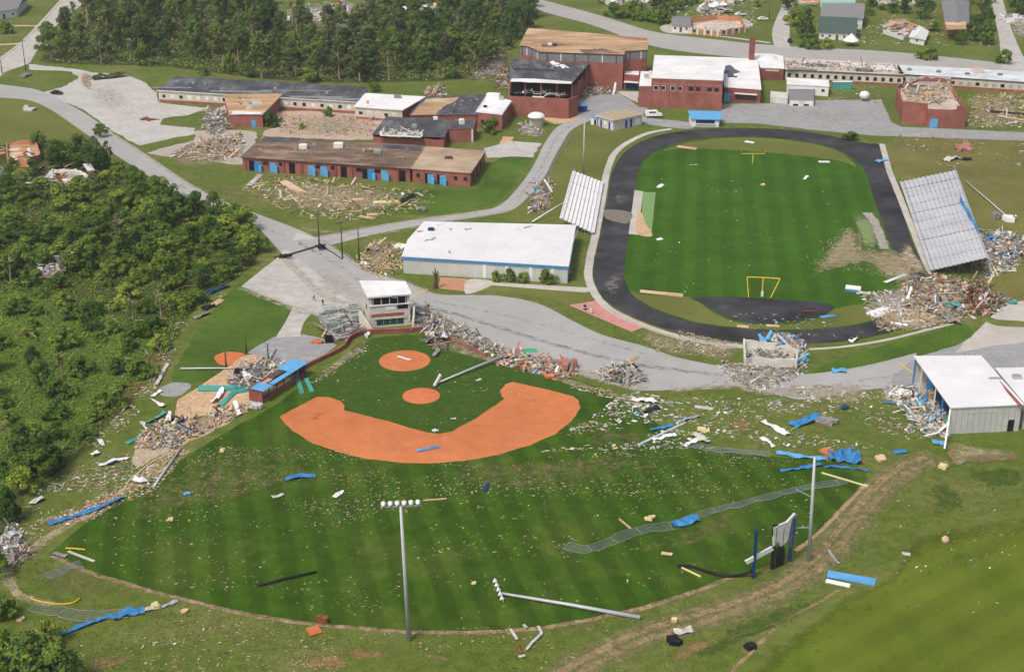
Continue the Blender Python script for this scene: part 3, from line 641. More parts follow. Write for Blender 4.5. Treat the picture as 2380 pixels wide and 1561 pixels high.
    def overlay(s, pts, mat, name='roof_patch', z=None, jag=.25, lift=.03):
        z = (s.rz if z is None else z)
        pts = jagged(resample([Vector((p.x, p.y, 0)) for p in pts], 1.0), jag)
        mb = MB(); mb.prism(pts, z + .001, z + lift); return mb.build(name, mat, s.rf)
def roofpx(k, pts, h): return PP(k, pts, h)

# --- long classroom wing with the dark roof
b = Bld('classroom_wing', 'long single storey classroom wing with dark grey roof and cream window wall', 'school wing', PP('v', [(368, 211), (411, 180), (853, 205), (826, 238)], 4.0), 4.0)
f = b.front(); W_ = (b.ed(f)[1] - b.ed(f)[0]).length
b.walls(m_brick, mats={f: m_cream}).roof(m_dark, .5, .3, edge=m_trim)
b.item(f, .5, W_ * .995, 0, .95, m_brick, 'brick_base', .05)
for k in range(22):
    t = (k + .6) / 22.3
    b.win(f, t, 1.5, 1.5, 2.9, m_cream if k % 3 else m_trim, m_glass if k in (0, 2, 7, 11, 12, 13, 15, 16, 18, 20) else m_trim)
for x, y, l, w in [(400, 203, 14, .8), (560, 212, 22, 1.0), (620, 217, 10, .7), (735, 225, 18, 1.2), (790, 230, 14, 1.5), (690, 210, 25, .5)]:
    p = G(x, y, b.rz); b.overlay([p + Vector(q) for q in ((-l / 2, -w, 0), (l / 2, -w - .8, 0), (l / 2, w - .8, 0), (-l / 2, w, 0))], M('faded_membrane', (.19, .2, .21), (.27, .28, .29), s=.8), 'faded_strip')
for x, y in [(450, 195), (640, 207), (760, 218)]: b.onroof('v', x, y, (1.1, 1.1, .5), m_steel)
# --- office block with the orange deck
b = Bld('office_block', 'small brick block with bare orange plywood roof beside collapsed grey roofing', 'school wing', roofpx('tl', [(1540, 650), (1935, 650), (1800, 787), (1580, 787)], 4.3), 4.3)
f = b.front()
b.walls(m_brick).roof(m_tanroof, .25, .22, edge=m_trim)
b.door(f, .72, 1.4, 2.4, m_lblue)
p = G(552, 262, b.rz); b.overlay(roofpx('tl', [(1600, 765), (1790, 770), (1790, 785), (1585, 784)], b.rz), m_white, 'white_roof_strip')
b.overlay(roofpx('tl', [(1640, 690), (1700, 720), (1680, 760), (1800, 720), (1790, 690)], b.rz), m_pinkroof, 'torn_felt')
# --- cafeteria with white roof and cream wall
b = Bld('cafeteria', 'low classroom section with white roof and cream front wall beside dark roofed wing', 'school wing', PP('v', [(851, 219), (987, 227), (935, 257), (825, 249)], 4.0), 4.0)
f = b.front(); b.walls(m_brick, mats={f: m_cream}).roof(m_white, .4, .3, edge=m_trim)
b.item(f, .5, (b.ed(f)[1] - b.ed(f)[0]).length * .99, 0, .8, m_brick, 'brick_base', .05)
for t in (.12, .3, .48, .66, .84): b.win(f, t, 1.6, 1.5, 2.8, m_trim, m_glass if t in (.12, .66) else m_cream)
b.onroof('tm', 405, 672, (2.2, 1.6, 1.0), m_greyroof, 'air_conditioner'); b.overlay(roofpx('tm', [(190, 690), (210, 690), (210, 715), (190, 715)], b.rz), m_sand, 'stain', jag=.1)
# --- link building half tan, half dark
b = Bld('link_wing', 'brick wing with roof half bare tan deck and half dark membrane', 'school wing', roofpx('tm', [(590, 675), (1010, 652), (945, 790), (490, 795)], 4.2), 4.2)
f = b.front(); b.walls(m_brick).roof(m_dark, .25, .28, edge=m_brnroof)
b.overlay(roofpx('tm', [(595, 682), (830, 668), (790, 705), (740, 720), (660, 788), (495, 792)], b.rz), m_tanroof, 'bare_deck', jag=.5, lift=.06)
for t in (.55, .72, .88): b.win(f, t, 1.4, 1.2, 2.6)
# --- kitchen block with white roof
b = Bld('kitchen_block', 'brick corner block with white membrane roof next to the gymnasium wall', 'school wing', roofpx('gy', [(160, 950), (470, 1030), (350, 1195), (20, 1160)], 5.0), 5.0)
b.walls(m_brick).roof(m_white, .15, .25, edge=m_trim).parapet(m_trim, .5, .25)
b.onroof('gy', 240, 985, (4.6, 2.6, 1.7), m_white, 'roof_unit', R(-12)); b.onroof('gy', 340, 1000, (1.6, 1.4, 1.2), m_steel, 'air_conditioner')
b.onroof('gy', 135, 1095, (1.3, 1.0, .5), m_black, 'roof_hatch')
f = b.front(); b.win(f, .25, 1.4, 1.4, 2.8, m_brickd); b.door(f, .7, 1.1, 2.2, m_brickd)
# --- dark roofed courtyard block and its brick end
b = Bld('courtyard_block', 'low brick block with dark torn roof and white debris along its eave', 'school wing', roofpx('tm', [(330, 805), (780, 832), (722, 945), (235, 925)], 3.5), 3.5)
b.walls(m_brick, tops={b.front(): (2.4, 3.5)}).roof(m_dark, .2, .22, edge=m_brickd)
b.onroof('tm', 665, 820, (1.4, 1.4, .8), m_trim, 'air_conditioner'); b.onroof('tm', 520, 875, (1.6, 1.4, .9), m_steel, 'air_conditioner')
b.overlay(roofpx('tm', [(290, 900), (560, 905), (590, 935), (560, 945), (280, 935)], b.rz), M('torn_white_membrane', (.55, .55, .52), (.7, .7, .67), s=.6), 'torn_membrane', jag=.6, lift=.15)
b = Bld('courtyard_stair_block', 'small square brick block with dark roof at end of courtyard block', 'school wing', roofpx('tm', [(775, 835), (945, 828), (925, 885), (757, 893)], 4.2), 4.2)
b.walls(m_brick).roof(m_dark, .1, .2, edge=m_brickd).parapet(m_brickd, .3, .25)
b.onroof('tm', 845, 850, (1.5, 1.5, 1.5), m_trim, 'air_conditioner', .3); b.item(b.front(), .95, .5, 0, 4.4, m_trim, 'corner_pilaster', .06)
# --- front wing: brown stripped deck, blue doors
b = Bld('brick_classroom_wing', 'long brick front wing with brown stripped roof deck and blue doors', 'school wing', PP('v', [(563, 366), (612, 320), (988, 341), (953, 393)], 3.9), 3.9)
f = b.front(); b.walls(m_brick).roof(m_brnroof, .45, .25, edge=m_brown)
W_ = (b.ed(f)[1] - b.ed(f)[0]).length
for t, open_ in [(.09, 1), (.185, 0), (.415, 0), (.49, 0), (.77, 1), (.85, 0)]:
    if open_: b.item(f, t - .035, 1.7, .03, 3.1, m_hole, 'doorway', .03)
    b.door(f, t, 2.0, 2.9, m_lblue if not open_ else m_blue, .12)
    b.item(f, t + .02, 1.1, .03, 1.9, m_lblue, 'door_panel', .5, tilt=.5)
for t in (.30, .61, .955): b.item(f, t, 1.9, .03, 3.3, m_hole, 'doorway', .03)
for t in (.02, .25, .36, .56, .66, .93): b.item(f, t, .5, 0, 3.8, m_brickd, 'pier', .22)
for t in (.14, .24, .46, .55, .70, .81): b.win(f, t, 2.0, 2.0, 3.3, m_brickd, m_hole if t > .5 else m_glass)
for x, y, d in [(705, 345, (2.4, 2.0, 1.2)), (787, 342, (2.8, 2.2, 1.3)), (878, 355, (2.2, 1.6, .9)), (845, 352, (1.0, 1.0, .7)), (730, 338, (1.0, 1.0, .6))]: b.onroof('v', x, y, d, m_steel if d[0] < 2.3 else m_trim, 'air_conditioner')
b.overlay(PP('v', [(615, 318), (700, 322), (690, 331), (606, 330)], b.rz), m_dark, 'dark_membrane'); b.overlay(PP('v', [(880, 336), (985, 341), (975, 352), (900, 345)], b.rz), m_dark, 'dark_membrane')
b = Bld('classroom_end_block', 'brick end block with tan stripped roof and blue doors beside grass bank', 'school wing', roofpx('tm', [(606, 1012), (1003, 1042), (903, 1190), (505, 1160)], 4.0), 4.0)
f = b.front(); b.walls(m_brick).roof(M('tan_stripped_deck', (.33, .24, .16), (.46, .36, .25), s=.3, det=9, s2=.1, v2=.25, stretch=(.5, 1.2, 1), fine=.12), .3, .25, edge=m_tanroof)
for t in (.32, .53):
    b.item(f, t - .05, 1.8, .03, 3.0, m_hole, 'doorway', .03); b.door(f, t, 1.9, 2.8, m_lblue, .14); b.item(f, t + .045, 1.0, .03, 1.6, m_lblue, 'door_panel', .6, tilt=.5)
for t in (.1, .75, .92): b.win(f, t, 1.3, 1.6, 2.9, m_brickd)
s_ = (f + 1) % 4
for t in (.2, .45, .7): b.item(s_, t, 1.2, .03, 2.8, m_hole, 'doorway', .03)
b.onroof('tm', 755, 1088, (2.4, 1.4, .5), m_brown, 'roof_hatch')
# --- gymnasium and auditorium
b = Bld('auditorium', 'tall brick auditorium with torn tan roof deck and dark upper wall', 'school hall', roofpx('gy', [(690, 100), (2205, 225), (2195, 375), (1905, 392), (1895, 435), (838, 400), (700, 335), (580, 318)], 12.4), 12.4)
f = b.front(); b.walls(m_brick).roof(m_tanroof, .3, .35, edge=m_brown)
for i in range(len(b.F)):
    a_, c_ = b.ed(i); d_ = c_ - a_
    if d_.y * 0 - (-d_.x) * 0 + d_.x > 3:     # walls that face the viewer carry a dark upper band
        b.item(i, .5, d_.length - .1, 9.6, 12.2, m_greyroof, 'dark_upper_band', .05)
        n_ = max(2, int(d_.length / 5))
        for k in range(n_): b.item(i, (k + .5) / n_, .35, 9.5, 12.2, m_trim if k % 3 == 1 else m_brown, 'bracket', .2)
b.overlay(roofpx('gy', [(840, 290), (1000, 270), (1230, 300), (1000, 330), (850, 330)], b.rz), m_brnroof, 'torn_felt', jag=.8); b.overlay(roofpx('gy', [(1320, 360), (1650, 350), (1880, 410), (1400, 410)], b.rz), m_brnroof, 'torn_felt', jag=.8)
b.overlay(roofpx('gy', [(1720, 190), (2200, 215), (2190, 250), (1850, 215)], b.rz), M('rust_red_felt', (.26, .12, .08), (.36, .18, .12), s=.6), 'torn_felt', jag=.6)
b.onroof('gy', 960, 305, (1.5, 1.5, .7), m_trim); b.onroof('gy', 1020, 312, (1.3, 1.3, .6), m_black)
b = Bld('gymnasium', 'gymnasium with dark sagging roof and torn open end next to auditorium', 'school hall', roofpx('gy', [(470, 490), (1480, 535), (1250, 785), (445, 765)], 8.6), 8.6)
f = b.front()
b.walls(m_brick, tops={(f + 1) % 4: (3.2, 8.6)}, skip=(f,)).roof(m_dark, .1, .35, edge=m_brown)
a_, c_ = b.ed(f); d_ = (c_ - a_).normalized()
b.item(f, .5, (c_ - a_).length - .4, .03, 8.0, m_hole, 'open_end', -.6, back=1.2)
for t in (.01, .25, .5, .75, .99): b.item(f, t, .55, 0, 8.5, m_brick, 'pier', .05, back=.5)
b.overlay(roofpx('gy', [(470, 735), (760, 735), (1240, 775), (1230, 800), (450, 770)], b.rz), m_white, 'white_roof_edge', jag=.35, lift=.12)
b.overlay(roofpx('gy', [(500, 600), (1000, 620), (1000, 640), (500, 625)], b.rz), M('black_felt', (.03, .03, .035), (.06, .06, .065), s=1), 'felt_seam', jag=.3)
p = P('gy', 1070, 570, b.rz); mb = MB()
for k in range(9): mb.box((p.x + RND.uniform(-4, 4), p.y + RND.uniform(-3, 3), b.rz + .35), (RND.uniform(1, 3), RND.uniform(.6, 2), .06), RND.uniform(0, 3), RND.uniform(-.5, .5), RND.uniform(-.5, .5))
mb.build('peeled_membrane', m_trim, b.rf)
b.item((f + 1) % 4, .75, 5, .03, 6.5, M('brown_plaster', (.22, .13, .07), (.32, .2, .11), s=1), 'exposed_partition', .2)
b = Bld('gymnasium_front_bay', 'roofless brick front bay of gymnasium with white insulation inside', 'school hall', PP('gy', [(425, 955), (1200, 992), (1318, 950)], 6.6) + [P('gy', 1320, 800, 6.6), P('gy', 445, 790, 6.6)], 6.6)
bk = b.edge_near(P('gy', 880, 795, 6.6)); b.walls(m_brick, skip=(bk,), tops={b.edge_near(P('gy', 1318, 870, 6.6)): (2.0, 6.6)}, th=.45).floor(m_conc, .3)
b.item(b.front(), .5, 4, 6.602, 6.9, m_trim, 'coping', .06, back=.6)
bay = b
# garage annex
b = Bld('garage_annex', 'small annex with white canopy and dark blue doorway between auditorium and gym', 'school annex', [P('gy', 1905, 870), P('gy', 2095, 885), P('gy', 2105, 640, 5.2), P('gy', 1900, 640, 5.2)], 5.2)
f = b.front(); b.walls(m_brickd).roof(m_white, .05, .2, edge=m_brick).parapet(m_brick, .4, .3)
b.item(f, .52, 4.8, .03, 2.9, m_navy, 'roller_door', .04); b.item(f, .52, 5.4, 3.0, 3.2, m_white, 'canopy', 1.8)
b.onroof('gy', 2040, 600, (3.2, 2.4, 1.0), m_white, 'roof_unit', .2); b.onroof('gy', 1920, 605, (1.0, 1.0, 1.0), m_steel, 'roof_vent')
# --- newer gym with white roof
b = Bld('white_roofed_gym', 'large red brick gym with clean white flat roof and paired dark windows', 'school hall', roofpx('wr', [(122, 202), (1002, 232), (988, 522), (82, 490)], 10.2), 10.2)
f = b.front(); b.walls(m_brick).roof(m_white, .12, .25, edge=m_trim)
W_ = (b.ed(f)[1] - b.ed(f)[0]).length
for t in (.065, .165, .305, .405, .56, .66, .82, .92): b.win(f, t, 1.7, 6.3, 7.8, m_trim if t < .5 else m_brickd, m_glass)
b.item(f, .5, W_ - .1, 8.35, 8.6, M('pale_brick_course', (.38, .22, .18), (.44, .27, .23), s=1), 'brick_course', .05); b.item(f, .5, W_ - .1, 5.8, 6.0, MATS['pale_brick_course'], 'brick_course', .05)
for k in range(9): b.item(f, k / 8 * .985 + .0075, .45, 0, 10.1, m_brick, 'pilaster', .1)
wb = b
b = Bld('white_roofed_gym_annex', 'lower brick bay with cluttered white roof at left of the white roofed gym', 'school annex', roofpx('gy', [(2120, 645), (2262, 650), (2252, 830), (2098, 830)], 7.4), 7.4)
b.walls(m_brick).roof(m_white, .08, .22, edge=m_trim)
b.onroof('gy', 2190, 720, (1.6, 1.6, 1.1), m_steel, 'air_conditioner'); b.onroof('gy', 2240, 690, (1.0, 1.8, 1.4), m_trim, 'air_conditioner')
b = Bld('music_wing', 'low brick wing with white roof torn open by a dark hole', 'school wing', roofpx('wr', [(975, 228), (1430, 250), (1475, 637), (1010, 605)], 4.9), 4.9)
f = b.front(); b.walls(m_brickd).roof(m_white, .15, .25, edge=m_trim)
b.door(f, .09, 2.2, 2.9, m_lblue, .1); W_ = (b.ed(f)[1] - b.ed(f)[0]).length
b.item(f, .6, W_ * .58, .9, 2.9, m_glass, 'window_band', .06); b.item(f, .6, W_ * .62, 3.05, 3.3, m_trim, 'awning', 1.1)
for k in range(7): b.item(f, .33 + .54 * k / 6, .12, .9, 2.9, m_brickd, 'mullion', .1)
b.overlay(roofpx('wr', [(1015, 330), (1080, 318), (1140, 370), (1220, 412), (1130, 430), (1110, 480), (1060, 440), (1015, 430)], b.rz), M('torn_dark_membrane', (.07, .08, .10), (.16, .17, .19), s=.8), 'torn_opening', jag=.3)
p = P('wr', 1090, 470, b.rz); MB().box((p.x, p.y, b.rz + .3), (2.2, 1.3, .5), .4, .2).box((p.x + 1.6, p.y - .8, b.rz + .2), (1.4, .8, .3), 1.1).build('displaced_vent', m_brown, b.rf)
p = P('wr', 1352, 250, b.rz); mb = MB()
mb.prism([p + Vector(q) for q in ((-.95, -.95, 0), (.95, -.95, 0), (.95, .95, 0), (-.95, .95, 0))], 4.9, 13.2).prism([p + Vector(q) for q in ((-1.08, -1.08, 0), (1.08, -1.08, 0), (1.08, 1.08, 0), (-1.08, 1.08, 0))], 13.2, 13.6)
tag(mb.build('brick_chimney', m_brickd), 'tall square brick chimney rising behind the white roofs', 'chimney')
b = Bld('boiler_house', 'brick boiler house with bulging white roof behind the music wing', 'school annex', roofpx('wr', [(1392, 180), (1600, 185), (1752, 215), (1768, 372), (1470, 360)], 4.4), 4.4)
b.walls(m_brickd).roof(m_white, .1, .25, edge=m_trim)
p = P('wr', 1500, 230, b.rz); mb = MB(); mb.lathe((p.x, p.y, b.rz - .02), [(5.5, 0), (4.9, .5), (3.4, 1.0), (1.5, 1.25), (.2, 1.3)], 16); mb.build('lifted_membrane', m_white, b.rf, True)
f = b.front(); b.item(f, .5, 5, 3.4, 4.0, m_cream, 'sign_band', .05)
# --- shattered rear classroom rows
b = Bld('classroom_row', 'long rear classroom row with shattered beige roof behind white trailer', 'school wing', PP('v', [(1826, 136), (2084, 151), (2100, 176), (1826, 163)], 3.9), 3.9)
f = b.front(); b.walls(m_cream).roof(m_pinkroof, .4, .3, edge=m_brown)
W_ = (b.ed(f)[1] - b.ed(f)[0]).length; b.item(f, .5, W_ - .2, 0, .9, m_brick, 'brick_base', .05)
for k in range(15): b.win(f, (k + .5) / 15, 1.5, 1.3, 2.9, m_cream, m_hole if k % 2 else m_glass)
for pts, mt in [([(1860, 148), (1920, 150), (1925, 156), (1865, 155)], m_dark), ([(1950, 146), (2000, 150), (2010, 158), (1960, 156)], m_trim), ([(2020, 152), (2075, 154), (2085, 165), (2030, 162)], m_trim), ([(1985, 160), (2030, 162), (2030, 168), (1990, 167)], m_dark), ([(1830, 158), (1900, 162), (1895, 165), (1830, 163)], m_greyroof)]:
    b.overlay(PP('v', pts, b.rz), mt, 'roof_fragment', jag=.7, lift=.15)
b = Bld('classroom_row', 'long classroom row with pale metal roof running off at the right edge', 'school wing', PP('v', [(2088, 153), (2440, 172), (2440, 196), (2092, 173)], 3.9), 3.9)
f = b.front(); b.walls(m_cream).roof(M('pale_weathered_metal', (.50, .54, .55), (.66, .68, .68), s=.3, det=8, s2=.15, v2=.12), .4, .3, edge=m_brown)
W_ = (b.ed(f)[1] - b.ed(f)[0]).length; b.item(f, .5, W_ - .2, 0, 1.1, m_brick, 'brick_base', .05)
for k in range(18): b.win(f, (k + .5) / 18, 1.6, 1.5, 2.9, m_cream, m_hole if k % 3 == 0 else m_steel)
for x, y in [(1000, 270), (1350, 295), (1695, 320), (2090, 330)]: b.onroof('hr', x, y, (1.6, 1.2, .6), m_greyroof)
b.overlay(PP('hr', [(1740, 230), (1880, 230), (1890, 300), (1800, 310), (1740, 290)], b.rz), m_pinkroof, 'roof_fragment', jag=.7, lift=.25)
# --- broken library block at right
base = PP('hr', [(905, 912), (1180, 935), (1210, 962), (1545, 966), (1662, 962)])
bk_ = PP('hr', [(1560, 520), (1500, 345), (1090, 335), (850, 440)], 7.4)
b = Bld('library_block', 'broken two storey red brick block with open rubble filled top by the parking lot', 'school wing', [Vector((p.x, p.y, 0)) for p in base + bk_], 7.4)
sA, sC, sD = b.edge_near((base[0] + base[1]) / 2), b.edge_near((base[2] + base[3]) / 2), b.edge_near((base[3] + base[4]) / 2)
b.walls(m_brick, tops={sC: (5.9, 6.4), **{i: (5.0, 7.4) for i in range(9) if i not in (sA, sC, sD)}}, th=.4)
mb = MB(); mb.prism(b.inset(.45), 5.0, 5.25); b.rf = mb.build('roof_deck', m_pinkroof, b.root); b.rz = 5.25
b.door(sC, .22, 2.6, 3.0, m_lblue, .15)
b.item(sA, .5, 8, 7.402, 7.7, m_tanroof, 'coping', .06, back=.6)
for pts, mt in [([(950, 480), (1110, 480), (1130, 590), (960, 590)], m_greyroof), ([(1140, 520), (1230, 510), (1300, 580), (1180, 580)], m_tanroof), ([(1120, 350), (1490, 350), (1500, 500), (1250, 520), (1120, 440)], M('grey_rubble_deck', (.27, .25, .22), (.38, .36, .32), s=.8, det=9, fine=.25)), ([(1230, 600), (1400, 600), (1400, 660), (1250, 670)], m_greyroof), ([(860, 440), (1190, 460), (1190, 480), (880, 470)], m_brown)]:
    b.overlay(PP('hr', pts, b.rz), mt, 'roof_fragment', jag=.5, lift=.2)
lib = b
# --- portable buildings and sheds on the school lot
def shed(name, label, cat, F, h, wall, roof, edge=None, over=.2, gable=0):
    b = Bld(name, label, cat, F, h); b.walls(wall)
    if gable:
        q = b.inset(-over); f = b.front(); n = 4
        A, B, C, D = q[f], q[(f + 1) % 4], q[(f + 2) % 4], q[(f + 3) % 4]
        r1, r2 = (A + D) / 2, (B + C) / 2
        up = lambda v, z: (v.x, v.y, z)
        mb = MB(); mb.add([up(A, h - .02), up(B, h - .02), up(C, h - .02), up(D, h - .02), up(r1, h + gable), up(r2, h + gable)], [(0, 1, 5, 4), (2, 3, 4, 5), (0, 4, 3), (1, 2, 5), (0, 3, 2, 1)])
        b.rf = mb.build('roof', roof, b.root); b.rz = h + gable * .5
    else: b.roof(roof, over, .2, edge=edge)
    return b
b = shed('storage_trailer', 'long white storage trailer parked before the rear classroom row', 'trailer', PP('wr', [(1805, 490), (2330, 520), (2340, 600), (1810, 570)], 3.4), 3.4, m_trim, m_white)
f = b.front(); b.win(f, .87, 1.4, 1.4, 2.6, m_trim); b.door(f, .65, 1.1, 2.4, m_steel)
b = shed('porch_shed', 'small shed with grey shingle roof and white lattice front by the trailer', 'shed', [P('wr', 1840, 840), P('wr', 2140, 845), P('wr', 2110, 600, 3.0), P('wr', 1830, 600, 3.0)], 2.2, m_trim, m_greyroof, gable=1.0)
f = b.front(); b.item(f, .25, 1.8, .05, .7, m_hole, 'gap', .03); b.item(f, .7, 1.8, .05, .7, m_hole, 'gap', .03); b.item(f, .5, 2.0, .8, 1.9, M('pale_green_panel', (.50, .56, .50), (.58, .63, .57), s=1), 'panel', .05)
b = shed('utility_box', 'low grey concrete enclosure at edge of the school parking lot', 'enclosure', [P('wr', 1590, 800), P('wr', 1810, 820), P('wr', 1800, 745), P('wr', 1590, 725)], 1.9, m_block, m_block, over=.02)
b = shed('white_lean_to', 'low white lean-to roof beside the rear classroom row', 'shed', [P('hr', 75, 500), P('hr', 300, 500), P('hr', 300, 405, 2.6), P('hr', 75, 405, 2.6)], 2.6, m_teal, m_white)
# propane tank
p = P('hr', 450, 640); mb = MB(); r_ = thing('storage_tank', 'white rounded tank on short legs at edge of the school parking lot', 'tank', (p.x, p.y, 0))
mb.lathe((p.x, p.y, .8), [(.1, 0), (1.2, .2), (1.75, .9), (1.75, 1.7), (1.3, 2.4), (.3, 2.75)], 18); mb.build('tank_body', m_trim, r_, True)
for k in range(4): a = k * math.pi / 2 + .5; MB().tube([(p.x + 1.1 * math.cos(a), p.y + 1.1 * math.sin(a), 0), (p.x + 1.1 * math.cos(a), p.y + 1.1 * math.sin(a), 1.1)], .09).build('leg', m_steel, r_)
# field house, ticket stand
A_, B_, D_ = P('gy', 1765, 1395), P('gy', 2130, 1318), P('gy', 1575, 1335)
b = Bld('field_house', 'small white field house with blue doors and flat tan roof', 'field house', [A_, B_, B_ + D_ - A_, D_], 3.4)
b.walls(m_block).roof(M('tan_gravel_roof', (.36, .28, .19), (.46, .37, .26), s=1, det=8, fine=.15), .5, .25, edge=m_trim)
f = b.edge_near((A_ + B_) / 2); g_ = b.edge_near((A_ + D_) / 2)
MATS_royal = M('royal_blue_paint', (.02, .03, .30), (.03, .05, .38), s=1)
for t in (.45, .62): b.item(f, t, .9, .02, 2.6, MATS_royal, 'door', .07)
b.item(f, .84, 2.0, .4, 2.8, m_trim, 'panel', .05)
for t in (.2, .75): b.item(g_, t, .8, .02, 2.5, MATS_royal, 'door', .07)
b.win(g_, .48, 1.2, 1.2, 2.2, m_trim, m_trim)
b = shed('blue_booth', 'tiny white booth with light blue roof at the end of the field house', 'booth', [P('gy', 1480, 1318), P('gy', 1560, 1330), P('gy', 1580, 1225, 2.4), P('gy', 1485, 1215, 2.4)], 2.4, m_trim, m_lblue)
b.item(b.front(), .7, .8, .02, 2.0, m_hole, 'doorway', .03)
b = Bld('ticket_stand', 'small stand with bright blue sloping roof and dark serving hatch', 'ticket stand', [P('wr', 590, 1105), P('wr', 935, 1112), P('wr', 960, 925, 3.2), P('wr', 560, 915, 3.2)], 2.5)
b.walls(m_trim); f = b.front(); q = b.inset(-.5)
mb = MB(); A, B, C, D = q[f], q[(f + 1) % 4], q[(f + 2) % 4], q[(f + 3) % 4]
z3 = lambda v, z: (v.x, v.y, z)
mb.add([z3(A, 2.5), z3(B, 2.5), z3(C, 3.3), z3(D, 3.3), z3(A, 2.7), z3(B, 2.7), z3(C, 3.5), z3(D, 3.5)], [(0, 3, 2, 1), (4, 5, 6, 7), (0, 1, 5, 4), (1, 2, 6, 5), (2, 3, 7, 6), (3, 0, 4, 7)])
b.rf = mb.build('roof', m_lblue, b.root); b.item(f, .5, 6.2, 1.1, 2.3, m_navy, 'serving_hatch', .04); b.item(f, .5, 6.6, .95, 1.1, m_trim, 'counter', .5)
b = shed('white_canopy_hut', 'beige hut under a domed white canopy beside the gymnasium', 'hut', [P('gy', 715, 1340), P('gy', 850, 1340), P('gy', 880, 1215, 3.0), P('gy', 700, 1210, 3.0)], 3.0, m_cream, m_trim, over=.1)
p = b.c; mb = MB(); mb.lathe((p.x, p.y, 3.18), [(2.9, 0), (2.7, .5), (2.0, 1.0), (1.0, 1.3), (.1, 1.4)], 14); mb.build('canopy', m_trim, b.root, True)
# --- the white metal field house next to the track
b = Bld('white_metal_building', 'long low building with clean white metal roof and blue fascia near the track', 'metal building', roofpx('mm', [(592, 8), (1622, 32), (1572, 308), (442, 240), (482, 130)], 4.3), 4.3)
f = b.front(); a_, c_ = b.ed(f); W_ = (c_ - a_).length
b.walls(m_wallgrey).roof(m_metal, .3, .22, edge=m_trim)
b.item(f, .5, W_ + .5, 3.75, 4.24, m_blue, 'fascia', .32)
dd = (c_ - a_).normalized(); nn = Vector((-dd.y, dd.x, 0)); dep = (b.F[(f + 2) % 5] - c_).dot(nn)
for k in range(1, 42):    # standing seams of the roof
    t = k / 42; s0 = a_.lerp(c_, t); d0 = dep * (.42 + .5 * min(1, t / .13)) if t < .13 else dep * .93
    MB().bar((s0.x, s0.y, b.rz + .02), (s0.x + nn.x * d0, s0.y + nn.y * d0, b.rz + .02), .05, .05).build('roof_seam', m_metal, b.rf)
for t in (.50, .635, .78, .91): b.item(f, t, .8, .02, 3.7, m_trim, 'pilaster', .1)
for t in (.45, .7): b.door(f, t, 1.2, 2.3, m_wallgrey, .04)
for k in range(13): b.item(f, (k + .5) / 13, .06, .05, 3.7, m_steel, 'wall_seam', .03)
for x, y, d in [(635, 60, (1.6, 1.2, .5)), (760, 218, (.5, .5, .6))]: b.onroof('mm', x, y, d, m_navy if d[0] > 1 else m_steel)
for x, y in [(700, 20), (770, 55), (890, 55), (650, 120), (610, 130), (560, 70), (1230, 45), (1300, 40), (540, 110)]:
    p = P('mm', x, y, b.rz); MB().box((p.x, p.y, b.rz + .12), (RND.uniform(1, 3), RND.uniform(.3, .9), .08), RND.uniform(0, 3), .15, .06).build('loose_sheet', RND.choice([m_trim, m_wood, m_steel]), b.rf)
# --- press box
F = [Vector((p.x, p.y, 0)) for p in PP('pb', [(790, 372), (1390, 325), (1305, 160), (690, 150)], 7.2)]
b = Bld('press_box', 'white two storey press box behind home plate with dark window band', 'press box', F, 7.2)
f = b.front(); a_, c_ = b.ed(f); W_ = (c_ - a_).length
b.walls(m_block).roof(m_white, .45, .3, edge=m_trim)
w_ = b.item(f, .5, W_ * .86, 5.35, 6.85, m_hole, 'window_band', .05)
for k in range(5): b.item(f, .1 + .8 * k / 4, .12, 5.35, 6.85, m_trim, 'mullion', .07, w_)
b.item(f, .5, W_, 5.1, 5.33, m_trim, 'sill', .25); b.item(f, .52, W_ * .24, 4.0, 4.9, m_trim, 'sign_board', .08)
b.item(f, .82, W_ * .26, 4.0, 4.9, m_hole, 'broken_opening', .04)
b.item(f, .44, W_ * .8, 2.5, 3.2, m_brick, 'brick_band', .15); b.item(f, .5, W_ * .66, .5, 1.9, M('dark_teal_opening', (.02, .05, .045), (.035, .075, .065), s=1), 'concession_opening', .05)
for t in (.34, .5, .66): b.item(f, t, .16, .5, 1.9, m_teal, 'hatch_post', .1)
b.item(f, .5, W_ * .8, 1.95, 2.4, m_cream, 'lintel', .3)
dd = (c_ - a_).normalized(); nn = Vector((dd.y, -dd.x, 0))
for s_, at in ((-1, a_), (1, c_)):       # sloping cheek walls of the stairs
    o0 = at + dd * s_ * .3
    mb = MB(); p0, p1 = o0 + dd * s_ * 2.0 * (1 if s_ < 0 else .2), o0 + nn * 2.6 + dd * -s_ * .4
    for q0, q1 in ((0, 0),):
        mb.add([(p0.x, p0.y, 0), (p1.x, p1.y, 0), (p1.x, p1.y, .6), (p0.x, p0.y, 4.4), (p0.x + .4, p0.y, 0), (p1.x + .4, p1.y, 0), (p1.x + .4, p1.y, .6), (p0.x + .4, p0.y, 4.4)], [(0, 1, 2, 3), (4, 7, 6, 5), (3, 2, 6, 7), (0, 4, 5, 1), (0, 3, 7, 4), (1, 5, 6, 2)])
    mb.build('stair_wall', m_cream, b.root)
for s_ in (f + 1, f + 3):
    b.win(s_ % 4, .5, 2.0, 5.4, 6.6); b.item(s_ % 4, .6, 1.2, 3.0, 4.2, m_hole, 'broken_opening', .04)
p = (a_ + c_) / 2 + nn * .3; MB().box((p.x + 1.2, p.y, 7.15), (1.4, .5, .5), 0).build('loudspeaker', m_greyroof, b.root)
pb = b
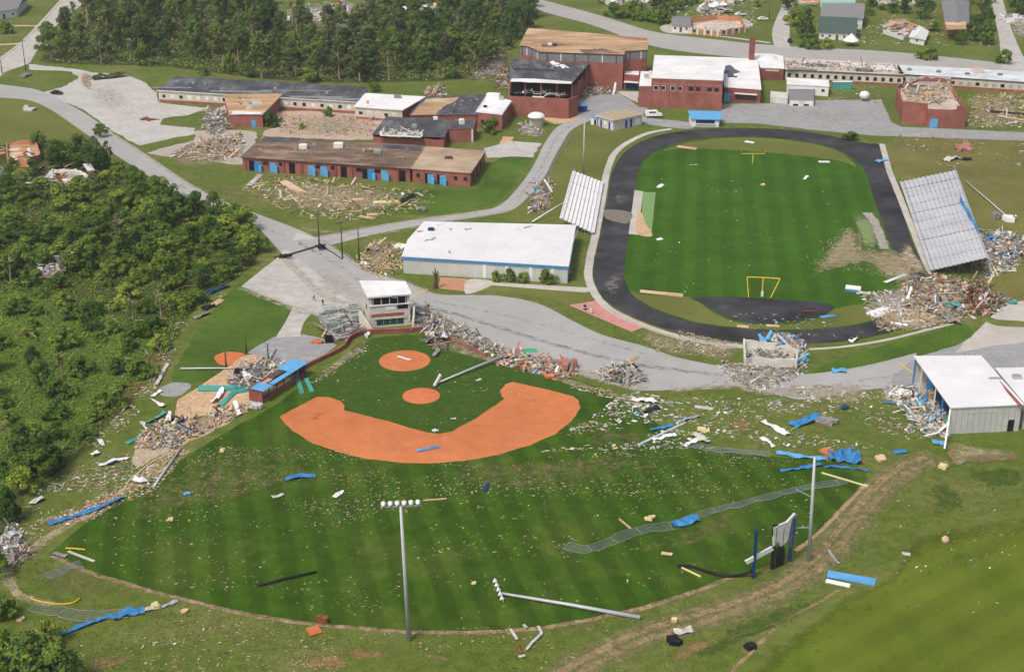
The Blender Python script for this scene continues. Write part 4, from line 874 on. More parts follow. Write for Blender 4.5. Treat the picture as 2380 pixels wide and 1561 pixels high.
# --- right-hand metal hall and its neighbour
F = [Vector((p.x, p.y, 0)) for p in roofpx('mr', [(1632, 932), (2080, 930), (2368, 1258), (1882, 1280)], 5.4)]
b = Bld('open_ended_hall', 'metal hall with white roof, its left end ripped open showing blue inside', 'metal hall', F, 5.4)
f = b.front(); lf = b.edge_near((F[0] + F[3]) / 2)
b.walls(m_wallgrey, skip=(lf,)).floor(m_conc, .08).roof(m_metal, .25, .22, edge=m_trim)
a_, c_ = b.ed(f); W_ = (c_ - a_).length
for k in range(1, 12): b.item(f, k / 12, .07, .05, 5.3, m_steel, 'wall_seam', .03)
b.item(f, .88, 1.2, .03, 2.4, m_black, 'door', .05); b.item(f, .42, W_ * .5, 3.9, 4.15, M('faded_sign_band', (.36, .40, .46), (.43, .47, .52), s=1.5), 'faded_stripe', .02)
a2, c2 = b.ed(lf); d2 = (c2 - a2).normalized()
for k in range(6):
    t = .02 + .96 * k / 5; q = a2.lerp(c2, t)
    MB().box((q.x, q.y, 2.65), (.22, .22, 5.3), math.atan2(d2.y, d2.x)).build('frame_post', m_trim if k % 2 else m_blue, b.root)
n2 = Vector((-d2.y, d2.x, 0))
for t, w in ((.2, 3.0), (.42, 4.5), (.6, 3.4), (.82, 3.0)):
    q = a2.lerp(c2, t) + n2 * 2.2; MB().box((q.x, q.y, 1.9), (w, .3, 3.6), math.atan2(d2.y, d2.x) + .1).build('blue_wall_panel', m_navy if w > 3.1 else m_blue, b.root)
q = a2.lerp(c2, .35) + n2 * 1.5; MB().box((q.x, q.y, .9), (2.2, 1.6, 1.7), .4).build('tan_crate', m_wood, b.root)
q = a2.lerp(c2, .98); MB().bar((q.x, q.y, 5.1), (q.x - 2.5, q.y - 7.0, .3), .3, .3).build('fallen_rafter', m_trim, b.root)
nf = b.ed(f); dep = (F[1] - F[2])
for k in range(1, 14):
    t = k / 14; s0 = a_.lerp(c_, t); MB().bar((s0.x, s0.y, b.rz + .02), (s0.x + (F[0] - F[3]).x, s0.y + (F[0] - F[3]).y, b.rz + .02), .05, .05).build('roof_seam', m_metal, b.rf)
p = P('mr', 2180, 1080, b.rz); b.onroof('mr', 2180, 1080, (2.4, .5, .2), m_steel)
b.overlay(roofpx('mr', [(2210, 1090), (2290, 1175), (2370, 1262), (2345, 1268), (2260, 1170)], b.rz), m_brick, 'red_ridge_trim', jag=.05, lift=.06)
b = Bld('metal_hall', 'white roofed hall cut by the right edge beside the open ended hall', 'metal hall', roofpx('mr', [(2190, 1015), (2560, 1005), (2700, 1230), (2396, 1262)], 4.9), 4.9)
b.walls(m_wallgrey).roof(m_metal, .2, .22, edge=m_trim); b.onroof('mr', 2330, 1075, (1.6, 1.2, .6), m_steel)
b.door(b.front(), .2, 1.2, 2.3, m_black)
# --- shattered block stand at the near bend of the track
b = Bld('concession_stand', 'roofless pale block concession stand broken open beside the track bend', 'concession stand', PP('mr', [(455, 990), (820, 1008), (830, 925), (690, 865), (450, 850)], 0), 2.4)
f = b.front(); b.walls(m_block, tops={i: ((.5, 2.0) if i != f else (1.3, 2.3)) for i in range(5)}, th=.4).floor(m_conc, .12)
b.item(f, .1, 1.0, .8, 1.8, m_steel, 'vent_panel', .04); b.item(f, .5, (b.ed(f)[1] - b.ed(f)[0]).length, .0, .25, m_conc, 'plinth', .1, back=.6)
for t in (.3, .6): b.item(f, t, 1.4, .5, 1.25, m_cream, 'shutter', .05)
# ------------------------------------------------------------------ stands, poles, field furniture
def lerp3(a, b, t): return a + (b - a) * t
def grandstand(name, label, lf, ln, hf, hn, rows, sects, plank, frame, gaps=(), group=None):
    """lf/ln: low edge far/near, hf/hn: high edge far/near (3-D)"""
    c = (lf + ln + hf + hn) / 4; root = thing(name, label, 'bleachers', (c.x, c.y, 0))
    for s in range(sects):
        t0, t1 = s / sects + (.005 if s % 3 == 1 else .0015), (s + 1) / sects - .0012
        for r in range(rows):
            if (s, r) in gaps: continue
            f = r / (rows - 1)
            a = lerp3(lerp3(lf, hf, f), lerp3(ln, hn, f), t0); b_ = lerp3(lerp3(lf, hf, f), lerp3(ln, hn, f), t1)
            j = Vector((0, 0, RND.uniform(-.012, .012)))
            wdt = (hf - lf).to_2d().length / (rows - 1) * 1.02 if hasattr(hf - lf, 'to_2d') else .7
            MB().bar(a + j, b_ + j, wdt, .06).build('seat_plank', plank, root)
    for s in range(sects + 1):
        t = min(1, max(0, s / sects)); a, b_ = lerp3(lf, ln, t), lerp3(hf, hn, t)
        mb = MB(); dn = Vector((0, 0, -.14))
        mb.bar(a + dn, b_ + dn, .14, .18)
        for k in range(5):
            q = lerp3(a, b_, k / 4) + dn; mb.bar((q.x, q.y, 0), q, .12, .12)
            if k: mb.bar((q.x, q.y, .2), lerp3(a, b_, (k - 1) / 4) + dn, .08, .08)
        mb.build('support_frame', frame, root)
    mb = MB(); up = Vector((0, 0, 1.0)); mb.bar(hf + up, hn + up, .07, .07); mb.bar(hf + up * .5, hn + up * .5, .05, .05)
    for k in range(sects * 2 + 1): q = lerp3(hf, hn, k / (sects * 2)); mb.bar(q, q + up, .06, .06)
    mb.build('back_rail', m_steel, root)
    mb = MB(); mb.bar(lf + up * .9, ln + up * .9, .06, .06)
    for k in range(sects * 3 + 1): q = lerp3(lf, ln, k / (sects * 3)); mb.bar(q, q + up * .9, .05, .05)
    mb.build('front_rail', m_steel, root)
    return root
st = grandstand('visitor_stand', 'long grey aluminium bleachers right of the football track', P('bz', 335, 190, 1.0), P('bz', 612, 975, 1.0), P('bz', 800, 92, 5.0), P('bz', 1082, 868, 5.0), 13, 10, m_alum, m_brown)
a, b_ = P('bz', 830, 365, 5.0), P('bz', 1000, 665, 5.0)
for k in range(5):
    q = a.lerp(b_, (k + .5) / 5); MB().bar(a.lerp(b_, k / 5) + Vector((.5, 0, .8)), a.lerp(b_, (k + .93) / 5) + Vector((.5 + .25 * (k % 2), 0, .7)), .12, 1.3).build('blue_back_panel', m_lblue if k % 2 else m_blue, st)
st = grandstand('home_stand', 'short white bleachers left of the football track beside white metal building', P('lb', 800, 292, .7), P('lb', 700, 845, .7), P('lb', 502, 178, 3.4), P('lb', 362, 690, 3.4), 9, 4, m_whalum, m_steel)

def pole(name, label, base, top, r, mat, cat='pole', group=None):
    root = thing(name, label, cat, base, 0, group); MB().tube([base, top], r, 8, 0, r * .6).build('shaft', mat, root, True)
    return root
def lamps(root, c, ax, n, gap, mat_arm, up=Vector((0, 0, 1)), face=Vector((0, 1, 0))):
    ax = ax.normalized(); MB().bar(c - ax * gap * n / 2, c + ax * gap * n / 2, .14, .14).build('crossarm', mat_arm, root)
    for k in range(n):
        q = c + ax * gap * (k - (n - 1) / 2) + up * .35
        mb = MB(); fwd = face.normalized()
        mb.tube([q - fwd * .25, q + fwd * .1, q + fwd * .35], .2, 8, 0, .42)
        l = mb.build('floodlight', m_trim, root, True)
        MB().bar(q - up * .35, q - up * .1, .08, .08).build('bracket', m_steel, l)
m_pole = M('weathered_steel_pole', (.44, .47, .48), (.54, .56, .56), s=1.0, rough=.5, metal=.2)
# standing field lights
b0 = G(951, 1487); t0 = Vector((b0.x - .35, b0.y, 19.4))
# height solved so the lamp bar sits where the photograph has it
def top_at(base, y, lean=0):
    lo, hi = 0, 40
    for _ in range(40):
        m = (lo + hi) / 2; p = Vector((base.x + lean, base.y, m)); d = p - Vector((0, 0, CAM_H))
        v = (-(d.z * CP) - d.y * SP) / (d.y * CP - d.z * SP); py = 780.5 + FPX * v
        if py > y: lo = m
        else: hi = m
    return Vector((base.x + lean, base.y, lo))
t0 = top_at(b0, 1176, -.55); r0 = pole('field_light', 'tall field light standing at the outfield edge, lamps in a row', b0, t0, .34, m_pole, 'light pole'); lamps(r0, t0, Vector((1, .1, 0)), 6, .95, m_steel)
b0 = G(1880, 1302); t0 = top_at(b0, 1062, -.6); r0 = pole('field_light', 'bare field light pole standing right of the scoreboard', b0, t0, .34, m_pole, 'light pole')
q = G(1880, 1302).lerp(t0, .33); MB().bar(q, q + Vector((-3.2, .5, -.5)), .14, .14).build('bent_arm', m_steel, r0); q = b0.lerp(t0, .62); MB().bar(q, q + Vector((-2.6, .3, 1.2)), .14, .14).build('bent_arm', m_steel, r0)
b0 = G(1356, 402); t0 = top_at(b0, 284); pole('field_light', 'slim light pole behind the white bleachers without lamps', b0, t0, .26, m_pole, 'light pole')
# fallen poles
def fallen(name, label, a, b_, r, mat, lamp=None, cat='fallen pole'):
    rt = thing(name, label, cat, (a.x, a.y, 0)); MB().tube([a, a.lerp(b_, .5) + Vector((0, 0, .1)), b_], r, 8, 0, r * .6).build('shaft', mat, rt, True)
    if lamp: lamps(rt, b_ + Vector((0, 0, .3)), lamp, 5, .8, m_steel, Vector((0, 0, .6)), Vector((-1, .3, .4)))
    return rt
fallen('toppled_light', 'toppled field light lying across near outfield with its lamp cluster', G(1488, 1434, .35), G(1160, 1377, .5), .34, m_pole, Vector((-.4, 1, .5)))
fallen('toppled_light', 'toppled dark pole lying alone in the left outfield grass', G(598, 1360, .25), G(735, 1328, .3), .24, m_black, None)
fallen('toppled_light', 'toppled light lying from the dugout rubble across the infield grass', G(1178, 824, .8), G(1018, 889, .4), .3, m_pole, Vector((.3, 1, .2)))
fallen('toppled_light', 'white pole propped from the ground onto the white bleachers', P('lb', 50, 725, .3), P('lb', 430, 492, 2.8), .22, m_trim)
fallen('toppled_light', 'toppled grey pole lying in dry grass right of the long bleachers', P('bz', 905, 190, .4), P('bz', 1290, 520, .4), .28, m_pole, Vector((1, -.3, .2)))
fallen('toppled_light', 'thin grey pole lying on the verge behind the blue roofed dugout', P('dg', 260, 345, .3), P('dg', 1180, 345, .3), .22, m_pole)
fallen('toppled_light', 'grey pole lying along the left fence line', P('bl', 1055, 285, .3), P('bl', 1245, 15, .3), .25, m_pole)
# utility poles
def utility(label, base, ytop, lean=0, arm=True, broken=False):
    t = top_at(base, ytop, lean); rt = pole('utility_pole', label, base, t, .2, m_brown, 'utility pole')
    if arm:
        d = (t - base).normalized(); q = t - d * .6
        MB().box(q, (2.4, .14, .16), .3).build('crossarm', m_brown, rt)
        for k in (-1, -.4, .4, 1): MB().tube([q + Vector((k, k * .3, .08)), q + Vector((k, k * .3, .35))], .06, 6).build('insulator', m_steel, rt)
    return t
utility('wooden utility pole at road junction with wires dragged across the road', G(742, 570), 492)
utility('wooden utility pole between the junction pole and the white metal building', G(796, 600), 512)
utility('thin utility pole nearest the white metal building debris', G(835, 608), 530, 0, False)
utility('leaning pole on the grass triangle at the top left road', G(60, 163), 92)
utility('short pole on the gravel lot edge at far left', P('tl', 15, 505), 140, 0, False)
utility('dark post on clay patch behind the destroyed dugout', P('ml', 1553, 995), 514.4 + .33854 * 885, 0, False)
utility('dark post at the near corner of the asphalt pad', P('ml', 1692, 905), 514.4 + .33854 * 790, 0, False)
utility('dark post standing in the middle of the asphalt pad', P('ml', 1842, 940), 514.4 + .33854 * 838, 0, False)
utility('utility pole beside the side street near the collapsed brick house', P('fr', 902, 120), 12)
rt = thing('fallen_line', 'dark tangle of poles and wire lying across the road junction', 'downed line', P('ml', 1960, 240))
MB().tube([P('ml', 1880, 245, .2), P('ml', 1990, 225, .3), P('ml', 2190, 165, .3)], .2, 7).build('shaft', m_brown, rt)
mb = MB()
for k in range(8): mb.bar(P('ml', 1940 + RND.uniform(-40, 40), 235 + RND.uniform(-12, 18), .2), P('ml', 1960 + RND.uniform(-50, 50), 235 + RND.uniform(-14, 14), RND.uniform(.3, 1.2)), .25, .3)
mb.build('tangle', m_black, rt)
mb = MB()
for k in range(8): mb.bar(P('ml', 2190 + RND.uniform(-30, 30), 165 + RND.uniform(-10, 20), .2), P('ml', 2200 + RND.uniform(-40, 40), 170 + RND.uniform(-14, 14), RND.uniform(.4, 1.4)), .25, .3)
mb.build('tangle', m_black, rt)
MB().tube([P('ml', 2200, 170, .3), P('ml', 2280, 210, .15), P('ml', 2350, 260, .15)], .12, 6).build('cable', m_black, rt)
# goal posts
m_goal = M('yellow_goal_paint', (.62, .42, .04), (.70, .50, .08), s=2, rough=.5)
p = G(1749, 380); rt = thing('goal_post', 'far yellow goal post standing at far end of the football field', 'goal post', p)
MB().tube([p, p + Vector((0, 0, 3.05))], .16, 8).build('stem', m_goal, rt)
MB().tube([p + Vector((-3.55, 0, 3.05)), p + Vector((3.55, 0, 3.05))], .11, 8).build('crossbar', m_goal, rt)
for s in (-1, 1): MB().tube([p + Vector((s * 3.55, 0, 3.05)), p + Vector((s * 3.7, -.3, 4.2))], .08, 8).build('upright', m_goal, rt)
p = G(1771, 688); rt = thing('goal_post', 'near yellow goal post folded over with uprights hanging to the ground', 'goal post', p)
pk = top_at(p, 645); MB().tube([p, pk], .17, 8).build('stem', m_goal, rt)
l_, r_ = pk + Vector((-3.7, .3, .05)), pk + Vector((3.9, .2, -.35))
MB().tube([l_, pk, r_], .14, 8).build('crossbar', m_goal, rt); MB().tube([l_, G(1740, 691, .1)], .12, 8).build('upright', m_goal, rt); MB().tube([r_, G(1791, 692, .1)], .12, 8).build('upright', m_goal, rt)
MB().box((p.x, p.y - .1, .6), (.5, .5, 1.2)).build('pad', m_trim, rt)
# --- scoreboard
p = P('br', 690, 830); rt = thing('scoreboard', 'wrecked scoreboard with tattered white panel hanging on dark posts', 'scoreboard', p)
def S(x, y, dy=0):    # a point of the board standing in the plane of its posts
    base = P('br', x, 830 + (690 - x) * .42); return top_at(base, 1034.4 + .33854 * y)
for x in (650, 700, 770):
    bs_ = P('br', x, 830 + (690 - x) * .42); MB().bar(bs_, S(x, 500 if x > 700 else 560), .5, .5).build('post', m_navy if x > 750 else m_black, rt)
def slab(pts, th, mat, name, root):
    pts = [Vector(q) for q in pts]; n = (pts[1] - pts[0]).cross(pts[-1] - pts[0]).normalized() * th; k = len(pts)
    mb = MB(); mb.add(pts + [q + n for q in pts], [tuple(range(k))[::-1], tuple(range(k, 2 * k))] + [(i, (i + 1) % k, k + (i + 1) % k, k + i) for i in range(k)])
    return mb.build(name, mat, root)
slab([S(628, 560), S(640, 690), S(670, 650), S(690, 690), S(735, 650), S(752, 500), S(780, 470), S(770, 460), S(720, 520)], .3, M('tattered_white_panel', (.5, .5, .48), (.72, .72, .70), s=.9, det=7), 'board_panel', rt)
slab([S(745, 505), S(740, 640), S(760, 700), S(790, 640), S(792, 470)], .25, M('slate_blue_panel', (.08, .12, .16), (.16, .21, .25), s=.9), 'board_panel', rt)
slab([S(628, 540), S(625, 610), S(650, 640), S(665, 540)], .2, m_black, 'dark_void', rt)
slab([S(450, 790), S(465, 812), S(645, 715), S(630, 690)], .25, m_trim, 'hanging_sign', rt)
for k, (x, y) in enumerate([(655, 700), (680, 705), (720, 700)]): MB().bar(S(x, y), P('br', x + 4, 830 + (690 - x) * .42), .55, .35).build('hanging_cloth', m_black, rt)
bs_ = P('br', 520, 905); MB().bar(bs_, top_at(bs_, 1034.4 + .33854 * 585), .55, .45).build('post', m_navy, rt)
mb = MB(); ln = [P('br', 0, 825, .3), P('br', 100, 830, .35), P('br', 220, 870, .3), P('br', 330, 895, .3), P('br', 420, 890, .4), P('br', 500, 870, .9), P('br', 520, 840, 1.2)]
mb.tube(spline(ln, 4, False), .22, 6); mb.build('torn_netting', m_black, rt)
# --- dugouts
A_, B_ = P('dg', 1310, 790), P('dg', 1860, 440)
rt = thing('dugout', 'brick dugout with torn light blue roof facing the infield', 'dugout', (A_ + B_) / 2)
d_ = (B_ - A_).normalized(); n_ = Vector((-d_.y, d_.x, 0)); L_ = (B_ - A_).length
if n_.x > 0: n_ = -n_
bq = [A_, B_, B_ + n_ * 3.2, A_ + n_ * 3.2]
MB().prism([bq[3], bq[2], bq[2] - n_ * .3, bq[3] - n_ * .3], 0, 2.7).build('back_wall', m_brickd, rt)
for q in (A_, B_ - d_ * .3): MB().prism([q, q + d_ * .3, q + d_ * .3 + n_ * 2.88, q + n_ * 2.88], 0, 2.6).build('end_wall', m_brickd, rt)
MB().prism([A_ + d_ * .31 + n_ * .05, B_ - d_ * .31 + n_ * .05, B_ - d_ * .31 + n_ * .3, A_ + d_ * .31 + n_ * .3], 0, .7).build('front_wall', m_brick, rt)
for k in range(1, 6): q = A_ + d_ * (L_ * k / 6) + n_ * .15; MB().box((q.x, q.y, 1.65), (.18, .18, 1.9)).build('roof_post', m_teal if k > 3 else m_brown, rt)
MB().prism([A_ + d_ * .31 + n_ * 1.2, B_ - d_ * .31 + n_ * 1.2, B_ - d_ * .31 + n_ * 2.6, A_ + d_ * .31 + n_ * 2.6], .05, .5).build('bench', m_wood, rt)
for (u0, u1, w0, w1, zz, mt) in [(-.02, .2, -.5, 2.6, 2.75, m_lblue), (.2, .36, 1.2, 2.4, 2.7, m_tanroof), (.22, .66, -.5, .75, 2.78, m_lblue), (.66, 1.03, -.5, 3.5, 2.8, m_lblue), (.36, .66, 1.6, 3.4, 2.55, m_brown)]:
    q = [A_ + d_ * L_ * u0 + n_ * w0, A_ + d_ * L_ * u1 + n_ * w0, A_ + d_ * L_ * u1 + n_ * w1, A_ + d_ * L_ * u0 + n_ * w1]
    MB().prism(q, zz, zz + .12).build('roof_panel', mt, rt)
# --- brick backstop wall, retaining walls
def wall_run(name, label, pts, h, th, mat, cap=None):
    c = sum(pts, Vector()) / len(pts); rt = thing(name, label, 'wall', (c.x, c.y, 0)); pts = spline(pts, 4, False)
    L1, R1 = track_of(pts, th, smooth=False)
    mb = MB(); n = len(L1)
    mb.v = [(p.x, p.y, 0) for p in L1] + [(p.x, p.y, 0) for p in R1] + [(p.x, p.y, h) for p in L1] + [(p.x, p.y, h) for p in R1]
    for i in range(n - 1):
        mb.f += [[n + i, n + i + 1, 3 * n + i + 1, 3 * n + i], [i + 1, i, 2 * n + i, 2 * n + i + 1], [2 * n + i, 3 * n + i, 3 * n + i + 1, 2 * n + i + 1]]; mb.m += [0, 0, 0]
    mb.f += [[0, n, 3 * n, 2 * n], [n - 1, 3 * n - 1, 4 * n - 1, 2 * n - 1]]; mb.m += [0, 0]
    mb.build('wall_face', mat, rt)
    if cap:
        L2, R2 = track_of(pts, th + .12, smooth=False); mb = MB()
        mb.v = [(p.x, p.y, h + .002) for p in L2] + [(p.x, p.y, h + .002) for p in R2] + [(p.x, p.y, h + .14) for p in L2] + [(p.x, p.y, h + .14) for p in R2]
        for i in range(n - 1):
            mb.f += [[n + i, n + i + 1, 3 * n + i + 1, 3 * n + i], [i + 1, i, 2 * n + i, 2 * n + i + 1], [2 * n + i, 3 * n + i, 3 * n + i + 1, 2 * n + i + 1]]; mb.m += [0, 0, 0]
        mb.build('coping', cap, rt)
    return rt
wall_run('backstop_wall', 'low curved brick backstop wall below the press box', PP('pb', [(455, 1100), (500, 1020), (590, 960), (740, 915), (1000, 898), (1300, 890), (1580, 870)]), 1.0, .35, m_brickd, m_brick)
wall_run('backstop_wall', 'low brick wall running from the press box down to blue roofed dugout', PP('pb', [(440, 1110), (330, 1180), (150, 1270), (-60, 1370), (-180, 1440)]), .8, .35, m_brick, m_brick)
wall_run('backstop_wall', 'low brick wall running right from the press box along the road', PP('mm', [(750, 800), (850, 850), (940, 895), (1010, 930)]), .6, .35, m_brick, m_brick)
wall_run('retaining_wall', 'pale concrete kerb wall along the outer bend of the track', V((1405, 712), (1465, 748), (1560, 783), (1650, 801), (1712, 810)), .5, .3, m_conc)
# side stands flanking the press box
m_wconc = M('weathered_grey_concrete', (.24, .24, .22), (.42, .42, .39), s=.9, det=9, fine=.2)
def broken_stand(name, label, k, fl, fr_, bl_, br_, rows, h, mat):
    a, b_, c, d = [P(k, *q) for q in (fl, fr_, br_, bl_)]; o = (a + b_ + c + d) / 4
    rt = thing(name, label, 'stand', (o.x, o.y, 0))
    for r in range(rows):
        f0, f1 = r / rows, (r + 1) / rows - .02
        z = h * (r + 1) / rows
        q = [a.lerp(d, f0), b_.lerp(c, f0), b_.lerp(c, f1), a.lerp(d, f1)]
        mb = MB(); mb.prism(q, 0, z)
        mb.v = [(x, y, zz if zz < .01 else max(.1, zz + .9 * noise.noise(Vector((x * .35, y * .35, r * 1.7))) - .25)) for x, y, zz in mb.v]
        mb.build('step', mat, rt)
        s0, s1 = a.lerp(d, (f0 + f1) / 2), b_.lerp(c, (f0 + f1) / 2); j = RND.uniform(.05, .3)
        MB().bar(s0.lerp(s1, j) + Vector((0, 0, z + .4)), s0.lerp(s1, min(1, j + RND.uniform(.4, .7))) + Vector((0, 0, z + .35)), .4, .06).build('bench', m_teal if r % 3 == 2 else m_dgreen if r % 3 else m_alum, rt)
    return rt
broken_stand('side_stand', 'broken pale stepped stand left of the press box with dark opening', 'pb', (290, 1030), (620, 920), (60, 700), (380, 640), 6, 2.6, m_wconc)
p = P('pb', 210, 1035); MB().box((p.x, p.y - .05, .9), (1.6, .3, 1.8), .2).build('dark_opening', m_hole, bpy.data.objects['side_stand'], org=(p.x, p.y, 0))
broken_stand('side_stand', 'grey stepped stand between left broken stand and the press box', 'pb', (640, 900), (800, 850), (420, 640), (660, 610), 5, 2.4, m_wconc)
broken_stand('side_stand', 'shattered grey stepped stand right of the press box', 'pb', (1400, 850), (1640, 860), (1420, 640), (1620, 660), 5, 2.0, m_wconc)
# ------------------------------------------------------------------ houses beyond the school
m_orange = M('orange_brick', (.46, .20, .10), (.56, .28, .16), s=1.2, det=7, s2=.2, v2=.15)
m_siding = M('white_siding', (.62, .62, .60), (.72, .72, .70), s=.8)
def house(name, label, k, pts, h, g, wall, roof, nwin=4, door=True, cat='house'):
    b = shed(name, label, cat, PP(k, pts), h, wall, roof, over=.5, gable=g); f = b.front()
    for i in range(nwin):
        t = (i + .5) / nwin
        if door and i == nwin // 2: b.door(f, t, 1.1, 2.1, m_brown)
        else: b.win(f, t, 1.1, 1.0, 2.2)
    for e in (f + 1, f + 3): b.win(e % 4, .5, 1.1, 1.0, 2.2)
    return b
b = Bld('roofless_house', 'roofless orange brick house with white columns beyond the highway', 'house', PP('fr', [(440, 198), (610, 214), (768, 188), (740, 128), (600, 120), (440, 140)]), 3.0)
b.walls(m_orange, tops={i: (2.0, 3.0) for i in range(6)}).floor(m_pinkroof, .3)
for e in range(6):
    a_, c_ = b.ed(e)
    if (c_ - a_).x > 2:
        for t in (.05, .28, .52, .75, .97): b.item(e, t, .8, 0, 3.0, m_siding, 'column', .15)
        for t in (.17, .64): b.win(e, t, 1.6, .9, 2.3, m_siding)
b = house('porch_house', 'grey sided small house left of the roofless orange brick house', 'fr', [(340, 185), (440, 190), (440, 135), (345, 130)], 2.8, 1.2, m_siding, m_greyroof, 3)
b = house('large_house', 'large house with dark green front roof by the highway', 'fr', [(1190, 228), (1400, 238), (1400, 175), (1195, 168)], 3.0, 4.6, m_siding, m_dgreen, 5)
b = house('gabled_house', 'grey gabled house section behind the dark green roof', 'fr', [(1200, 168), (1440, 170), (1440, 100), (1210, 100)], 4.6, 4.2, m_siding, m_greyroof, 4)
b = house('green_roof_house', 'house with pale green metal roof at the top edge of the view', 'fr', [(1200, 95), (1390, 96), (1390, 40), (1205, 40)], 4.2, 3.4, m_siding, m_greenroof, 3)
p = P('fr', 1375, 265); rt = thing('white_canopy', 'white pointed canopy beside the dark green roofed house', 'canopy', p)
mb = MB(); mb.lathe((p.x, p.y, 2.0), [(3.4, 0), (3.2, .4), (1.4, 1.8), (.1, 3.0)], 8); mb.build('cover', m_trim, rt)
for k in range(4): a = k * math.pi / 2 + .7; MB().tube([(p.x + 2.6 * math.cos(a), p.y + 2.6 * math.sin(a), 0), (p.x + 2.6 * math.cos(a), p.y + 2.6 * math.sin(a), 2.2)], .08, 6).build('leg', m_steel, rt)
b = Bld('collapsed_house', 'collapsed house with shredded tan and grey roof in grassy yard', 'house', PP('fr', [(1560, 195), (1680, 235), (1790, 185), (1690, 140), (1600, 145)]), 2.2)
b.walls(m_siding, tops={i: (.8, 2.4) for i in range(5)}).floor(m_pinkroof, .9)
for k in range(26):
    q = b.c + Vector((RND.gauss(0, 6), RND.gauss(0, 7), 1.4 + RND.random())); MB().box(q, (RND.uniform(2, 6), RND.uniform(1, 3), .1), RND.uniform(0, 3), RND.uniform(-.6, .6), RND.uniform(-.5, .5)).build('roof_fragment', RND.choice([m_tanroof, m_greyroof, m_brnroof, m_orange, m_siding]), b.root)
b = house('white_garage', 'small white gabled garage in front of the collapsed house', 'fr', [(1715, 250), (1800, 265), (1820, 215), (1740, 200)], 2.4, 1.4, m_siding, m_siding, 2)
b = house('orange_front_house', 'tall house with grey roof and orange gable front at upper right', 'fr', [(1925, 200), (2050, 195), (2050, 60), (1900, 60)], 4.0, 1.5, m_orange, m_greyroof, 3)
b.overlay([G(2196, 52, 5.0), G(2245, 50, 5.0), G(2246, 68, 5.0), G(2200, 70, 5.0)], m_tanroof, 'stripped_corner', z=5.0)
b = house('white_corner_house', 'white house with grey roof at the top left corner', 'tl', [(-120, 150), (120, 118), (190, 45), (-60, 50)], 3.6, 1.6, m_siding, m_greyroof, 4)
b = Bld('roofless_cottage', 'roofless orange brick cottage at edge of the left wood', 'house', PP('tl', [(55, 1140), (200, 1150), (285, 1105), (250, 1020), (50, 1030)]), 3.0)
b.walls(m_orange, tops={i: (2.0, 3.3) for i in range(5)}).floor(m_tanroof, 1.6)
for k in range(18):
    q = b.c + Vector((RND.gauss(0, 4), RND.gauss(0, 4), 2.2 + RND.random())); MB().box(q, (RND.uniform(1, 4), RND.uniform(.5, 2), .12), RND.uniform(0, 3), RND.uniform(-.5, .5), RND.uniform(-.5, .5)).build('roof_fragment', RND.choice([m_tanroof, m_orange, m_wood, m_siding]), b.root)
b = Bld('collapsed_cottage', 'heap of white and tan wreckage of a cottage inside the left wood', 'house', PP('tl', [(320, 1300), (470, 1290), (610, 1230), (520, 1180), (360, 1180)]), 1.2)
b.walls(m_siding, tops={i: (.4, 1.4) for i in range(5)}).floor(m_straw if False else m_pinkroof, .5)
for k in range(30):
    q = b.c + Vector((RND.gauss(0, 6), RND.gauss(0, 6), .9 + RND.random())); MB().box(q, (RND.uniform(1, 4), RND.uniform(.6, 2.4), .12), RND.uniform(0, 3), RND.uniform(-.6, .6), RND.uniform(-.6, .6)).build('roof_fragment', RND.choice([m_tanroof, m_siding, m_siding, m_rust, m_brown]), b.root)
for lab, k, x, y, mt in [('wrecked house with white wall fragments in the clearing of the far wood', 'tl', 2140, 130, m_siding), ('wrecked orange brick house in the clearing at the top edge', 'tl', 2330, 60, m_orange), ('grey roofed wreck beside the far wood clearing', 'tm', 150, 70, m_greyroof), ('white caved-in roof among far trees', 'tm', 590, 80, m_siding), ('wrecked white house at top edge above the highway bend', 'tm', 1920, 30, m_siding), ('wrecked pale house at the top edge beside the side street', 'fr', 620, 25, m_siding), ('wrecked grey house behind the roofless orange brick house', 'fr', 560, 70, m_greyroof), ('wrecked white house left of the top porch house', 'fr', 90, 22, m_siding), ('wrecked tan house at the top edge right of the green roof', 'fr', 1560, 28, m_siding), ('wrecked house at the top edge left of the orange front house', 'fr', 1760, 22, m_greyroof), ('wrecked pale house at the right edge beyond the right side street', 'fr', 2345, 130, m_siding), ('wrecked brick house at the top edge right of the side street', 'fr', 1120, 18, m_orange), ('wrecked red heap deep inside the left wood', 'ml', 470, 290, m_rust), ('pale wreck of a trailer deep inside the left wood', 'ml', 350, 370, m_siding)]:
    p = P(k, x, y); rt = thing('wrecked_house', lab, 'house', p); big = 1 if k != 'ml' else .45
    MB().box((p.x, p.y, .5), (11 * big, 8 * big, 1.0), .2).build('foundation', m_pinkroof, rt)
    for w in range(3): MB().box((p.x + (w - 1) * 4.5 * big, p.y - 3 * big + w, 1.4), (3.6 * big, .3, 2.4), RND.uniform(-.4, .4), RND.uniform(-.3, .3)).build('wall', mt if w else m_siding, rt)
    for w in range(12): MB().box((p.x + RND.gauss(0, 5) * big, p.y + RND.gauss(0, 4) * big, 1.2 + RND.random() * 1.6), (RND.uniform(2, 6) * big, RND.uniform(1, 3) * big, .14), RND.uniform(0, 3), RND.uniform(-.6, .6), RND.uniform(-.6, .6)).build('roof_fragment', RND.choice([mt, mt, m_siding, m_greyroof, m_tanroof]), rt)
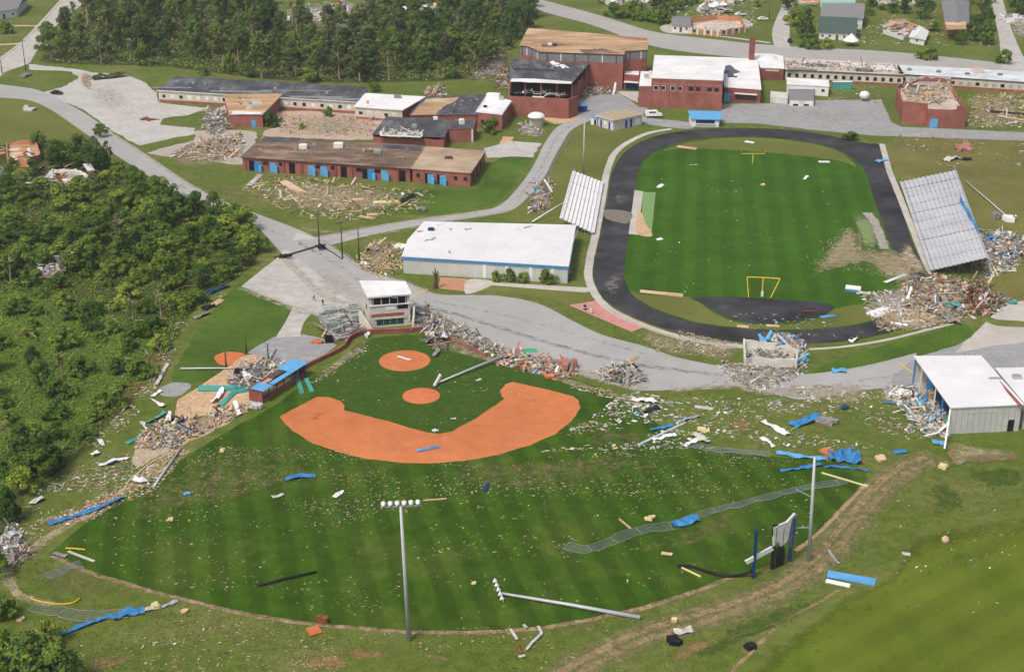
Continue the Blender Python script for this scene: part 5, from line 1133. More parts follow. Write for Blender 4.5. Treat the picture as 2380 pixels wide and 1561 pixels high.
# ------------------------------------------------------------------ vehicles
def vehicle(name, label, cat, p, rz, L_, W_, H_, paint, van=False):
    rt = thing(name, label, cat, (p.x, p.y, 0), rz); o = Vector((p.x, p.y, 0))
    prof = [(-.5, .3), (-.5, .62), (-.46, .97), (.18, 1.0), (.34, .62), (.48, .55), (.5, .3)] if van else [(-.5, .28), (-.5, .62), (-.40, .66), (-.26, 1.0), (.08, 1.0), (.24, .66), (.48, .58), (.5, .28)]
    mb = MB(); k = len(prof); vs = []
    for s in (-1, 1):
        for x, z in prof: vs.append((x * L_, s * W_ / 2 * (1 if z < .7 else .84), z * H_))
    mb.v = vs; mb.f = [list(range(k))[::-1], list(range(k, 2 * k))] + [[i, (i + 1) % k, k + (i + 1) % k, k + i] for i in range(k)]; mb.m = [0] * len(mb.f)
    ob = mb.build('body', paint, rt, org=(0, 0, 0)); ob.location = (0, 0, 0); 
    for s in (-1, 1):
        for x in (-.32, .32):
            w = MB().tube([(x * L_, s * (W_ / 2 - .12), .33), (x * L_, s * (W_ / 2 + .03), .33)], .33, 12).build('wheel', m_black, rt, org=(0, 0, 0)); w.location = (0, 0, 0)
            w2 = MB().tube([(x * L_, s * (W_ / 2 + .0), .33), (x * L_, s * (W_ / 2 + .05), .33)], .18, 10).build('rim', m_steel, w, org=(0, 0, 0)); w2.location = (0, 0, 0)
        g = MB().box((-.1 * L_, s * (W_ / 2 * .93), H_ * .82), (L_ * .42, .06, H_ * .2)).build('side_window', m_glass, rt, org=(0, 0, 0)); g.location = (0, 0, 0)
        h = MB().box((L_ * .495, s * W_ * .36, H_ * .45), (.08, .3, .16)).build('headlight', m_trim, rt, org=(0, 0, 0)); h.location = (0, 0, 0)
    x0 = .27 if van else .17
    g = MB().box((x0 * L_, 0, H_ * .83), (.06, W_ * .74, H_ * .32), 0, 0, -.55).build('windscreen', m_glass, rt, org=(0, 0, 0)); g.location = (0, 0, 0)
    return rt
vehicle('parked_van', 'white van parked beside the brick wall of the white roofed gym', 'van', P('wr', 105, 990), R(4), 5.6, 2.1, 2.5, m_trim, True)
vehicle('parked_car', 'pale car parked left of another on the lot past the roofless house', 'car', P('fr', 735, 92), R(10), 5.0, 1.9, 1.5, m_trim)
vehicle('parked_car', 'white car parked near the side street on the lot past the roofless house', 'car', P('fr', 868, 118), R(2), 4.8, 1.9, 1.5, m_trim)
vehicle('parked_car', 'dark car parked where the side street meets the highway', 'car', P('fr', 1022, 245), R(80), 4.6, 1.8, 1.5, m_black)
vehicle('parked_car', 'lone dark car on the gravel lot at far left', 'car', P('tl', 390, 648), R(-15), 4.4, 1.8, 1.4, m_black)
# blue dumpster
p = P('gy', 1365, 1150); rt = thing('blue_dumpster', 'dark blue dumpster at the corner of the gymnasium', 'dumpster', p)
MB().add([(p.x + x * w, p.y + y * .9, z) for z, w in ((.15, 1.5), (1.9, 1.9)) for x, y in ((-1, -1), (1, -1), (1, 1), (-1, 1))], [(0, 3, 2, 1), (0, 1, 5, 4), (1, 2, 6, 5), (2, 3, 7, 6), (3, 0, 4, 7), (4, 5, 6, 7)]).build('bin', m_navy, rt)
MB().box((p.x, p.y + .2, 2.05), (3.9, 1.7, .1), 0, .15).build('lid', m_blue, rt)
for s in (-1, 1): MB().box((p.x + s * 1.85, p.y, 1.2), (.2, .9, .2)).build('fork_pocket', m_black, rt)
# broken tree trunk by the white metal building
p = P('pb', 1765, 240); rt = thing('snapped_trunk', 'snapped dark tree trunk with ragged top by the clay forecourt', 'tree trunk', p)
MB().tube([p, p + Vector((.15, 0, 1.6)), p + Vector((.2, .1, 3.2))], .55, 9, 0, .4).build('trunk', m_brown, rt)
for k in range(7): a = k * .9; MB().tube([p + Vector((.2, .1, 3.0)), p + Vector((.2 + .9 * math.cos(a), .1 + .9 * math.sin(a), 3.9 + .5 * (k % 3)))], .26, 5, 0, .05).build('splinter', m_brown, rt)
# ------------------------------------------------------------------ people
m_skin = M('skin', (.42, .25, .17), (.48, .30, .21), s=6); m_shirt = M('dark_navy_cloth', (.015, .017, .03), (.03, .032, .05), s=8); m_trs = M('dark_trousers', (.02, .02, .022), (.04, .04, .042), s=8); m_hair = M('dark_hair', (.012, .009, .007), (.02, .015, .01), s=10)
def person(label, p, rz, H_, stride):
    k = H_ / 1.75; J = {}
    V3 = Vector
    pts = [('pel', (0, 0, .95), .13), ('ab', (0, 0, 1.12), .125), ('ch', (0, .01, 1.33), .15), ('nk', (0, .01, 1.5), .06), ('hd', (0, .03, 1.6), .085), ('top', (0, .02, 1.69), .08)]
    edges = [(0, 1), (1, 2), (2, 3), (3, 4), (4, 5)]
    for s in (-1, 1):
        i = len(pts); st_ = stride * s
        pts += [('sh', (s * .19, 0, 1.42), .065), ('el', (s * .25, -st_ * .25 - .02, 1.14), .048), ('wr', (s * .24, -st_ * .4 + .1, .92), .034), ('hn', (s * .235, -st_ * .42 + .13, .85), .036)]
        edges += [(2, i), (i, i + 1), (i + 1, i + 2), (i + 2, i + 3)]
        i = len(pts)
        pts += [('hip', (s * .09, 0, .9), .1), ('kn', (s * .1, st_ * .55 + .03, .5), .065), ('an', (s * .1, st_ * .9 - .02, .09), .045), ('to', (s * .11, st_ * .9 + .15, .045), .042)]
        edges += [(0, i), (i, i + 1), (i + 1, i + 2), (i + 2, i + 3)]
    me = bpy.data.meshes.new('body'); me.from_pydata([V3(q[1]) * k for q in pts], edges, [])
    o = bpy.data.objects.new('person', me); COL.objects.link(o)
    md = o.modifiers.new('s', 'SKIN'); sv = me.skin_vertices[0].data
    for i, q in enumerate(pts): sv[i].radius = (q[2] * k * (1.25 if q[0] in ('ch', 'ab', 'pel') else 1), q[2] * k * (.85 if q[0] in ('ch', 'ab', 'pel') else 1))
    sv[0].use_root = True; o.modifiers.new('u', 'SUBSURF').levels = 1
    dg = bpy.context.evaluated_depsgraph_get(); ev = bpy.data.meshes.new_from_object(o.evaluated_get(dg)); o.modifiers.clear(); o.data = ev
    ev.materials.clear()
    for m in (m_shirt, m_trs, m_skin, m_hair): ev.materials.append(m)
    for f in ev.polygons:
        c = f.center / k; f.use_smooth = True
        f.material_index = 2 if c.z > 1.48 else (1 if c.z < .98 and abs(c.x) < .19 else (2 if c.z < .98 else 0))
        if c.z > 1.66 or (c.z > 1.56 and c.y < .0): f.material_index = 3
    o.location = p; o.rotation_euler = (0, 0, rz); o['w'] = tuple(p)
    tag(o, label, 'person', 'people walking on the lot')
    mb = MB()
    for s in (-1, 1):
        hx = Vector((s * .235, -stride * s * .42 + .13, .84)) * k
        for q in range(4): mb.tube([hx + Vector((0, .03 - q * .02, 0)) * k, hx + Vector((-s * .01, .04 - q * .022, -.045)) * k, hx + Vector((-s * .025, .045 - q * .022, -.08 + .006 * abs(q - 1)) ) * k], .009 * k, 5)
        mb.tube([hx + Vector((0, .03, .02)) * k, hx + Vector((-s * .02, .06, -.02)) * k, hx + Vector((-s * .025, .065, -.05)) * k], .01 * k, 5)
    h = mb.build('fingers', m_skin, o, org=(0, 0, 0)); h.location = (0, 0, 0)
    mb = MB()
    for s in (-1, 1): mb.box(Vector((s * .032, .112, 1.61)) * k, (.02, .012, .012)); mb.box(Vector((s * .087, .03, 1.6)) * k, (.018, .04, .05))
    mb.box(Vector((0, .122, 1.58)) * k, (.022, .03, .04)); mb.box(Vector((0, .108, 1.535)) * k, (.045, .012, .01))
    h = mb.build('face', m_skin, o, org=(0, 0, 0)); h.location = (0, 0, 0)
person('left of two walkers in dark clothes crossing the lot', P('ml', 2158, 545), R(100), 1.72, .35)
person('right of two walkers in dark clothes on the lot', P('ml', 2218, 580), R(150), 1.82, .28)
# traffic barrels on the pink pad
for x, y, mt, lab in [(1690, 605, m_navy, 'dark blue upright barrel on the pink pad'), (1735, 630, m_steel, 'grey upright barrel on the pink pad')]:
    p = P('mm', x, y); rt = thing('barrel', lab, 'barrel', p); MB().lathe(p, [(.38, .05), (.42, .4), (.36, .8), (.3, 1.15)], 12).build('drum', mt, rt, True); MB().lathe(p + Vector((0, 0, .5)), [(.43, 0), (.43, .12)], 12).build('band', m_trim, rt, True)
# ------------------------------------------------------------------ trees and undergrowth
m_leafA = M('leaves_mid_green', (.075, .15, .02), (.135, .225, .034), (.19, .26, .05), s=.9, det=4, coord='obj', rnd=.42, trans=.22, rough=.7)
m_leafB = M('leaves_dark_green', (.05, .105, .02), (.10, .17, .035), (.14, .20, .05), s=.9, det=4, coord='obj', rnd=.42, trans=.2, rough=.7)
m_leafC = M('leaves_yellow_green', (.14, .22, .025), (.22, .30, .045), (.27, .33, .07), s=.9, det=4, coord='obj', rnd=.38, trans=.25, rough=.7)
m_leafD = M('leaves_battered_brown_green', (.095, .12, .04), (.165, .19, .065), (.20, .20, .09), s=.9, det=4, coord='obj', rnd=.38, trans=.15, rough=.8)
m_bark = M('grey_brown_bark', (.085, .07, .055), (.16, .135, .11), s=3, det=6, coord='obj')
m_barkp = M('stripped_pale_wood', (.30, .23, .16), (.42, .33, .24), s=3, det=6, coord='obj')
TR = random.Random(5)
def crown_mesh(name, R_, z0, z1, nclump, nleaf, ls, mats, sparse=0):
    mb = MB(); cl = []
    for _ in range(nclump):
        a = TR.uniform(0, 6.283); u = TR.random(); z = z0 + (z1 - z0) * u
        prof = math.sin(math.pi * min(1, .18 + .82 * u) ** .8) ** .7 if u < 1 else .2
        r = R_ * prof * math.sqrt(TR.uniform(.15, 1)) * TR.uniform(.7, 1.12)
        cl.append((Vector((r * math.cos(a), r * math.sin(a), z)), R_ * TR.uniform(.22, .42)))
    for c, cr in cl:
        mi = 0 if TR.random() < .75 else 1
        for _ in range(nleaf):
            d = Vector((TR.gauss(0, 1), TR.gauss(0, 1), TR.gauss(0, .8))).normalized()
            if d.z < -.4 and TR.random() < .6: d.z = -d.z
            p = c + d * cr * TR.uniform(.65, 1.0)
            n = (d + Vector((TR.uniform(-.6, .6), TR.uniform(-.6, .6), TR.uniform(-.1, .7)))).normalized()
            t = n.orthogonal().normalized(); t.rotate(Matrix.Rotation(TR.uniform(0, 6.28), 3, n)); w = n.cross(t); s = ls * TR.uniform(.6, 1.3)
            mb.add([p - t * s * .5, p + w * s * .36 + n * s * .08, p + t * s * .55, p - w * s * .36], [(0, 1, 2, 3)], mi)
    return mb.data(name, mats)
def trunk_mesh(name, h, r, top, limbs, mat, lean=.3):
    mb = MB(); x, y = TR.uniform(-lean, lean), TR.uniform(-lean, lean)
    pts = [Vector((0, 0, -.1)), Vector((x * .4, y * .4, h * .4)), Vector((x, y, h * .75)), Vector((x * 1.4, y * 1.4, h))]
    mb.tube(pts, r, 7, 0, r * .35)
    for k in range(limbs):
        a = k * 2.4 + TR.random(); u = TR.uniform(.4, .92); p = Vector((x * u, y * u, h * u)); L_ = top * TR.uniform(.55, .95)
        q = p + Vector((L_ * math.cos(a), L_ * math.sin(a), L_ * TR.uniform(.35, .9))); mb.tube([p, p.lerp(q, .5) + Vector((0, 0, .15)), q], r * .42, 5, 0, r * .1)
    return mb.data(name, mat)
PROTO = {'leafy': [], 'tall': [], 'shrub': [], 'snag': [], 'dark': []}
for k in range(5): PROTO['leafy'].append((trunk_mesh('trunk', 4.5, .22, 2.0, 5, m_bark), crown_mesh('crown', 2.7 + .25 * (k % 3), 1.2, 6.4 + .5 * (k % 2), 26, 62, .55, [m_leafA, m_leafC] if k % 2 else [m_leafA, m_leafB])))
for k in range(3): PROTO['leafy'].append((trunk_mesh('trunk', 4.0, .2, 2.0, 5, m_bark), crown_mesh('crown', 2.9, 1.0, 5.4, 24, 62, .55, [m_leafC, m_leafA])))
for k in range(5): PROTO['tall'].append((trunk_mesh('trunk', 9.5, .3, 3.2, 9, m_bark if k % 2 else m_barkp, .6), crown_mesh('crown', 3.5, 3.0, 11.5, 30, 52, .75, [m_leafD, m_leafA] if k % 2 else [m_leafB, m_leafD])))
for k in range(4): PROTO['dark'].append((trunk_mesh('trunk', 8.0, .32, 3.2, 6, m_bark, .4), crown_mesh('crown', 4.2, 2.0, 10.5, 34, 62, .75, [m_leafB, m_leafA])))
for k in range(4): PROTO['shrub'].append((trunk_mesh('trunk', 1.2, .08, .9, 5, m_bark, .1), crown_mesh('crown', 1.5, .15, 2.0, 16, 60, .34, [m_leafC, m_leafA] if k % 2 else [m_leafA, m_leafB])))
for k in range(3): PROTO['snag'].append((trunk_mesh('trunk', 8.5, .26, 2.6, 8, m_barkp, .9), crown_mesh('crown', 1.8, 3.5, 8.5, 9, 26, .6, [m_leafD, m_leafC])))
NM = {'leafy': 'leafy_tree', 'tall': 'battered_tree', 'dark': 'broad_tree', 'shrub': 'shrub', 'snag': 'stripped_tree'}
def tree(kind, p, sc, label, group, cat=None):
    tm, cm = TR.choice(PROTO[kind])
    rt = thing(NM[kind], label, cat or ('shrub' if kind == 'shrub' else 'tree'), (p[0], p[1], 0), TR.uniform(0, 6.28), group)
    rt.scale = (sc * TR.uniform(.9, 1.1), sc * TR.uniform(.9, 1.1), sc * TR.uniform(.85, 1.15))
    for nm, me in (('trunk', tm), ('crown', cm)):
        o = bpy.data.objects.new(nm, me); COL.objects.link(o); o.parent = rt
    return rt
def spread(poly, n, dmin, holes=()):
    out = []; grid = {}
    xs = [p[0] for p in poly]; ys = [p[1] for p in poly]
    for _ in range(n * 60):
        if len(out) >= n: break
        q = (TR.uniform(min(xs), max(xs)), TR.uniform(min(ys), max(ys)))
        if not inside(q, poly) or any((q[0] - h[0]) ** 2 + (q[1] - h[1]) ** 2 < h[2] ** 2 for h in holes): continue
        g = (int(q[0] // dmin), int(q[1] // dmin)); ok = True
        for i in (-1, 0, 1):
            for j in (-1, 0, 1):
                for w in grid.get((g[0] + i, g[1] + j), ()):
                    if (w[0] - q[0]) ** 2 + (w[1] - q[1]) ** 2 < dmin * dmin: ok = False
        if ok: grid.setdefault(g, []).append(q); out.append(q)
    return out
hole = lambda k, x, y, r: (P(k, x, y).x, P(k, x, y).y, r)
HL = [hole('tl', 160, 1090, 11), hole('tl', 160, 1160, 9), hole('tl', 460, 1240, 12), hole('tl', 450, 1300, 9), hole('ml', 470, 300, 4), hole('ml', 350, 375, 4)]
LW = V((-30, 480), (20, 400), (90, 335), (205, 340), (245, 380), (330, 430), (420, 482), (500, 502), (575, 525), (590, 590), (550, 635), (470, 690), (410, 755), (370, 830), (320, 890), (255, 960), (190, 1035), (110, 1098), (70, 1118), (-30, 1140))
pts = spread(LW, 285, 4.7, HL)
def zoneL(q):
    z = P('tl', 160, 1200)
    if q[1] < G(0, 700).y: return 'in the scrubby lower part of the left wood' if q[0] < G(200, 850).x else 'at the verge side of the lower left wood'
    if (Vector((q[0], q[1], 0)) - z).length < 40: return 'near the wrecked cottages in the left wood'
    return 'in the left wood close to the road bend' if q[0] > G(380, 560).x else ('deep in the upper left wood' if q[1] > G(0, 560).y else 'in the middle of the left wood')
for i, q in enumerate(pts):
    low = q[1] < G(0, 655).y; n_ = noise.noise(Vector((q[0] * .045, q[1] * .045, 1.7))); zn = zoneL(q); r_ = TR.random()
    if low and (r_ < .80 or n_ > .1) or n_ > .3:
        if r_ < .34: continue
        t_ = tree('shrub', q, TR.uniform(1.1, 2.3), 'low bright green shrub ' + zn, 'shrubs ' + zn); t_.scale.z *= .75
    elif r_ > .92: tree('snag', q, TR.uniform(.55, .85), 'storm stripped tree with bare limbs ' + zn, 'stripped trees ' + zn)
    elif r_ > .84: tree('dark', q, TR.uniform(.4, .65), 'broad dark green tree ' + zn, 'dark trees ' + zn)
    else:
        t_ = tree('leafy', q, TR.choice((.55, .7, .85, 1.0, 1.15, 1.3)) * TR.uniform(.9, 1.1) * (.75 if low else 1), 'leafy green tree ' + zn, 'leafy trees ' + zn); t_.scale.z *= .78
HT = [hole('tl', 2140, 130, 16), hole('tl', 2330, 60, 16), hole('tm', 150, 70, 16), hole('tm', 590, 80, 12)]
pts = spread([Vector(p) for p in TOPWOOD], 285, 8.2, HT)
def zoneT(q):
    far = 'back of ' if q[1] > G(0, 70).y else 'front of '
    return far + ('the far wood near the top left street' if q[0] < G(330, 110).x else 'the far wood behind the dark roofed wing' if q[0] < G(700, 110).x else 'the far wood behind the cafeteria' if q[0] < G(930, 110).x else 'the far wood next to the auditorium')
for q in pts:
    if noise.noise(Vector((q[0] * .035, q[1] * .035, 4.4))) > .42: continue
    r_ = TR.random(); n_ = noise.noise(Vector((q[0] * .02, q[1] * .02, 9.1))); zn = zoneT(q)
    if r_ < .16: tree('snag', q, TR.uniform(1.0, 1.35), 'storm stripped pale trunk at the ' + zn, 'stripped trees, ' + zn)
    elif r_ < .16 + (.62 if n_ > 0 else .34): tree('tall', q, TR.uniform(.7, 1.35), 'battered tall tree at the ' + zn, 'battered trees, ' + zn)
    else: tree('dark', q, TR.uniform(.6, 1.3), 'broad dark tree at the ' + zn, 'broad trees, ' + zn)
# single trees and shrubs that stand apart
for kind, k, x, y, sc, lab in [
    ('leafy', 'tl', 1580, 500, 1.0, 'bright green tree at wood edge behind the dark roofed classroom wing'), ('leafy', 'tl', 2120, 570, 1.1, 'round yellow green tree standing just behind the dark roof'),
    ('leafy', 'tl', 1720, 530, .8, 'small green tree beside the bright one behind the dark roofed wing'), ('leafy', 'tl', 1400, 520, .7, 'small bushy tree near left end of the dark roofed wing'),
    ('shrub', 'tl', 2250, 800, 1.5, 'lone green bush in the courtyard against the cream wall'), ('shrub', 'tl', 2080, 885, 1.0, 'small bush in the middle of the rubble courtyard'),
    ('shrub', 'tl', 1860, 870, 1.9, 'dark bush at the corner of the orange roofed block'), ('shrub', 'tm', 1050, 915, 2.0, 'round green bush beside the kitchen block'),
    ('leafy', 'tm', 250, 630, .7, 'small tree behind the white cafeteria roof'), ('dark', 'fr', 1110, 225, 1.05, 'big round tree left of the dark green roofed house'), ('leafy', 'fr', 1050, 150, 1.5, 'tall pale green tree beside the side street'),
    ('dark', 'fr', 2090, 240, .95, 'dark tree right of the orange front house, nearest highway'), ('dark', 'fr', 2160, 260, .95, 'dark tree at the corner of the right side street'), ('dark', 'fr', 2150, 190, .9, 'dark tree behind the corner tree by the right side street'), ('leafy', 'fr', 2010, 260, 1.0, 'ragged tree in front of the orange front house'),
    ('shrub', 'fr', 2258, 370, 2.4, 'round bush between highway and right side street'), ('shrub', 'fr', 1800, 345, 2.2, 'left of two bushes on the highway verge'), ('shrub', 'fr', 1850, 350, 2.2, 'right of two bushes on the highway verge'),
    ('shrub', 'fr', 1100, 280, 2.2, 'hedge bush left end along highway before the big house'), ('shrub', 'fr', 1170, 285, 2.2, 'hedge bush in the middle along highway before the big house'), ('shrub', 'fr', 1240, 288, 2.2, 'hedge bush right end along highway before the big house'),
    ('dark', 'fr', 1690, 80, .7, 'dark tree in the yard behind the collapsed house'), ('dark', 'fr', 305, 70, .9, 'dark conifer like tree at top above the highway bend'), ('dark', 'fr', 2130, 60, .9, 'dark tree at the top behind the orange front house'), ('dark', 'fr', 2340, 75, 1.2, 'big dark tree in the top right corner'), ('dark', 'fr', 2380, 90, 1.1, 'dark tree cut by the top right edge'), ('leafy', 'fr', 2300, 40, 1.0, 'green tree beside the top of the right side street'),
    ('shrub', 'tr', 1190, 965, 1.5, 'single dark bush on the grass between parking lot and track'), ('shrub', 'mm', 1090, 405, 1.15, 'leftmost of four shrubs in front of the white metal building'), ('shrub', 'mm', 1180, 405, 1.3, 'second of four shrubs in front of the white metal building'), ('shrub', 'mm', 1270, 412, 1.15, 'third of four shrubs in front of the white metal building'), ('shrub', 'mm', 1425, 425, 1.35, 'rightmost of four shrubs in front of the white metal building'),
    ('dark', 'bl', 240, 1640, .8, 'dark tree in the bottom left corner'), ('leafy', 'bl', 60, 1610, 1.0, 'green tree cut by the bottom left corner'), ('dark', 'bl', 420, 1680, .7, 'dark tree at the bottom edge near left corner'), ('leafy', 'bl', 330, 1370, .8, 'small green tree above the bottom left corner group'), ('dark', 'bl', 70, 520, .55, 'dark bush at the left edge beside the white wreckage'),
    ('leafy', 'bl', 280, 240, 1.1, 'tree at the lower tip of the left wood'), ('leafy', 'bl', 170, 330, .8, 'lowest tree of the left wood tip'), ('dark', 'bl', 330, 160, .7, 'dark tree at the lower tip of the left wood'), ('leafy', 'bl', -20, 900, .7, 'green tree half cut by the left edge below the wreckage'), ('shrub', 'bl', 10, 1180, 1.6, 'bush at the left edge above the corner trees'),
    ('shrub', 'tl', 40, 230, 2.6, 'dark bush in the yard at the top left'), ('leafy', 'tl', 690, 940, .8, 'leafy tree at road edge in the upper left bend'), ('snag', 'tl', 745, 1130, .8, 'stripped tree leaning over the road edge'), ('leafy', 'tm', 230, 610, .6, 'tiny tree between cafeteria and far wood')]:
    tree(kind, P(k, x, y), sc, lab, None)
for i, (x, y) in enumerate([(0, 95), (40, 110), (90, 100), (140, 120), (180, 115), (220, 125), (260, 135), (300, 140), (330, 120), (160, 80), (90, 70)]):
    tree('shrub', P('fr', x, y), TR.uniform(2.0, 3.0), 'bushy shrub on the bank above the highway bend', 'shrubs on the highway bank')
for (x, y) in [(10, 15), (60, 20), (420, 35), (470, 20), (840, 40), (1500, 40), (1560, 60), (1620, 30), (1830, 60), (1480, 90), (1860, 180), (1500, 20), (2080, 30)]:
    tree('shrub', P('fr', x, y), TR.uniform(1.6, 2.6), 'yard shrub among the houses past the highway', 'yard shrubs past the highway')
for (x, y) in [(30, 45), (120, 40), (200, 30), (250, 55), (380, 60), (860, 20), (1010, 60), (1040, 30), (1560, 25), (1620, 75), (1780, 110), (1880, 40), (2060, 110), (2200, 20), (2120, 90)]:
    tree(TR.choice(('leafy', 'dark', 'snag')), P('fr', x, y), TR.uniform(.6, 1.0), 'yard tree among the houses past the highway', 'yard trees past the highway')
for (x, y) in [(560, 35), (640, 60), (700, 30), (790, 55), (860, 40)]:
    tree('leafy', G(x, y), TR.uniform(.9, 1.4), 'young tree at the clearing in the far wood', 'young trees of the clearing')
# undergrowth and rough grass
def leafmass(name, poly, n, zmax, s0, s1, mats, label, holes=()):
    mb = MB()
    for q in scatter(poly, n, TR):
        if any((q[0] - h[0]) ** 2 + (q[1] - h[1]) ** 2 < h[2] ** 2 for h in holes): continue
        w_ = .5 + .5 * noise.noise(Vector((q[0] * .12, q[1] * .12, 4)))
        c = Vector((q[0], q[1], TR.uniform(.05, zmax) * w_ + .1)); nrm = Vector((TR.gauss(0, .6), TR.gauss(0, .6), 1)).normalized()
        t = nrm.orthogonal().normalized(); t.rotate(Matrix.Rotation(TR.uniform(0, 6.28), 3, nrm)); w = nrm.cross(t); s = TR.uniform(s0, s1)
        mb.add([c - t * s * .5, c + w * s * .35, c + t * s * .5, c - w * s * .35], [(0, 1, 2, 3)], min(len(mats) - 1, int((noise.noise(Vector((q[0] * .07, q[1] * .07, 8))) + .5) * len(mats)) if TR.random() < .7 else TR.randrange(len(mats))))
    return tag(mb.build(name, mats), label, 'undergrowth', None, 'stuff')
leafmass('undergrowth', [Vector(p) for p in LEFTWOOD], 52000, .8, .3, .65, [m_leafA, m_leafC, m_leafA, m_leafA], 'green undergrowth between the trees of the left wood', HL[:2])
leafmass('undergrowth', [Vector(p) for p in TOPWOOD], 26000, 2.2, .8, 1.6, [m_leafB, m_leafD, m_leafA], 'dark undergrowth beneath the far wood')
m_blade = M('grass_tuft', (.105, .165, .028), (.15, .20, .042), (.20, .215, .07), s=.08, det=7, trans=.35, fine=.2)
def tufts(name, polys, label, hh=.11, mat=m_blade):
    mb = MB()
    for poly, n in polys:
        for q in scatter(poly, int(n * .7), TR):
            a = TR.uniform(0, 6.28); h = hh * TR.uniform(.4, 1.3); w = h * TR.uniform(1.2, 2.4)
            for k in range(3):
                b = a + k * 2.09; dx, dy = math.cos(b) * w * .5, math.sin(b) * w * .5
                mb.add([(q[0] - dy * .5, q[1] + dx * .5, .005), (q[0] + dy * .5, q[1] - dx * .5, .005), (q[0] + dx * 1.2, q[1] + dy * 1.2, h)], [(0, 1, 2)])
    return tag(mb.build(name, mat), label, 'grass', None, 'stuff')
RG = [(V((0, 1120), (120, 1105), (330, 900), (430, 760), (560, 650), (690, 730), (600, 830), (430, 920), (520, 870), (420, 1030), (150, 1210), (0, 1290)), 9000), (V((0, 1290), (110, 1300), (400, 1395), (740, 1460), (960, 1475), (1250, 1465), (1500, 1420), (1720, 1345), (1930, 1240), (2040, 1120), (2110, 1060), (2380, 1060), (2380, 1180), (2150, 1220), (2060, 1320), (1800, 1470), (1680, 1561), (0, 1561)), 26000),
      (V((1400, 905), (1700, 905), (2060, 935), (2210, 1020), (2380, 1030), (2380, 1070), (2020, 1090), (1780, 1058), (1560, 1000)), 7000), (V((560, 420), (960, 440), (1110, 445), (1190, 440), (1140, 480), (980, 505), (760, 535), (600, 490), (400, 400), (350, 345), (560, 350)), 7000),
      (V((1180, 500), (1290, 320), (1480, 290), (1400, 400), (1310, 500)), 3000), (V((2080, 330), (2380, 325), (2380, 700), (2250, 620), (2220, 400)), 7000), (V((1890, 865), (2240, 752), (2260, 790), (2000, 858)), 2500), (V((1480, 790), (1700, 815), (1720, 855), (1560, 828), (1400, 780), (1300, 730), (1200, 690), (1140, 685), (1380, 690)), 2500),
      (V((0, 232), (150, 270), (215, 322), (0, 340)), 2500), (V((1400, 0), (1790, 0), (1790, 95), (1520, 68)), 4000), (V((1860, 0), (2300, 0), (2320, 140), (2000, 112), (1840, 105)), 6000), (V((640, 20), (850, 20), (850, 70), (740, 65)), 2000)]
tufts('rough_grass_tufts', [([Vector(p) for p in a], n) for a, n in RG], 'rough tufted grass around the fields and roads')

# broken limbs lying in the woods and along their edges
def limbs(name, poly, n, label):
    mb = MB()
    for q in scatter(poly, n, TR):
        a = TR.uniform(0, 6.28); L_ = TR.uniform(1.5, 5); z = TR.uniform(.1, 1.6); b = Vector((q[0] + L_ * math.cos(a), q[1] + L_ * math.sin(a), z + TR.uniform(-.4, 1.2)))
        mb.tube([Vector((q[0], q[1], z)), (Vector((q[0], q[1], z)) + b) / 2 + Vector((0, 0, .3)), b], TR.uniform(.07, .16), 5, TR.randrange(2), .03)
        for k in range(2): c = Vector((q[0], q[1], z)).lerp(b, TR.uniform(.4, .8)); mb.tube([c, c + Vector((TR.gauss(0, .8), TR.gauss(0, .8), TR.uniform(0, .8)))], .06, 4, 0, .02)
    tag(mb.build(name, [m_bark, m_barkp]), label, 'branches', None, 'stuff')
limbs('fallen_limbs', [Vector(p) for p in LEFTWOOD], 260, 'broken limbs lying through the left wood')
limbs('fallen_limbs', [Vector(p) for p in TOPWOOD], 420, 'broken limbs lying through the far wood')
limbs('fallen_limbs', V((1085, 120), (1190, 90), (1190, 180), (1090, 195)), 110, 'broken limbs beside the gymnasium')
limbs('fallen_limbs', V((1400, 10), (1800, 20), (1790, 90), (1540, 65)), 60, 'broken limbs in yards past the highway')
# ------------------------------------------------------------------ debris
DR = random.Random(23)
m_insul = M('pale_yellow_foam', (.60, .50, .22), (.70, .62, .34), s=2)
m_offw = M('dirty_white_scrap', (.38, .36, .32), (.62, .60, .55), s=1.5, det=6)
m_dirt = M('grey_scrap', (.16, .15, .14), (.32, .30, .28), s=1.5, det=6)
m_pinkb = M('broken_brick', (.34, .14, .10), (.46, .24, .19), s=2, det=6)
m_tarp = M('blue_tarpaulin', (.03, .15, .36), (.06, .25, .50), s=1.2, rough=.45, det=6)
m_peach = M('raw_plywood', (.52, .36, .22), (.66, .50, .34), s=1.2, det=6)
m_orng = M('yellow_plastic_pipe', (.62, .36, .03), (.72, .46, .06), s=2)
m_bit = M('weathered_splinter', (.20, .18, .08), (.32, .28, .15), s=2, det=4)
PAL = [m_offw, m_peach, m_dirt, m_trim, m_brown, m_wood, m_lblue, m_teal, m_pinkb, m_insul, m_tarp, m_rust, m_bit]
W_MIX = [24, 20, 18, 7, 9, 14, 1, 1, 5, 2, 1, 2, 14]; W_WOOD = [10, 22, 6, 4, 6, 30, 0, 0, 4, 10, 0, 1, 14]; W_GREY = [26, 8, 40, 7, 12, 5, 1, 2, 2, 0, 0, 3, 10]; W_BRICK = [14, 14, 10, 8, 8, 8, 2, 2, 30, 1, 0, 8, 4]; W_BLUE = [28, 12, 16, 18, 5, 8, 5, 2, 3, 2, 5, 1, 8]; W_STRAW = [3, 7, 3, 1, 2, 24, 0, 0, 1, 5, 0, 0, 80]; W_WHITE = [36, 12, 16, 18, 5, 6, 2, 1, 2, 1, 1, 0, 12]; W_RUST = [18, 16, 20, 5, 16, 10, 1, 2, 5, 1, 1, 16, 12]
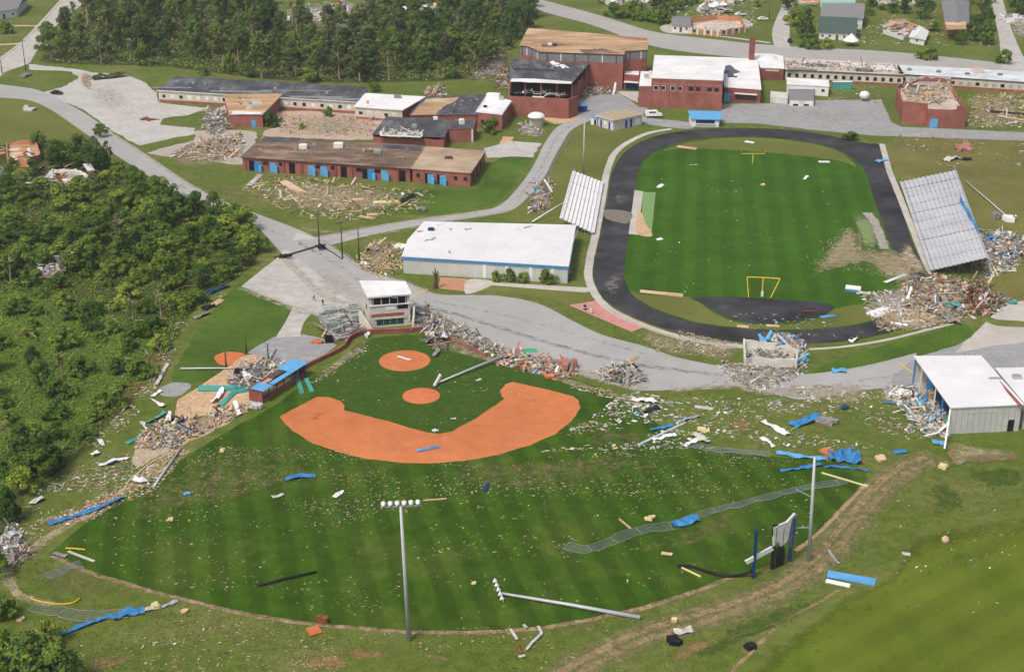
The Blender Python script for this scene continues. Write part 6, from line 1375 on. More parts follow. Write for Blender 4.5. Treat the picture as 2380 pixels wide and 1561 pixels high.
def litter(name, poly, n, s0, s1, w, label, pile=0.0, flat=.75, z=0.0, cat='debris'):
    name = 'rubble_pile' if pile > .25 else 'litter'
    mb = MB(); drift = DR.uniform(.05, .35); poly = [Vector((p.x, p.y, 0)) for p in poly]; c = sum(poly, Vector()) / len(poly); rad = max((p - c).length for p in poly)
    for q in scatter(poly, int(n * (1.9 if pile > .25 else 1.7)), DR):
        if pile <= .25 and noise.noise(Vector((q[0] * .06 + 3, q[1] * .16, n * .1))) < DR.uniform(-.25, .35): continue
        f = max(0, 1 - (Vector((q[0], q[1], 0)) - c).length / rad)
        L_ = (s0 + (s1 - s0) * DR.random() ** 2.0) * (.8 if pile > .25 else .8); kind = DR.random()
        if pile > .25 and DR.random() < .09: L_ *= 2.4; kind = 0
        if kind < .55: d = (L_ * 1.2, max(.06, L_ * DR.uniform(.08, .2)), .05)          # planks, strips
        elif kind < (.88 if pile > .25 else .95): d = (L_ * .7, L_ * DR.uniform(.3, .6), .04)    # sheets
        else: d = (L_ * .45, L_ * .4, L_ * .3)                         # lumps
        tl = 0 if DR.random() < flat else DR.uniform(.1, .9)
        zz = z + d[2] / 2 + .03 + .65 * pile * f * DR.random() + (math.sin(tl) * L_ * .4)
        mb.box((q[0], q[1], zz), d, DR.uniform(0, 3.14) if pile > .25 or DR.random() < .35 else DR.gauss(drift, .4), tl * DR.choice((-1, 1)) * .5, tl * DR.choice((-1, 1)), DR.choices(range(len(PAL)), w)[0])
    if pile > .25 and z == 0: patch('rubble_dust', poly, m_scour if w in (W_WOOD, W_BRICK, W_MIX) else m_pgrey, .5, .078 + PZ[0] - .03, True, .40 if w in (W_WOOD, W_BRICK) else .5)
    return tag(mb.build(name, PAL), label, cat, None, 'stuff')
for args in [
    ('front_lawn_debris', V((600, 415), (720, 412), (860, 432), (1000, 446), (1010, 470), (940, 495), (820, 515), (700, 505), (620, 470), (560, 440)), 620, .5, 2.2, W_WOOD, 'scattered boards and plaster on the lawn before the front wing', .3),
    ('rubble_heap', V((440, 335), (500, 318), (560, 312), (570, 345), (540, 370), (470, 375), (400, 365)), 520, .6, 2.4, W_MIX, 'heap of white and tan rubble left of the front wing', 1.6, .5),
    ('rubble_heap', V((480, 250), (540, 262), (540, 300), (500, 318), (470, 300)), 300, .7, 2.6, W_GREY, 'grey rubble of the collapsed roof beside orange roofed block', 2.0, .4),
    ('courtyard_rubble', V((650, 268), (880, 268), (870, 320), (650, 312)), 480, .4, 1.8, W_BRICK, 'brick and timber rubble strewn over the courtyard', .3),
    ('link_roof_debris', Z('tm', (600, 610), (740, 610), (740, 665), (590, 665)), 160, .8, 2.6, W_RUST, 'heap of roof wreckage behind the tan and dark roof', 1.4, .3),
    ('eave_debris', Z('tm', (280, 920), (600, 930), (700, 980), (600, 1010), (420, 1000)), 220, .6, 2.4, W_GREY, 'white and grey wreckage fallen between courtyard block and front wing', 1.2, .4),
    ('gym_gap_debris', Z('gy', (1360, 880), (1560, 780), (1880, 820), (1790, 930), (1480, 960), (1380, 1010)), 280, .6, 2.4, W_GREY, 'wreckage piled outside the torn end of the gymnasium', 1.2, .4),
    ('gym_side_debris', Z('gy', (270, 740), (400, 560), (440, 640), (430, 860), (300, 860)), 170, .7, 2.6, W_RUST, 'pale wreckage along the left wall of the gymnasium', 1.2, .4),
    ('hut_debris', Z('gy', (560, 1290), (700, 1290), (870, 1380), (860, 1470), (700, 1470), (560, 1420)), 140, .5, 2.0, W_WHITE, 'white wreckage on grass around the domed canopy hut', .6),
    ('school_lot_debris', Z('hr', (0, 470), (600, 470), (700, 640), (560, 680), (0, 660)), 170, .4, 1.6, W_BLUE, 'small coloured debris at the edge of the school parking lot', .2),
    ('right_yard_debris', Z('hr', (1700, 560), (2380, 560), (2380, 960), (1700, 960)), 480, .5, 2.2, W_WOOD, 'timber scraps over the grass right of the library block', .3),
    ('dry_meadow_debris', Z('hr', (760, 1030), (2380, 1090), (2380, 1440), (1400, 1440), (900, 1250)), 260, .4, 1.8, W_WHITE, 'white scraps over the dry meadow above the long bleachers', .2),
    ('stand_debris', Z('bz', (1010, 620), (1200, 620), (1419, 700), (1419, 900), (1250, 1000), (1060, 1060), (1050, 850)), 560, .5, 2.4, W_BLUE, 'coloured wreckage behind the near end of the long bleachers', .8, .5),
    ('stand_end_debris', Z('bz', (350, 1090), (620, 1010), (1000, 1060), (1150, 1180), (1330, 1230), (1200, 1340), (900, 1400), (780, 1440), (500, 1330), (350, 1330)), 900, .4, 2.3, W_RUST, 'jumbled wreckage at the near end of the long bleachers', 1.0, .45),
    ('stand_end_rust', Z('bz', (880, 1140), (1050, 1120), (1150, 1250), (1120, 1380), (950, 1390), (880, 1290)), 260, .6, 2.6, [6, 4, 6, 4, 24, 4, 0, 2, 6, 0, 0, 50, 6], 'rusty brown heap of roots and steel at the track corner', 2.2, .3),
    ('track_bend_debris', Z('bz', (0, 1180), (350, 1150), (700, 1230), (600, 1340), (150, 1400), (0, 1330)), 320, .4, 2.0, W_WHITE, 'white scraps on the grass by the track bend', .3),
    ('field_straw', Z('mr', (1080, 80), (1240, -60), (1280, 160), (1480, 210), (1650, 330), (1500, 420), (1200, 330), (880, 400), (900, 290)), 1500, .15, .6, W_STRAW, 'straw coloured litter blown over the right side of football field', .05),
    ('football_scraps', Z('mr', (-300, -350), (1100, -250), (1150, 100), (800, 500), (-300, 480)), 150, .25, .8, W_WHITE, 'small white scraps spread over the football turf', .02),
    ('track_rubble', Z('mr', (1300, 640), (1760, 560), (1900, 700), (1700, 740), (1400, 760)), 420, .3, 1.4, W_MIX, 'rubble over the near right bend of the track', .35, .7),
    ('track_scraps', Z('mr', (0, 620), (1600, 640), (1700, 700), (900, 860), (0, 750)), 200, .3, 1.3, W_WHITE, 'scraps spread over the near bend of the track', .05),
    ('concession_rubble', Z('mr', (300, 950), (480, 985), (820, 1010), (900, 1030), (760, 1100), (560, 1170), (380, 1100), (300, 1010)), 640, .3, 1.3, W_GREY, 'grey block rubble spilled over the road below concession stand', .4),
    ('concession_top', Z('mr', (560, 830), (760, 790), (880, 850), (900, 1010), (820, 1000), (800, 920)), 260, .5, 2.2, W_BLUE, 'pale and blue wreckage on the concession stand', 1.6, .35),
    ('bank_litter', Z('mm', (2000, 770), (2160, 740), (2420, 850), (2420, 970), (2150, 890)), 420, .25, 1.1, W_STRAW, 'straw litter on bank below the track bend', .1), ('bank_litter', Z('mr', (0, 750), (420, 840), (420, 950), (300, 980), (0, 900)), 420, .25, 1.1, W_MIX, 'mixed litter on bank left of the concession stand', .1),
    ('roadside_litter', Z('mr', (300, 1080), (700, 1130), (1400, 1110), (1500, 1250), (1750, 1560), (900, 1560), (0, 1560), (0, 1200)), 1700, .15, 1.3, W_WHITE, 'mixed litter over grass between road and outfield', .05),
    ('hall_debris', Z('mr', (1440, 1140), (1620, 1130), (1880, 1330), (1860, 1480), (1700, 1480), (1480, 1250)), 700, .4, 2.0, W_BLUE, 'white and blue wreckage spilled from the open ended hall', .7, .5),
    ('right_foul_litter', Z('mm', (1400, 1500), (1700, 1380), (2000, 1150), (2380, 1250), (2420, 1560), (1400, 1580)), 1000, .2, 1.6, W_WHITE, 'mixed litter along the right foul line', .05),
    ('right_dugout_wreck', Z('mm', (1050, 940), (1200, 880), (1400, 950), (1620, 1000), (1640, 1060), (1500, 1080), (1250, 1020), (1080, 975)), 620, .4, 1.9, W_BRICK, 'brick and timber wreck of the dugout beside the road', .9, .4),
    ('road_edge_rubble', Z('mm', (560, 640), (700, 640), (900, 740), (1100, 860), (1150, 900), (1000, 915), (800, 830), (620, 790)), 620, .3, 1.6, W_GREY, 'grey twisted rubble right of the press box', .6, .45),
    ('press_box_wreck', Z('pb', (40, 690), (380, 630), (660, 600), (800, 830), (620, 930), (300, 1030), (90, 900)), 170, .4, 2.2, W_GREY, 'grey and white wreckage heaped over the stands left of the press box', 1.9, .3),
    ('press_box_wreck', Z('pb', (1390, 560), (1640, 560), (1800, 700), (1900, 900), (1700, 900), (1400, 860)), 200, .4, 2.2, W_GREY, 'grey wreckage heaped right of the press box', 1.8, .3),
    ('road_edge_rubble', Z('mm', (600, 660), (700, 650), (740, 760), (740, 880), (640, 880), (590, 780)), 130, .5, 2.4, W_GREY, 'tangle of bent steel at the right end of backstop wall', 2.0, .2),
    ('twisted_scrap', Z('mm', (1780, 1040), (1900, 1000), (2050, 1010), (2140, 1100), (1950, 1130), (1800, 1080)), 180, .6, 2.6, W_GREY, 'twisted grey scrap heap beside the road edge', 1.0, .3),
    ('foul_line_litter', V((720, 890), (860, 785), (880, 800), (760, 880)), 160, .2, .9, W_MIX, 'small litter along the left backstop wall', .1), ('foul_line_litter', V((1330, 880), (1500, 935), (1490, 950), (1310, 895)), 220, .3, 1.2, W_WOOD, 'litter along the right foul line beside the road', .2),
    ('infield_litter', V((830, 800), (1050, 800), (1300, 870), (1180, 940), (1000, 1000), (800, 940), (740, 910)), 200, .15, .7, W_MIX, 'small litter over the infield grass', .02),
    ('outfield_litter', V((300, 1150), (500, 1010), (900, 1080), (1300, 1060), (1600, 1030), (2000, 1085), (1900, 1220), (1600, 1360), (1000, 1450), (450, 1390), (160, 1290)), 2000, .12, .75, W_STRAW, 'straw coloured splinters blown over the outfield', .02),
    ('outfield_litter', V((220, 1210), (480, 1040), (740, 1020), (900, 1090), (1000, 1180), (600, 1250), (300, 1290)), 1800, .12, .6, W_STRAW, 'denser splinters on the left outfield', .02),
    ('outfield_litter', V((900, 1080), (1200, 1070), (1600, 1030), (1900, 1075), (1850, 1130), (1300, 1170), (950, 1150)), 900, .15, .75, W_STRAW, 'denser splinters behind the infield', .02),
    ('dugout_wreck', Z('ml', (940, 1500), (1050, 1400), (1200, 1340), (1330, 1340), (1350, 1450), (1250, 1520), (1050, 1570), (930, 1560)), 720, .4, 2.0, W_MIX, 'colourful wreck heap at the left end of the sand bed', 1.1, .4),
    ('sand_bed_wreck', Z('ml', (1340, 1340), (1600, 1260), (1800, 1240), (1700, 1300), (1450, 1430), (1250, 1520)), 420, .3, 1.5, W_WOOD, 'splintered boards along the sand bed edge', .4, .6),
    ('dugout_litter', Z('dg', (900, 400), (1350, 230), (1700, 280), (1400, 500), (1150, 620), (850, 560)), 220, .4, 2.0, W_GREY, 'wreckage piled on and behind the blue roofed dugout', 1.6, .3),
    ('left_fence_litter', Z('bl', (120, 560), (400, 480), (900, 250), (1200, 20), (1300, 40), (1050, 320), (800, 420), (400, 640), (150, 800), (0, 780)), 2600, .15, 1.0, W_WOOD, 'splinters and fence wire along the left fence line', .2),
    ('left_corner_wreck', Z('bl', (0, 640), (110, 520), (160, 640), (220, 760), (100, 840), (0, 820)), 220, .4, 1.8, W_GREY, 'white and grey wreckage at the left field corner', .9, .4),
    ('wood_edge_litter', Z('ml', (1150, 760), (1440, 480), (1580, 440), (1520, 560), (1300, 700), (1200, 900), (1050, 1180), (900, 1380), (700, 1560), (620, 1540), (1000, 1100)), 520, .3, 1.4, W_MIX, 'litter along the edge of the left wood', .2),
    ('left_verge_litter', Z('bl', (250, 320), (650, 60), (1150, 60), (900, 250), (400, 460), (100, 600)), 900, .2, 1.0, W_MIX, 'litter on the verge between left wood and fence line', .05),
    ('bottom_litter', Z('bl', (300, 1150), (1200, 1100), (2300, 1260), (2380, 1556), (500, 1556)), 1100, .15, .8, W_STRAW, 'splinters on the rough grass along the bottom edge', .03), ('bottom_litter', Z('bm', (0, 1290), (1800, 1210), (2100, 1170), (1500, 1556), (0, 1556)), 450, .15, .7, W_STRAW, 'splinters on rough grass below the outfield edge', .03),
    ('hay_litter', Z('br', (900, 560), (1500, 300), (2300, 300), (2380, 1200), (1400, 1100), (900, 900)), 130, .2, .9, W_WHITE, 'pale scraps on the hay field and trail', .02),
    ('junction_rubble', Z('mm', (120, 260), (260, 130), (440, 150), (430, 330), (300, 400), (160, 330)), 360, .3, 1.6, W_WOOD, 'tan rubble at the left end of the white metal building', .7, .5),
    ('gable_debris', Z('lb', (70, 300), (280, 290), (260, 560), (150, 640), (0, 620)), 180, .5, 2.2, W_RUST, 'wreckage beside the drive left of the white bleachers', .9, .4),
    ('cottage_litter', V((0, 385), (110, 395), (220, 400), (240, 450), (100, 450), (0, 430)), 260, .5, 2.0, W_WHITE, 'pale litter around the wrecked cottages', .4), ('lot_litter', V((200, 180), (330, 200), (380, 260), (330, 330), (240, 280)), 120, .2, .9, W_MIX, 'small litter on the gravel lot', .03),
    ('yard_debris', V((1480, 0), (1760, 0), (1760, 70), (1560, 62), (1480, 40)), 900, .6, 2.6, W_WHITE, 'pale debris over yards past the highway', .2), ('yard_debris', V((1870, 60), (2300, 10), (2310, 110), (1900, 100)), 800, .6, 2.6, W_WOOD, 'tan debris over yards right of the side street', .2), ('yard_debris', V((640, 10), (880, 10), (900, 70), (700, 60)), 300, .7, 2.4, W_WHITE, 'pale debris in the clearing of the far wood', .3), ('gym_back_debris', V((1090, 130), (1170, 110), (1180, 175), (1100, 190)), 200, .7, 2.2, W_GREY, 'grey debris and branches left of the gymnasium', .5),
    ('right_street_debris', V((2345, 30), (2400, 30), (2400, 90), (2360, 90)), 120, .8, 2.4, W_WHITE, 'pale debris at the right edge past the side street', .3)]:
    litter(*args)
# rubble that lies on or inside buildings
for nm, k, poly, h, n, w, lab, z, pile in [
    ('roof_rubble', 'v', [(1828, 140), (2080, 153), (2092, 170), (1830, 158)], 4.2, 520, W_WHITE, 'shredded roofing on the rear classroom row', 4.2, .4), ('roof_rubble', 'hr', [(870, 470), (1200, 480), (1480, 360), (1540, 560), (1590, 640), (1240, 690), (930, 620)], 5.3, 420, W_WOOD, 'timber and plaster heap inside the open library block', 5.3, 1.2),
    ('bay_rubble', 'gy', [(460, 900), (1150, 940), (1180, 850), (470, 830)], 5.0, 200, [40, 4, 6, 60, 4, 0, 0, 0, 0, 2, 0, 0, 0], 'white insulation heaped inside the roofless front bay', 4.4, 3.0), ('roof_rubble', 'tm', [(300, 890), (560, 900), (560, 935), (300, 925)], 3.9, 120, W_WHITE, 'white scraps on the courtyard block roof', 3.9, .3), ('roof_rubble', 'tl', [(1640, 670), (1850, 670), (1780, 760), (1640, 760)], 4.6, 60, W_WOOD, 'scraps on the orange plywood roof', 4.6, .2), ('roof_rubble', 'mr', [(470, 870), (680, 890), (800, 940), (800, 990), (470, 970)], .3, 120, W_GREY, 'block rubble inside the concession stand', .2, .8), ('roof_rubble', 'v', [(600, 330), (960, 350), (940, 380), (590, 360)], 4.3, 150, W_STRAW, 'scraps on the brown stripped roof of the front wing', 4.2, .1)]:
    litter(nm, PP(k, poly, h), n, .5, 2.0, w, lab, pile, .5, z)
# single larger pieces, each its own thing
def crumple(L_, W_, amp, th=.05, seed=0, nx=10, ny=4, bend=0):
    mb = MB(); top = []
    for j in range(ny + 1):
        for i in range(nx + 1):
            x, y = (i / nx - .5) * L_, (j / ny - .5) * W_
            w_ = 1 + .25 * noise.noise(Vector((i * .6, seed, j * .9)))
            z = amp * (.6 + noise.noise(Vector((x * .9 + seed, y * .9, seed * 1.7)))) ; z = max(.03, z)
            top.append((x, y * w_ + bend * math.sin(i / nx * 3.1 + seed) , z))
    n = len(top); mb.v = [(a, b, c + th) for a, b, c in top] + top
    for j in range(ny):
        for i in range(nx):
            a = j * (nx + 1) + i; mb.f.append([a, a + 1, a + nx + 2, a + nx + 1]); mb.f.append([n + a, n + a + nx + 1, n + a + nx + 2, n + a + 1]); mb.m += [0, 0]
    rim = [i for i in range(nx + 1)] + [j * (nx + 1) + nx for j in range(1, ny + 1)] + [ny * (nx + 1) + i for i in range(nx - 1, -1, -1)] + [j * (nx + 1) for j in range(ny - 1, 0, -1)]
    for i in range(len(rim)):
        a, b = rim[i], rim[(i + 1) % len(rim)]; mb.f.append([b, a, n + a, n + b]); mb.m.append(0)
    return mb
sd_ = [0]
def piece(kind, k, x0, y0, x1, y1, W_, mat, label, amp=.35, z=0.0, cat='debris'):
    """a piece of wreckage lying from (x0, y0) to (x1, y1) in the survey frame"""
    a, b = P(k, x0, y0, z), P(k, x1, y1, z); L_ = max(.5, (b - a).length); c = (a + b) / 2; rz = math.atan2(b.y - a.y, b.x - a.x); sd_[0] += 1
    if kind == 'sheet': mb = crumple(L_, W_, amp, .05, sd_[0] * 1.37, bend=.06 * L_)
    elif kind == 'tarp': mb = crumple(L_, W_, amp, .04, sd_[0] * 2.11, 16, 6, .08 * L_)
    elif kind == 'plank': mb = MB().box((0, 0, .12), (L_, W_, .16), 0, .06, .015)
    elif kind == 'panel':
        mb = MB().box((0, 0, .16), (L_, W_, .1), 0, .05, .02)
        for q in range(5): mb.bar((-L_ / 2, (q / 4 - .5) * W_ * .96, .23), (L_ / 2, (q / 4 - .5) * W_ * .96, .23 - .02 * L_ * 0), .05, .05)
    elif kind == 'chunk':
        mb = MB()
        for q in range(5): mb.box((DR.uniform(-.3, .3) * L_, DR.uniform(-.3, .3) * W_, amp * .5 + .05 * q), (L_ * DR.uniform(.4, .7), W_ * DR.uniform(.4, .7), amp), DR.uniform(0, 3), DR.uniform(-.2, .2), DR.uniform(-.2, .2))
    nm = {'sheet': 'metal_sheet', 'tarp': 'tarpaulin', 'plank': 'plank', 'panel': 'roof_panel', 'chunk': 'wreckage_chunk'}[kind]
    o = mb.build(nm, mat, org=(0, 0, 0)); o.location = (c.x, c.y, z + .03); o.rotation_euler = (0, 0, rz)
    return tag(o, label, cat, 'single pieces of wreckage')
for a in [
    ('panel', 'br', 1030, 890, 1360, 945, 1.9, m_lblue, 'bright blue roof panel lying in the hay field by the trail'), ('plank', 'br', 1020, 935, 1185, 968, .9, m_trim, 'white insulation board beneath the blue panel in hay field'),
    ('tarp', 'br', 1040, 95, 1260, 105, 4.2, m_tarp, 'big crumpled blue tarpaulin at the right outfield corner', 1.3), ('tarp', 'br', 680, 68, 1030, 88, 1.3, m_lblue, 'pale blue windscreen strip leading to the big tarpaulin', .4), ('tarp', 'br', 700, 165, 1000, 150, .9, m_tarp, 'thin blue windscreen strip below the pale one at right outfield', .4), ('tarp', 'br', 1010, 155, 1310, 180, .6, m_tarp, 'narrow blue strip ending at the outfield corner', .3), ('chunk', 'br', 970, 55, 1060, 60, 2.5, m_orng if False else m_clay, 'orange clay slab beside the big blue tarpaulin', .4),
    ('tarp', 'br', -40, 548, 150, 515, 2.0, m_tarp, 'blue tarpaulin twist lying mid right outfield', .6), ('plank', 'br', 990, 195, 1310, 285, .35, m_insul, 'long yellow timber at the right outfield corner'), ('plank', 'br', 30, 845, 160, 905, .3, m_insul, 'yellow lath near the dark netting'), ('sheet', 'br', 1540, 745, 1600, 750, .9, m_offw, 'pale sheet scrap alone on the hay field upper part', .2), ('chunk', 'br', 1815, 655, 1860, 660, 1.2, m_peach, 'peach coloured lump on the hay field', .4), ('chunk', 'br', 1795, 155, 1850, 160, 1.6, m_insul, 'yellow foam lump beside the trail fork', .5), ('chunk', 'br', 470, 1390, 535, 1390, 1.8, m_black, 'black tarp lump near the hay field edge', .5), ('chunk', 'bm', 2250, 1350, 2380, 1365, 1.4, m_black, 'black scrap pile on the bottom grass bank', .7), ('sheet', 'br', -20, 1290, 100, 1270, 1.2, m_offw, 'whitish scrap beside the black pile at the bottom bank', .4), ('sheet', 'br', 1050, 720, 1100, 820, .4, m_steel, 'thin bent metal strip on the trail', .2),
    ('tarp', 'bl', 1960, 240, 2165, 215, 1.4, m_tarp, 'curled blue tarpaulin in left outfield below infield dirt', .5), ('chunk', 'bl', 1260, 335, 1325, 340, .9, m_lblue, 'small blue scrap in the left outfield', .2), ('sheet', 'bl', 1870, 365, 1945, 340, .9, m_offw, 'cream white scrap in left outfield', .3), ('sheet', 'bl', 2290, 360, 2355, 320, .7, m_trim, 'white scrap beside the cream one in outfield', .4),
    ('tarp', 'bl', 350, 560, 830, 345, 1.1, m_tarp, 'long blue windscreen lying along the left fence line', .5), ('tarp', 'bl', 330, 1300, 780, 1195, .8, m_tarp, 'blue windscreen strip leaving the bottom left corner', .4), ('tarp', 'bl', 770, 1200, 990, 1140, 1.6, m_tarp, 'crumpled blue windscreen end at bottom left', .7), ('sheet', 'bl', 960, 1150, 1220, 1070, .7, m_steel, 'grey rolled windscreen end beside the blue one', .4), ('chunk', 'bl', 1045, 1115, 1100, 1120, 1.4, m_insul, 'yellow foam lump on the grey windscreen roll', .6), ('tarp', 'bl', 100, 1420, 220, 1320, .7, m_tarp, 'blue strip among bottom left corner trees', .4),
    ('sheet', 'bl', 690, 150, 875, 90, 1.2, m_trim, 'white and blue crumpled sheet on left verge', .5), ('tarp', 'bl', 735, 135, 810, 118, .8, m_tarp, 'blue patch on the crumpled white sheet', .6), ('sheet', 'bl', 920, 240, 1000, 265, 1.6, m_trim, 'white crumpled sheet on the fence line bend', .7), ('sheet', 'bl', 205, 405, 300, 375, 1.3, m_offw, 'pale crumpled sheet near the lower wood tip', .6), ('sheet', 'bl', 630, 85, 680, 60, .9, m_trim, 'small white sheet at the wood edge', .6), ('sheet', 'bl', 25, 720, 130, 700, 1.3, m_trim, 'white wreck sheet at left corner, lower one', .7), ('sheet', 'bl', 50, 660, 120, 590, 1.3, m_alum, 'pale grey wreck sheet at left corner, upper one', .8), ('tarp', 'bl', 75, 545, 120, 500, 1.2, m_navy, 'dark blue cloth hanging at the left edge wreckage', 1.2),
    ('panel', 'bl', 2115, 1290, 2200, 1265, 2.0, m_clay, 'orange brown board lying at the outfield edge', .4), ('chunk', 'bl', 2180, 1205, 2245, 1215, 1.5, m_rust, 'rusty red and tan box beside the orange board', .9), ('chunk', 'bl', 1235, 1150, 1300, 1145, 1.0, m_peach, 'peach plywood scrap on the bottom left grass', .2), ('chunk', 'bl', 115, 1205, 170, 1200, .9, m_peach, 'peach plywood scrap near the left bottom bush', .2), ('chunk', 'bl', 1480, 42, 1545, 42, 1.0, m_insul, 'yellow foam square at the top of the left outfield', .2), ('chunk', 'bl', 1145, 520, 1195, 515, .8, m_peach, 'peach scrap in mid left outfield', .2), ('sheet', 'bl', 360, 750, 460, 765, .9, m_dirt, 'grey net scrap at left outfield corner', .3), ('plank', 'bl', 470, 735, 650, 800, .4, m_offw, 'pale fence rail lying at the left outfield corner'),
    ('panel', 'bm', 535, 45, 690, 15, .7, m_lblue, 'pale blue strip lying on the infield dirt'), ('sheet', 'bm', 990, 320, 1040, 265, .7, m_navy, 'dark blue scrap in centre outfield', .2), ('chunk', 'bm', 915, 958, 945, 955, .7, m_insul, 'bright yellow lump in the near outfield', .3), ('chunk', 'bm', 2290, 1210, 2320, 1210, .9, m_insul, 'yellow foam lump beside the trail', .5), ('plank', 'bm', 580, 385, 740, 370, .3, m_wood, 'thin tan lath behind the field light lamps'), ('plank', 'bm', 1925, 510, 2005, 575, .3, m_wood, 'thin lath next to the fallen fence'), ('sheet', 'bm', 2215, 745, 2290, 755, .8, m_peach, 'peach scrap below the fallen fence', .3), ('chunk', 'bm', 2110, 515, 2175, 500, .8, m_insul, 'yellow foam strip above the fallen fence', .3),
    ('tarp', 'mr', 795, 1410, 960, 1330, 2.2, m_tarp, 'blue tarpaulin sheets on grass between road and outfield', .6), ('chunk', 'mr', 950, 1385, 1140, 1375, 1.6, m_dirt, 'grey and white scrap right of the blue tarpaulin sheets', .6), ('sheet', 'mr', 600, 1375, 745, 1475, 1.3, m_trim, 'long white metal strip right of the clay patch', .5), ('sheet', 'mr', 580, 1490, 660, 1556, .8, m_trim, 'white strip near the fence below the clay patch', .4), ('sheet', 'mr', 100, 1470, 220, 1525, 1.5, m_offw, 'white crumpled sheets left of clay patch', .7), ('sheet', 'mr', 45, 1550, 130, 1500, 1.0, m_trim, 'bright white scrap at the right foul line', .5), ('plank', 'mr', 120, 1275, 245, 1290, .9, m_offw, 'pale plank pair on grass below the road'), ('chunk', 'mr', 120, 1430, 210, 1440, 1.6, m_insul, 'yellow foam slab left of clay patch', .3), ('sheet', 'mr', 0, 1400, 150, 1340, .6, m_steel, 'bent grey pole scrap on the grass', .5),
    ('panel', 'mr', 1155, 455, 1260, 465, 2.4, m_trim, 'white and blue panel lying on the near football turf'), ('plank', 'mr', 1150, 480, 1250, 488, .5, m_tarp, 'blue edge strip under the white panel on football turf'), ('sheet', 'mr', 1230, 490, 1325, 500, 1.6, m_alum, 'pale sheet beside the white panel on football turf', .3), ('panel', 'mr', 1425, 425, 1565, 370, .9, m_trim, 'white beam lying near the bleachers end'), ('panel', 'mr', 1330, 650, 1460, 600, 3.0, m_trim, 'white panel stack at the near bend grass', .5), ('plank', 'mr', 1465, 700, 1580, 715, 1.1, m_trim, 'white plank lying on the near bend of the track'), ('sheet', 'mr', 1185, 830, 1230, 810, 1.1, m_trim, 'white scrap outside the near bend', .5), ('panel', 'mr', 985, 665, 1085, 650, 1.0, m_lblue, 'pale blue strip beside the dark d zone'), ('plank', 'mr', 410, 722, 490, 728, .9, m_peach, 'tan plank on grass inside the near bend'), ('plank', 'mr', 610, 718, 700, 722, .8, m_peach, 'pinkish plank right of the tan one in the bend'), ('sheet', 'mr', 860, 615, 955, 615, .35, m_rust, 'thin brown strip lying on the dark d zone', .1), ('panel', 'lb', 1215, 1490, 1680, 1530, 1.6, m_peach, 'long cream board lying at near left corner of football turf'), ('sheet', 'mr', 1060, 1030, 1160, 1035, 1.6, m_lblue, 'blue grey scrap on the road edge', .5), ('sheet', 'mr', 1130, 1295, 1170, 1280, 1.0, m_navy, 'navy scrap below the road right part', .4),
    ('panel', 'tr', 0, 1010, 130, 1025, 1.8, m_sand if False else m_peach, 'tan pit cover at far left corner of the football turf'), ('panel', 'tr', 465, 975, 525, 985, 1.6, m_trim, 'white mat before the far goal post'), ('panel', 'tr', 970, 1115, 1045, 1115, 1.4, m_trim, 'white mat at far right of football turf'), ('sheet', 'tr', 85, 1135, 140, 1135, .9, m_offw, 'pale scrap at far left football turf', .3), ('chunk', 'tr', 575, 1275, 605, 1270, 1.0, m_insul, 'yellow scrap in mid football turf', .2), ('sheet', 'tr', 870, 1235, 890, 1210, .9, m_trim, 'white scrap in right football turf', .3), ('sheet', 'mm', 2180, 130, 2225, 125, 1.0, m_trim, 'white scrap alone on left football turf', .3), ('sheet', 'lb', 1400, 370, 1470, 330, 1.2, m_trim, 'white scrap right of the pale turf strip', .3),
    ('sheet', 'tr', 1370, 1115, 1440, 1100, 1.8, m_lblue, 'pale blue sheet at the far right corner of track', .5), ('sheet', 'tr', 1830, 1110, 1920, 1085, 2.4, m_offw, 'cream crumpled sheet in the dry meadow', .9), ('sheet', 'tr', 1950, 1100, 2020, 1095, 2.0, m_black, 'black scrap right of the cream sheet in dry meadow', .7), ('chunk', 'tr', 1950, 1010, 1990, 1060, 3.0, m_pinkb, 'pinkish upturned stump in the dry meadow', 1.2), ('panel', 'tr', 2140, 770, 2400, 790, 3.0, m_black, 'long black roof slab in the right yard'), ('panel', 'tr', 2200, 800, 2400, 830, 1.2, m_peach, 'tan timber slab below the black roof slab'), ('sheet', 'tr', 2250, 860, 2330, 840, 1.6, m_alum, 'pale metal scrap by the right yard road', .5),
    ('chunk', 'bz', 1215, 525, 1335, 550, 3.2, m_trim, 'white bulky wreck at the foot of the toppled grey pole', 1.2), ('chunk', 'bz', 1130, 510, 1210, 520, 2.6, m_dirt, 'dark grey wreck beside the white bulky one', 1.4), ('tarp', 'bz', 1110, 720, 1160, 700, 2.4, m_tarp, 'dark blue tarp in wreckage behind bleachers', 1.0), ('panel', 'bz', 1235, 855, 1315, 850, 2.4, m_lblue, 'bright blue board in wreckage right of bleachers', .4), ('plank', 'bz', 1255, 955, 1345, 970, .9, m_insul, 'cream plank in the dry grass right of bleachers'), ('sheet', 'bz', 745, 1310, 860, 1290, 2.4, m_teal, 'green tarp at the tip of the grassy bank', .9), ('plank', 'bz', 810, 1285, 985, 1410, .8, m_offw, 'cream beam beside the green tarp'), ('sheet', 'bz', 1040, 1270, 1110, 1220, 2.2, m_alum, 'pale metal shell in the rusty heap', 1.6), ('sheet', 'bz', 1280, 1270, 1350, 1270, 1.6, m_teal, 'green scrap by the concrete apron', .6), ('sheet', 'bz', 700, 1330, 800, 1460, 2.6, m_dirt, 'grey concrete slab tilted at the track corner', .9),
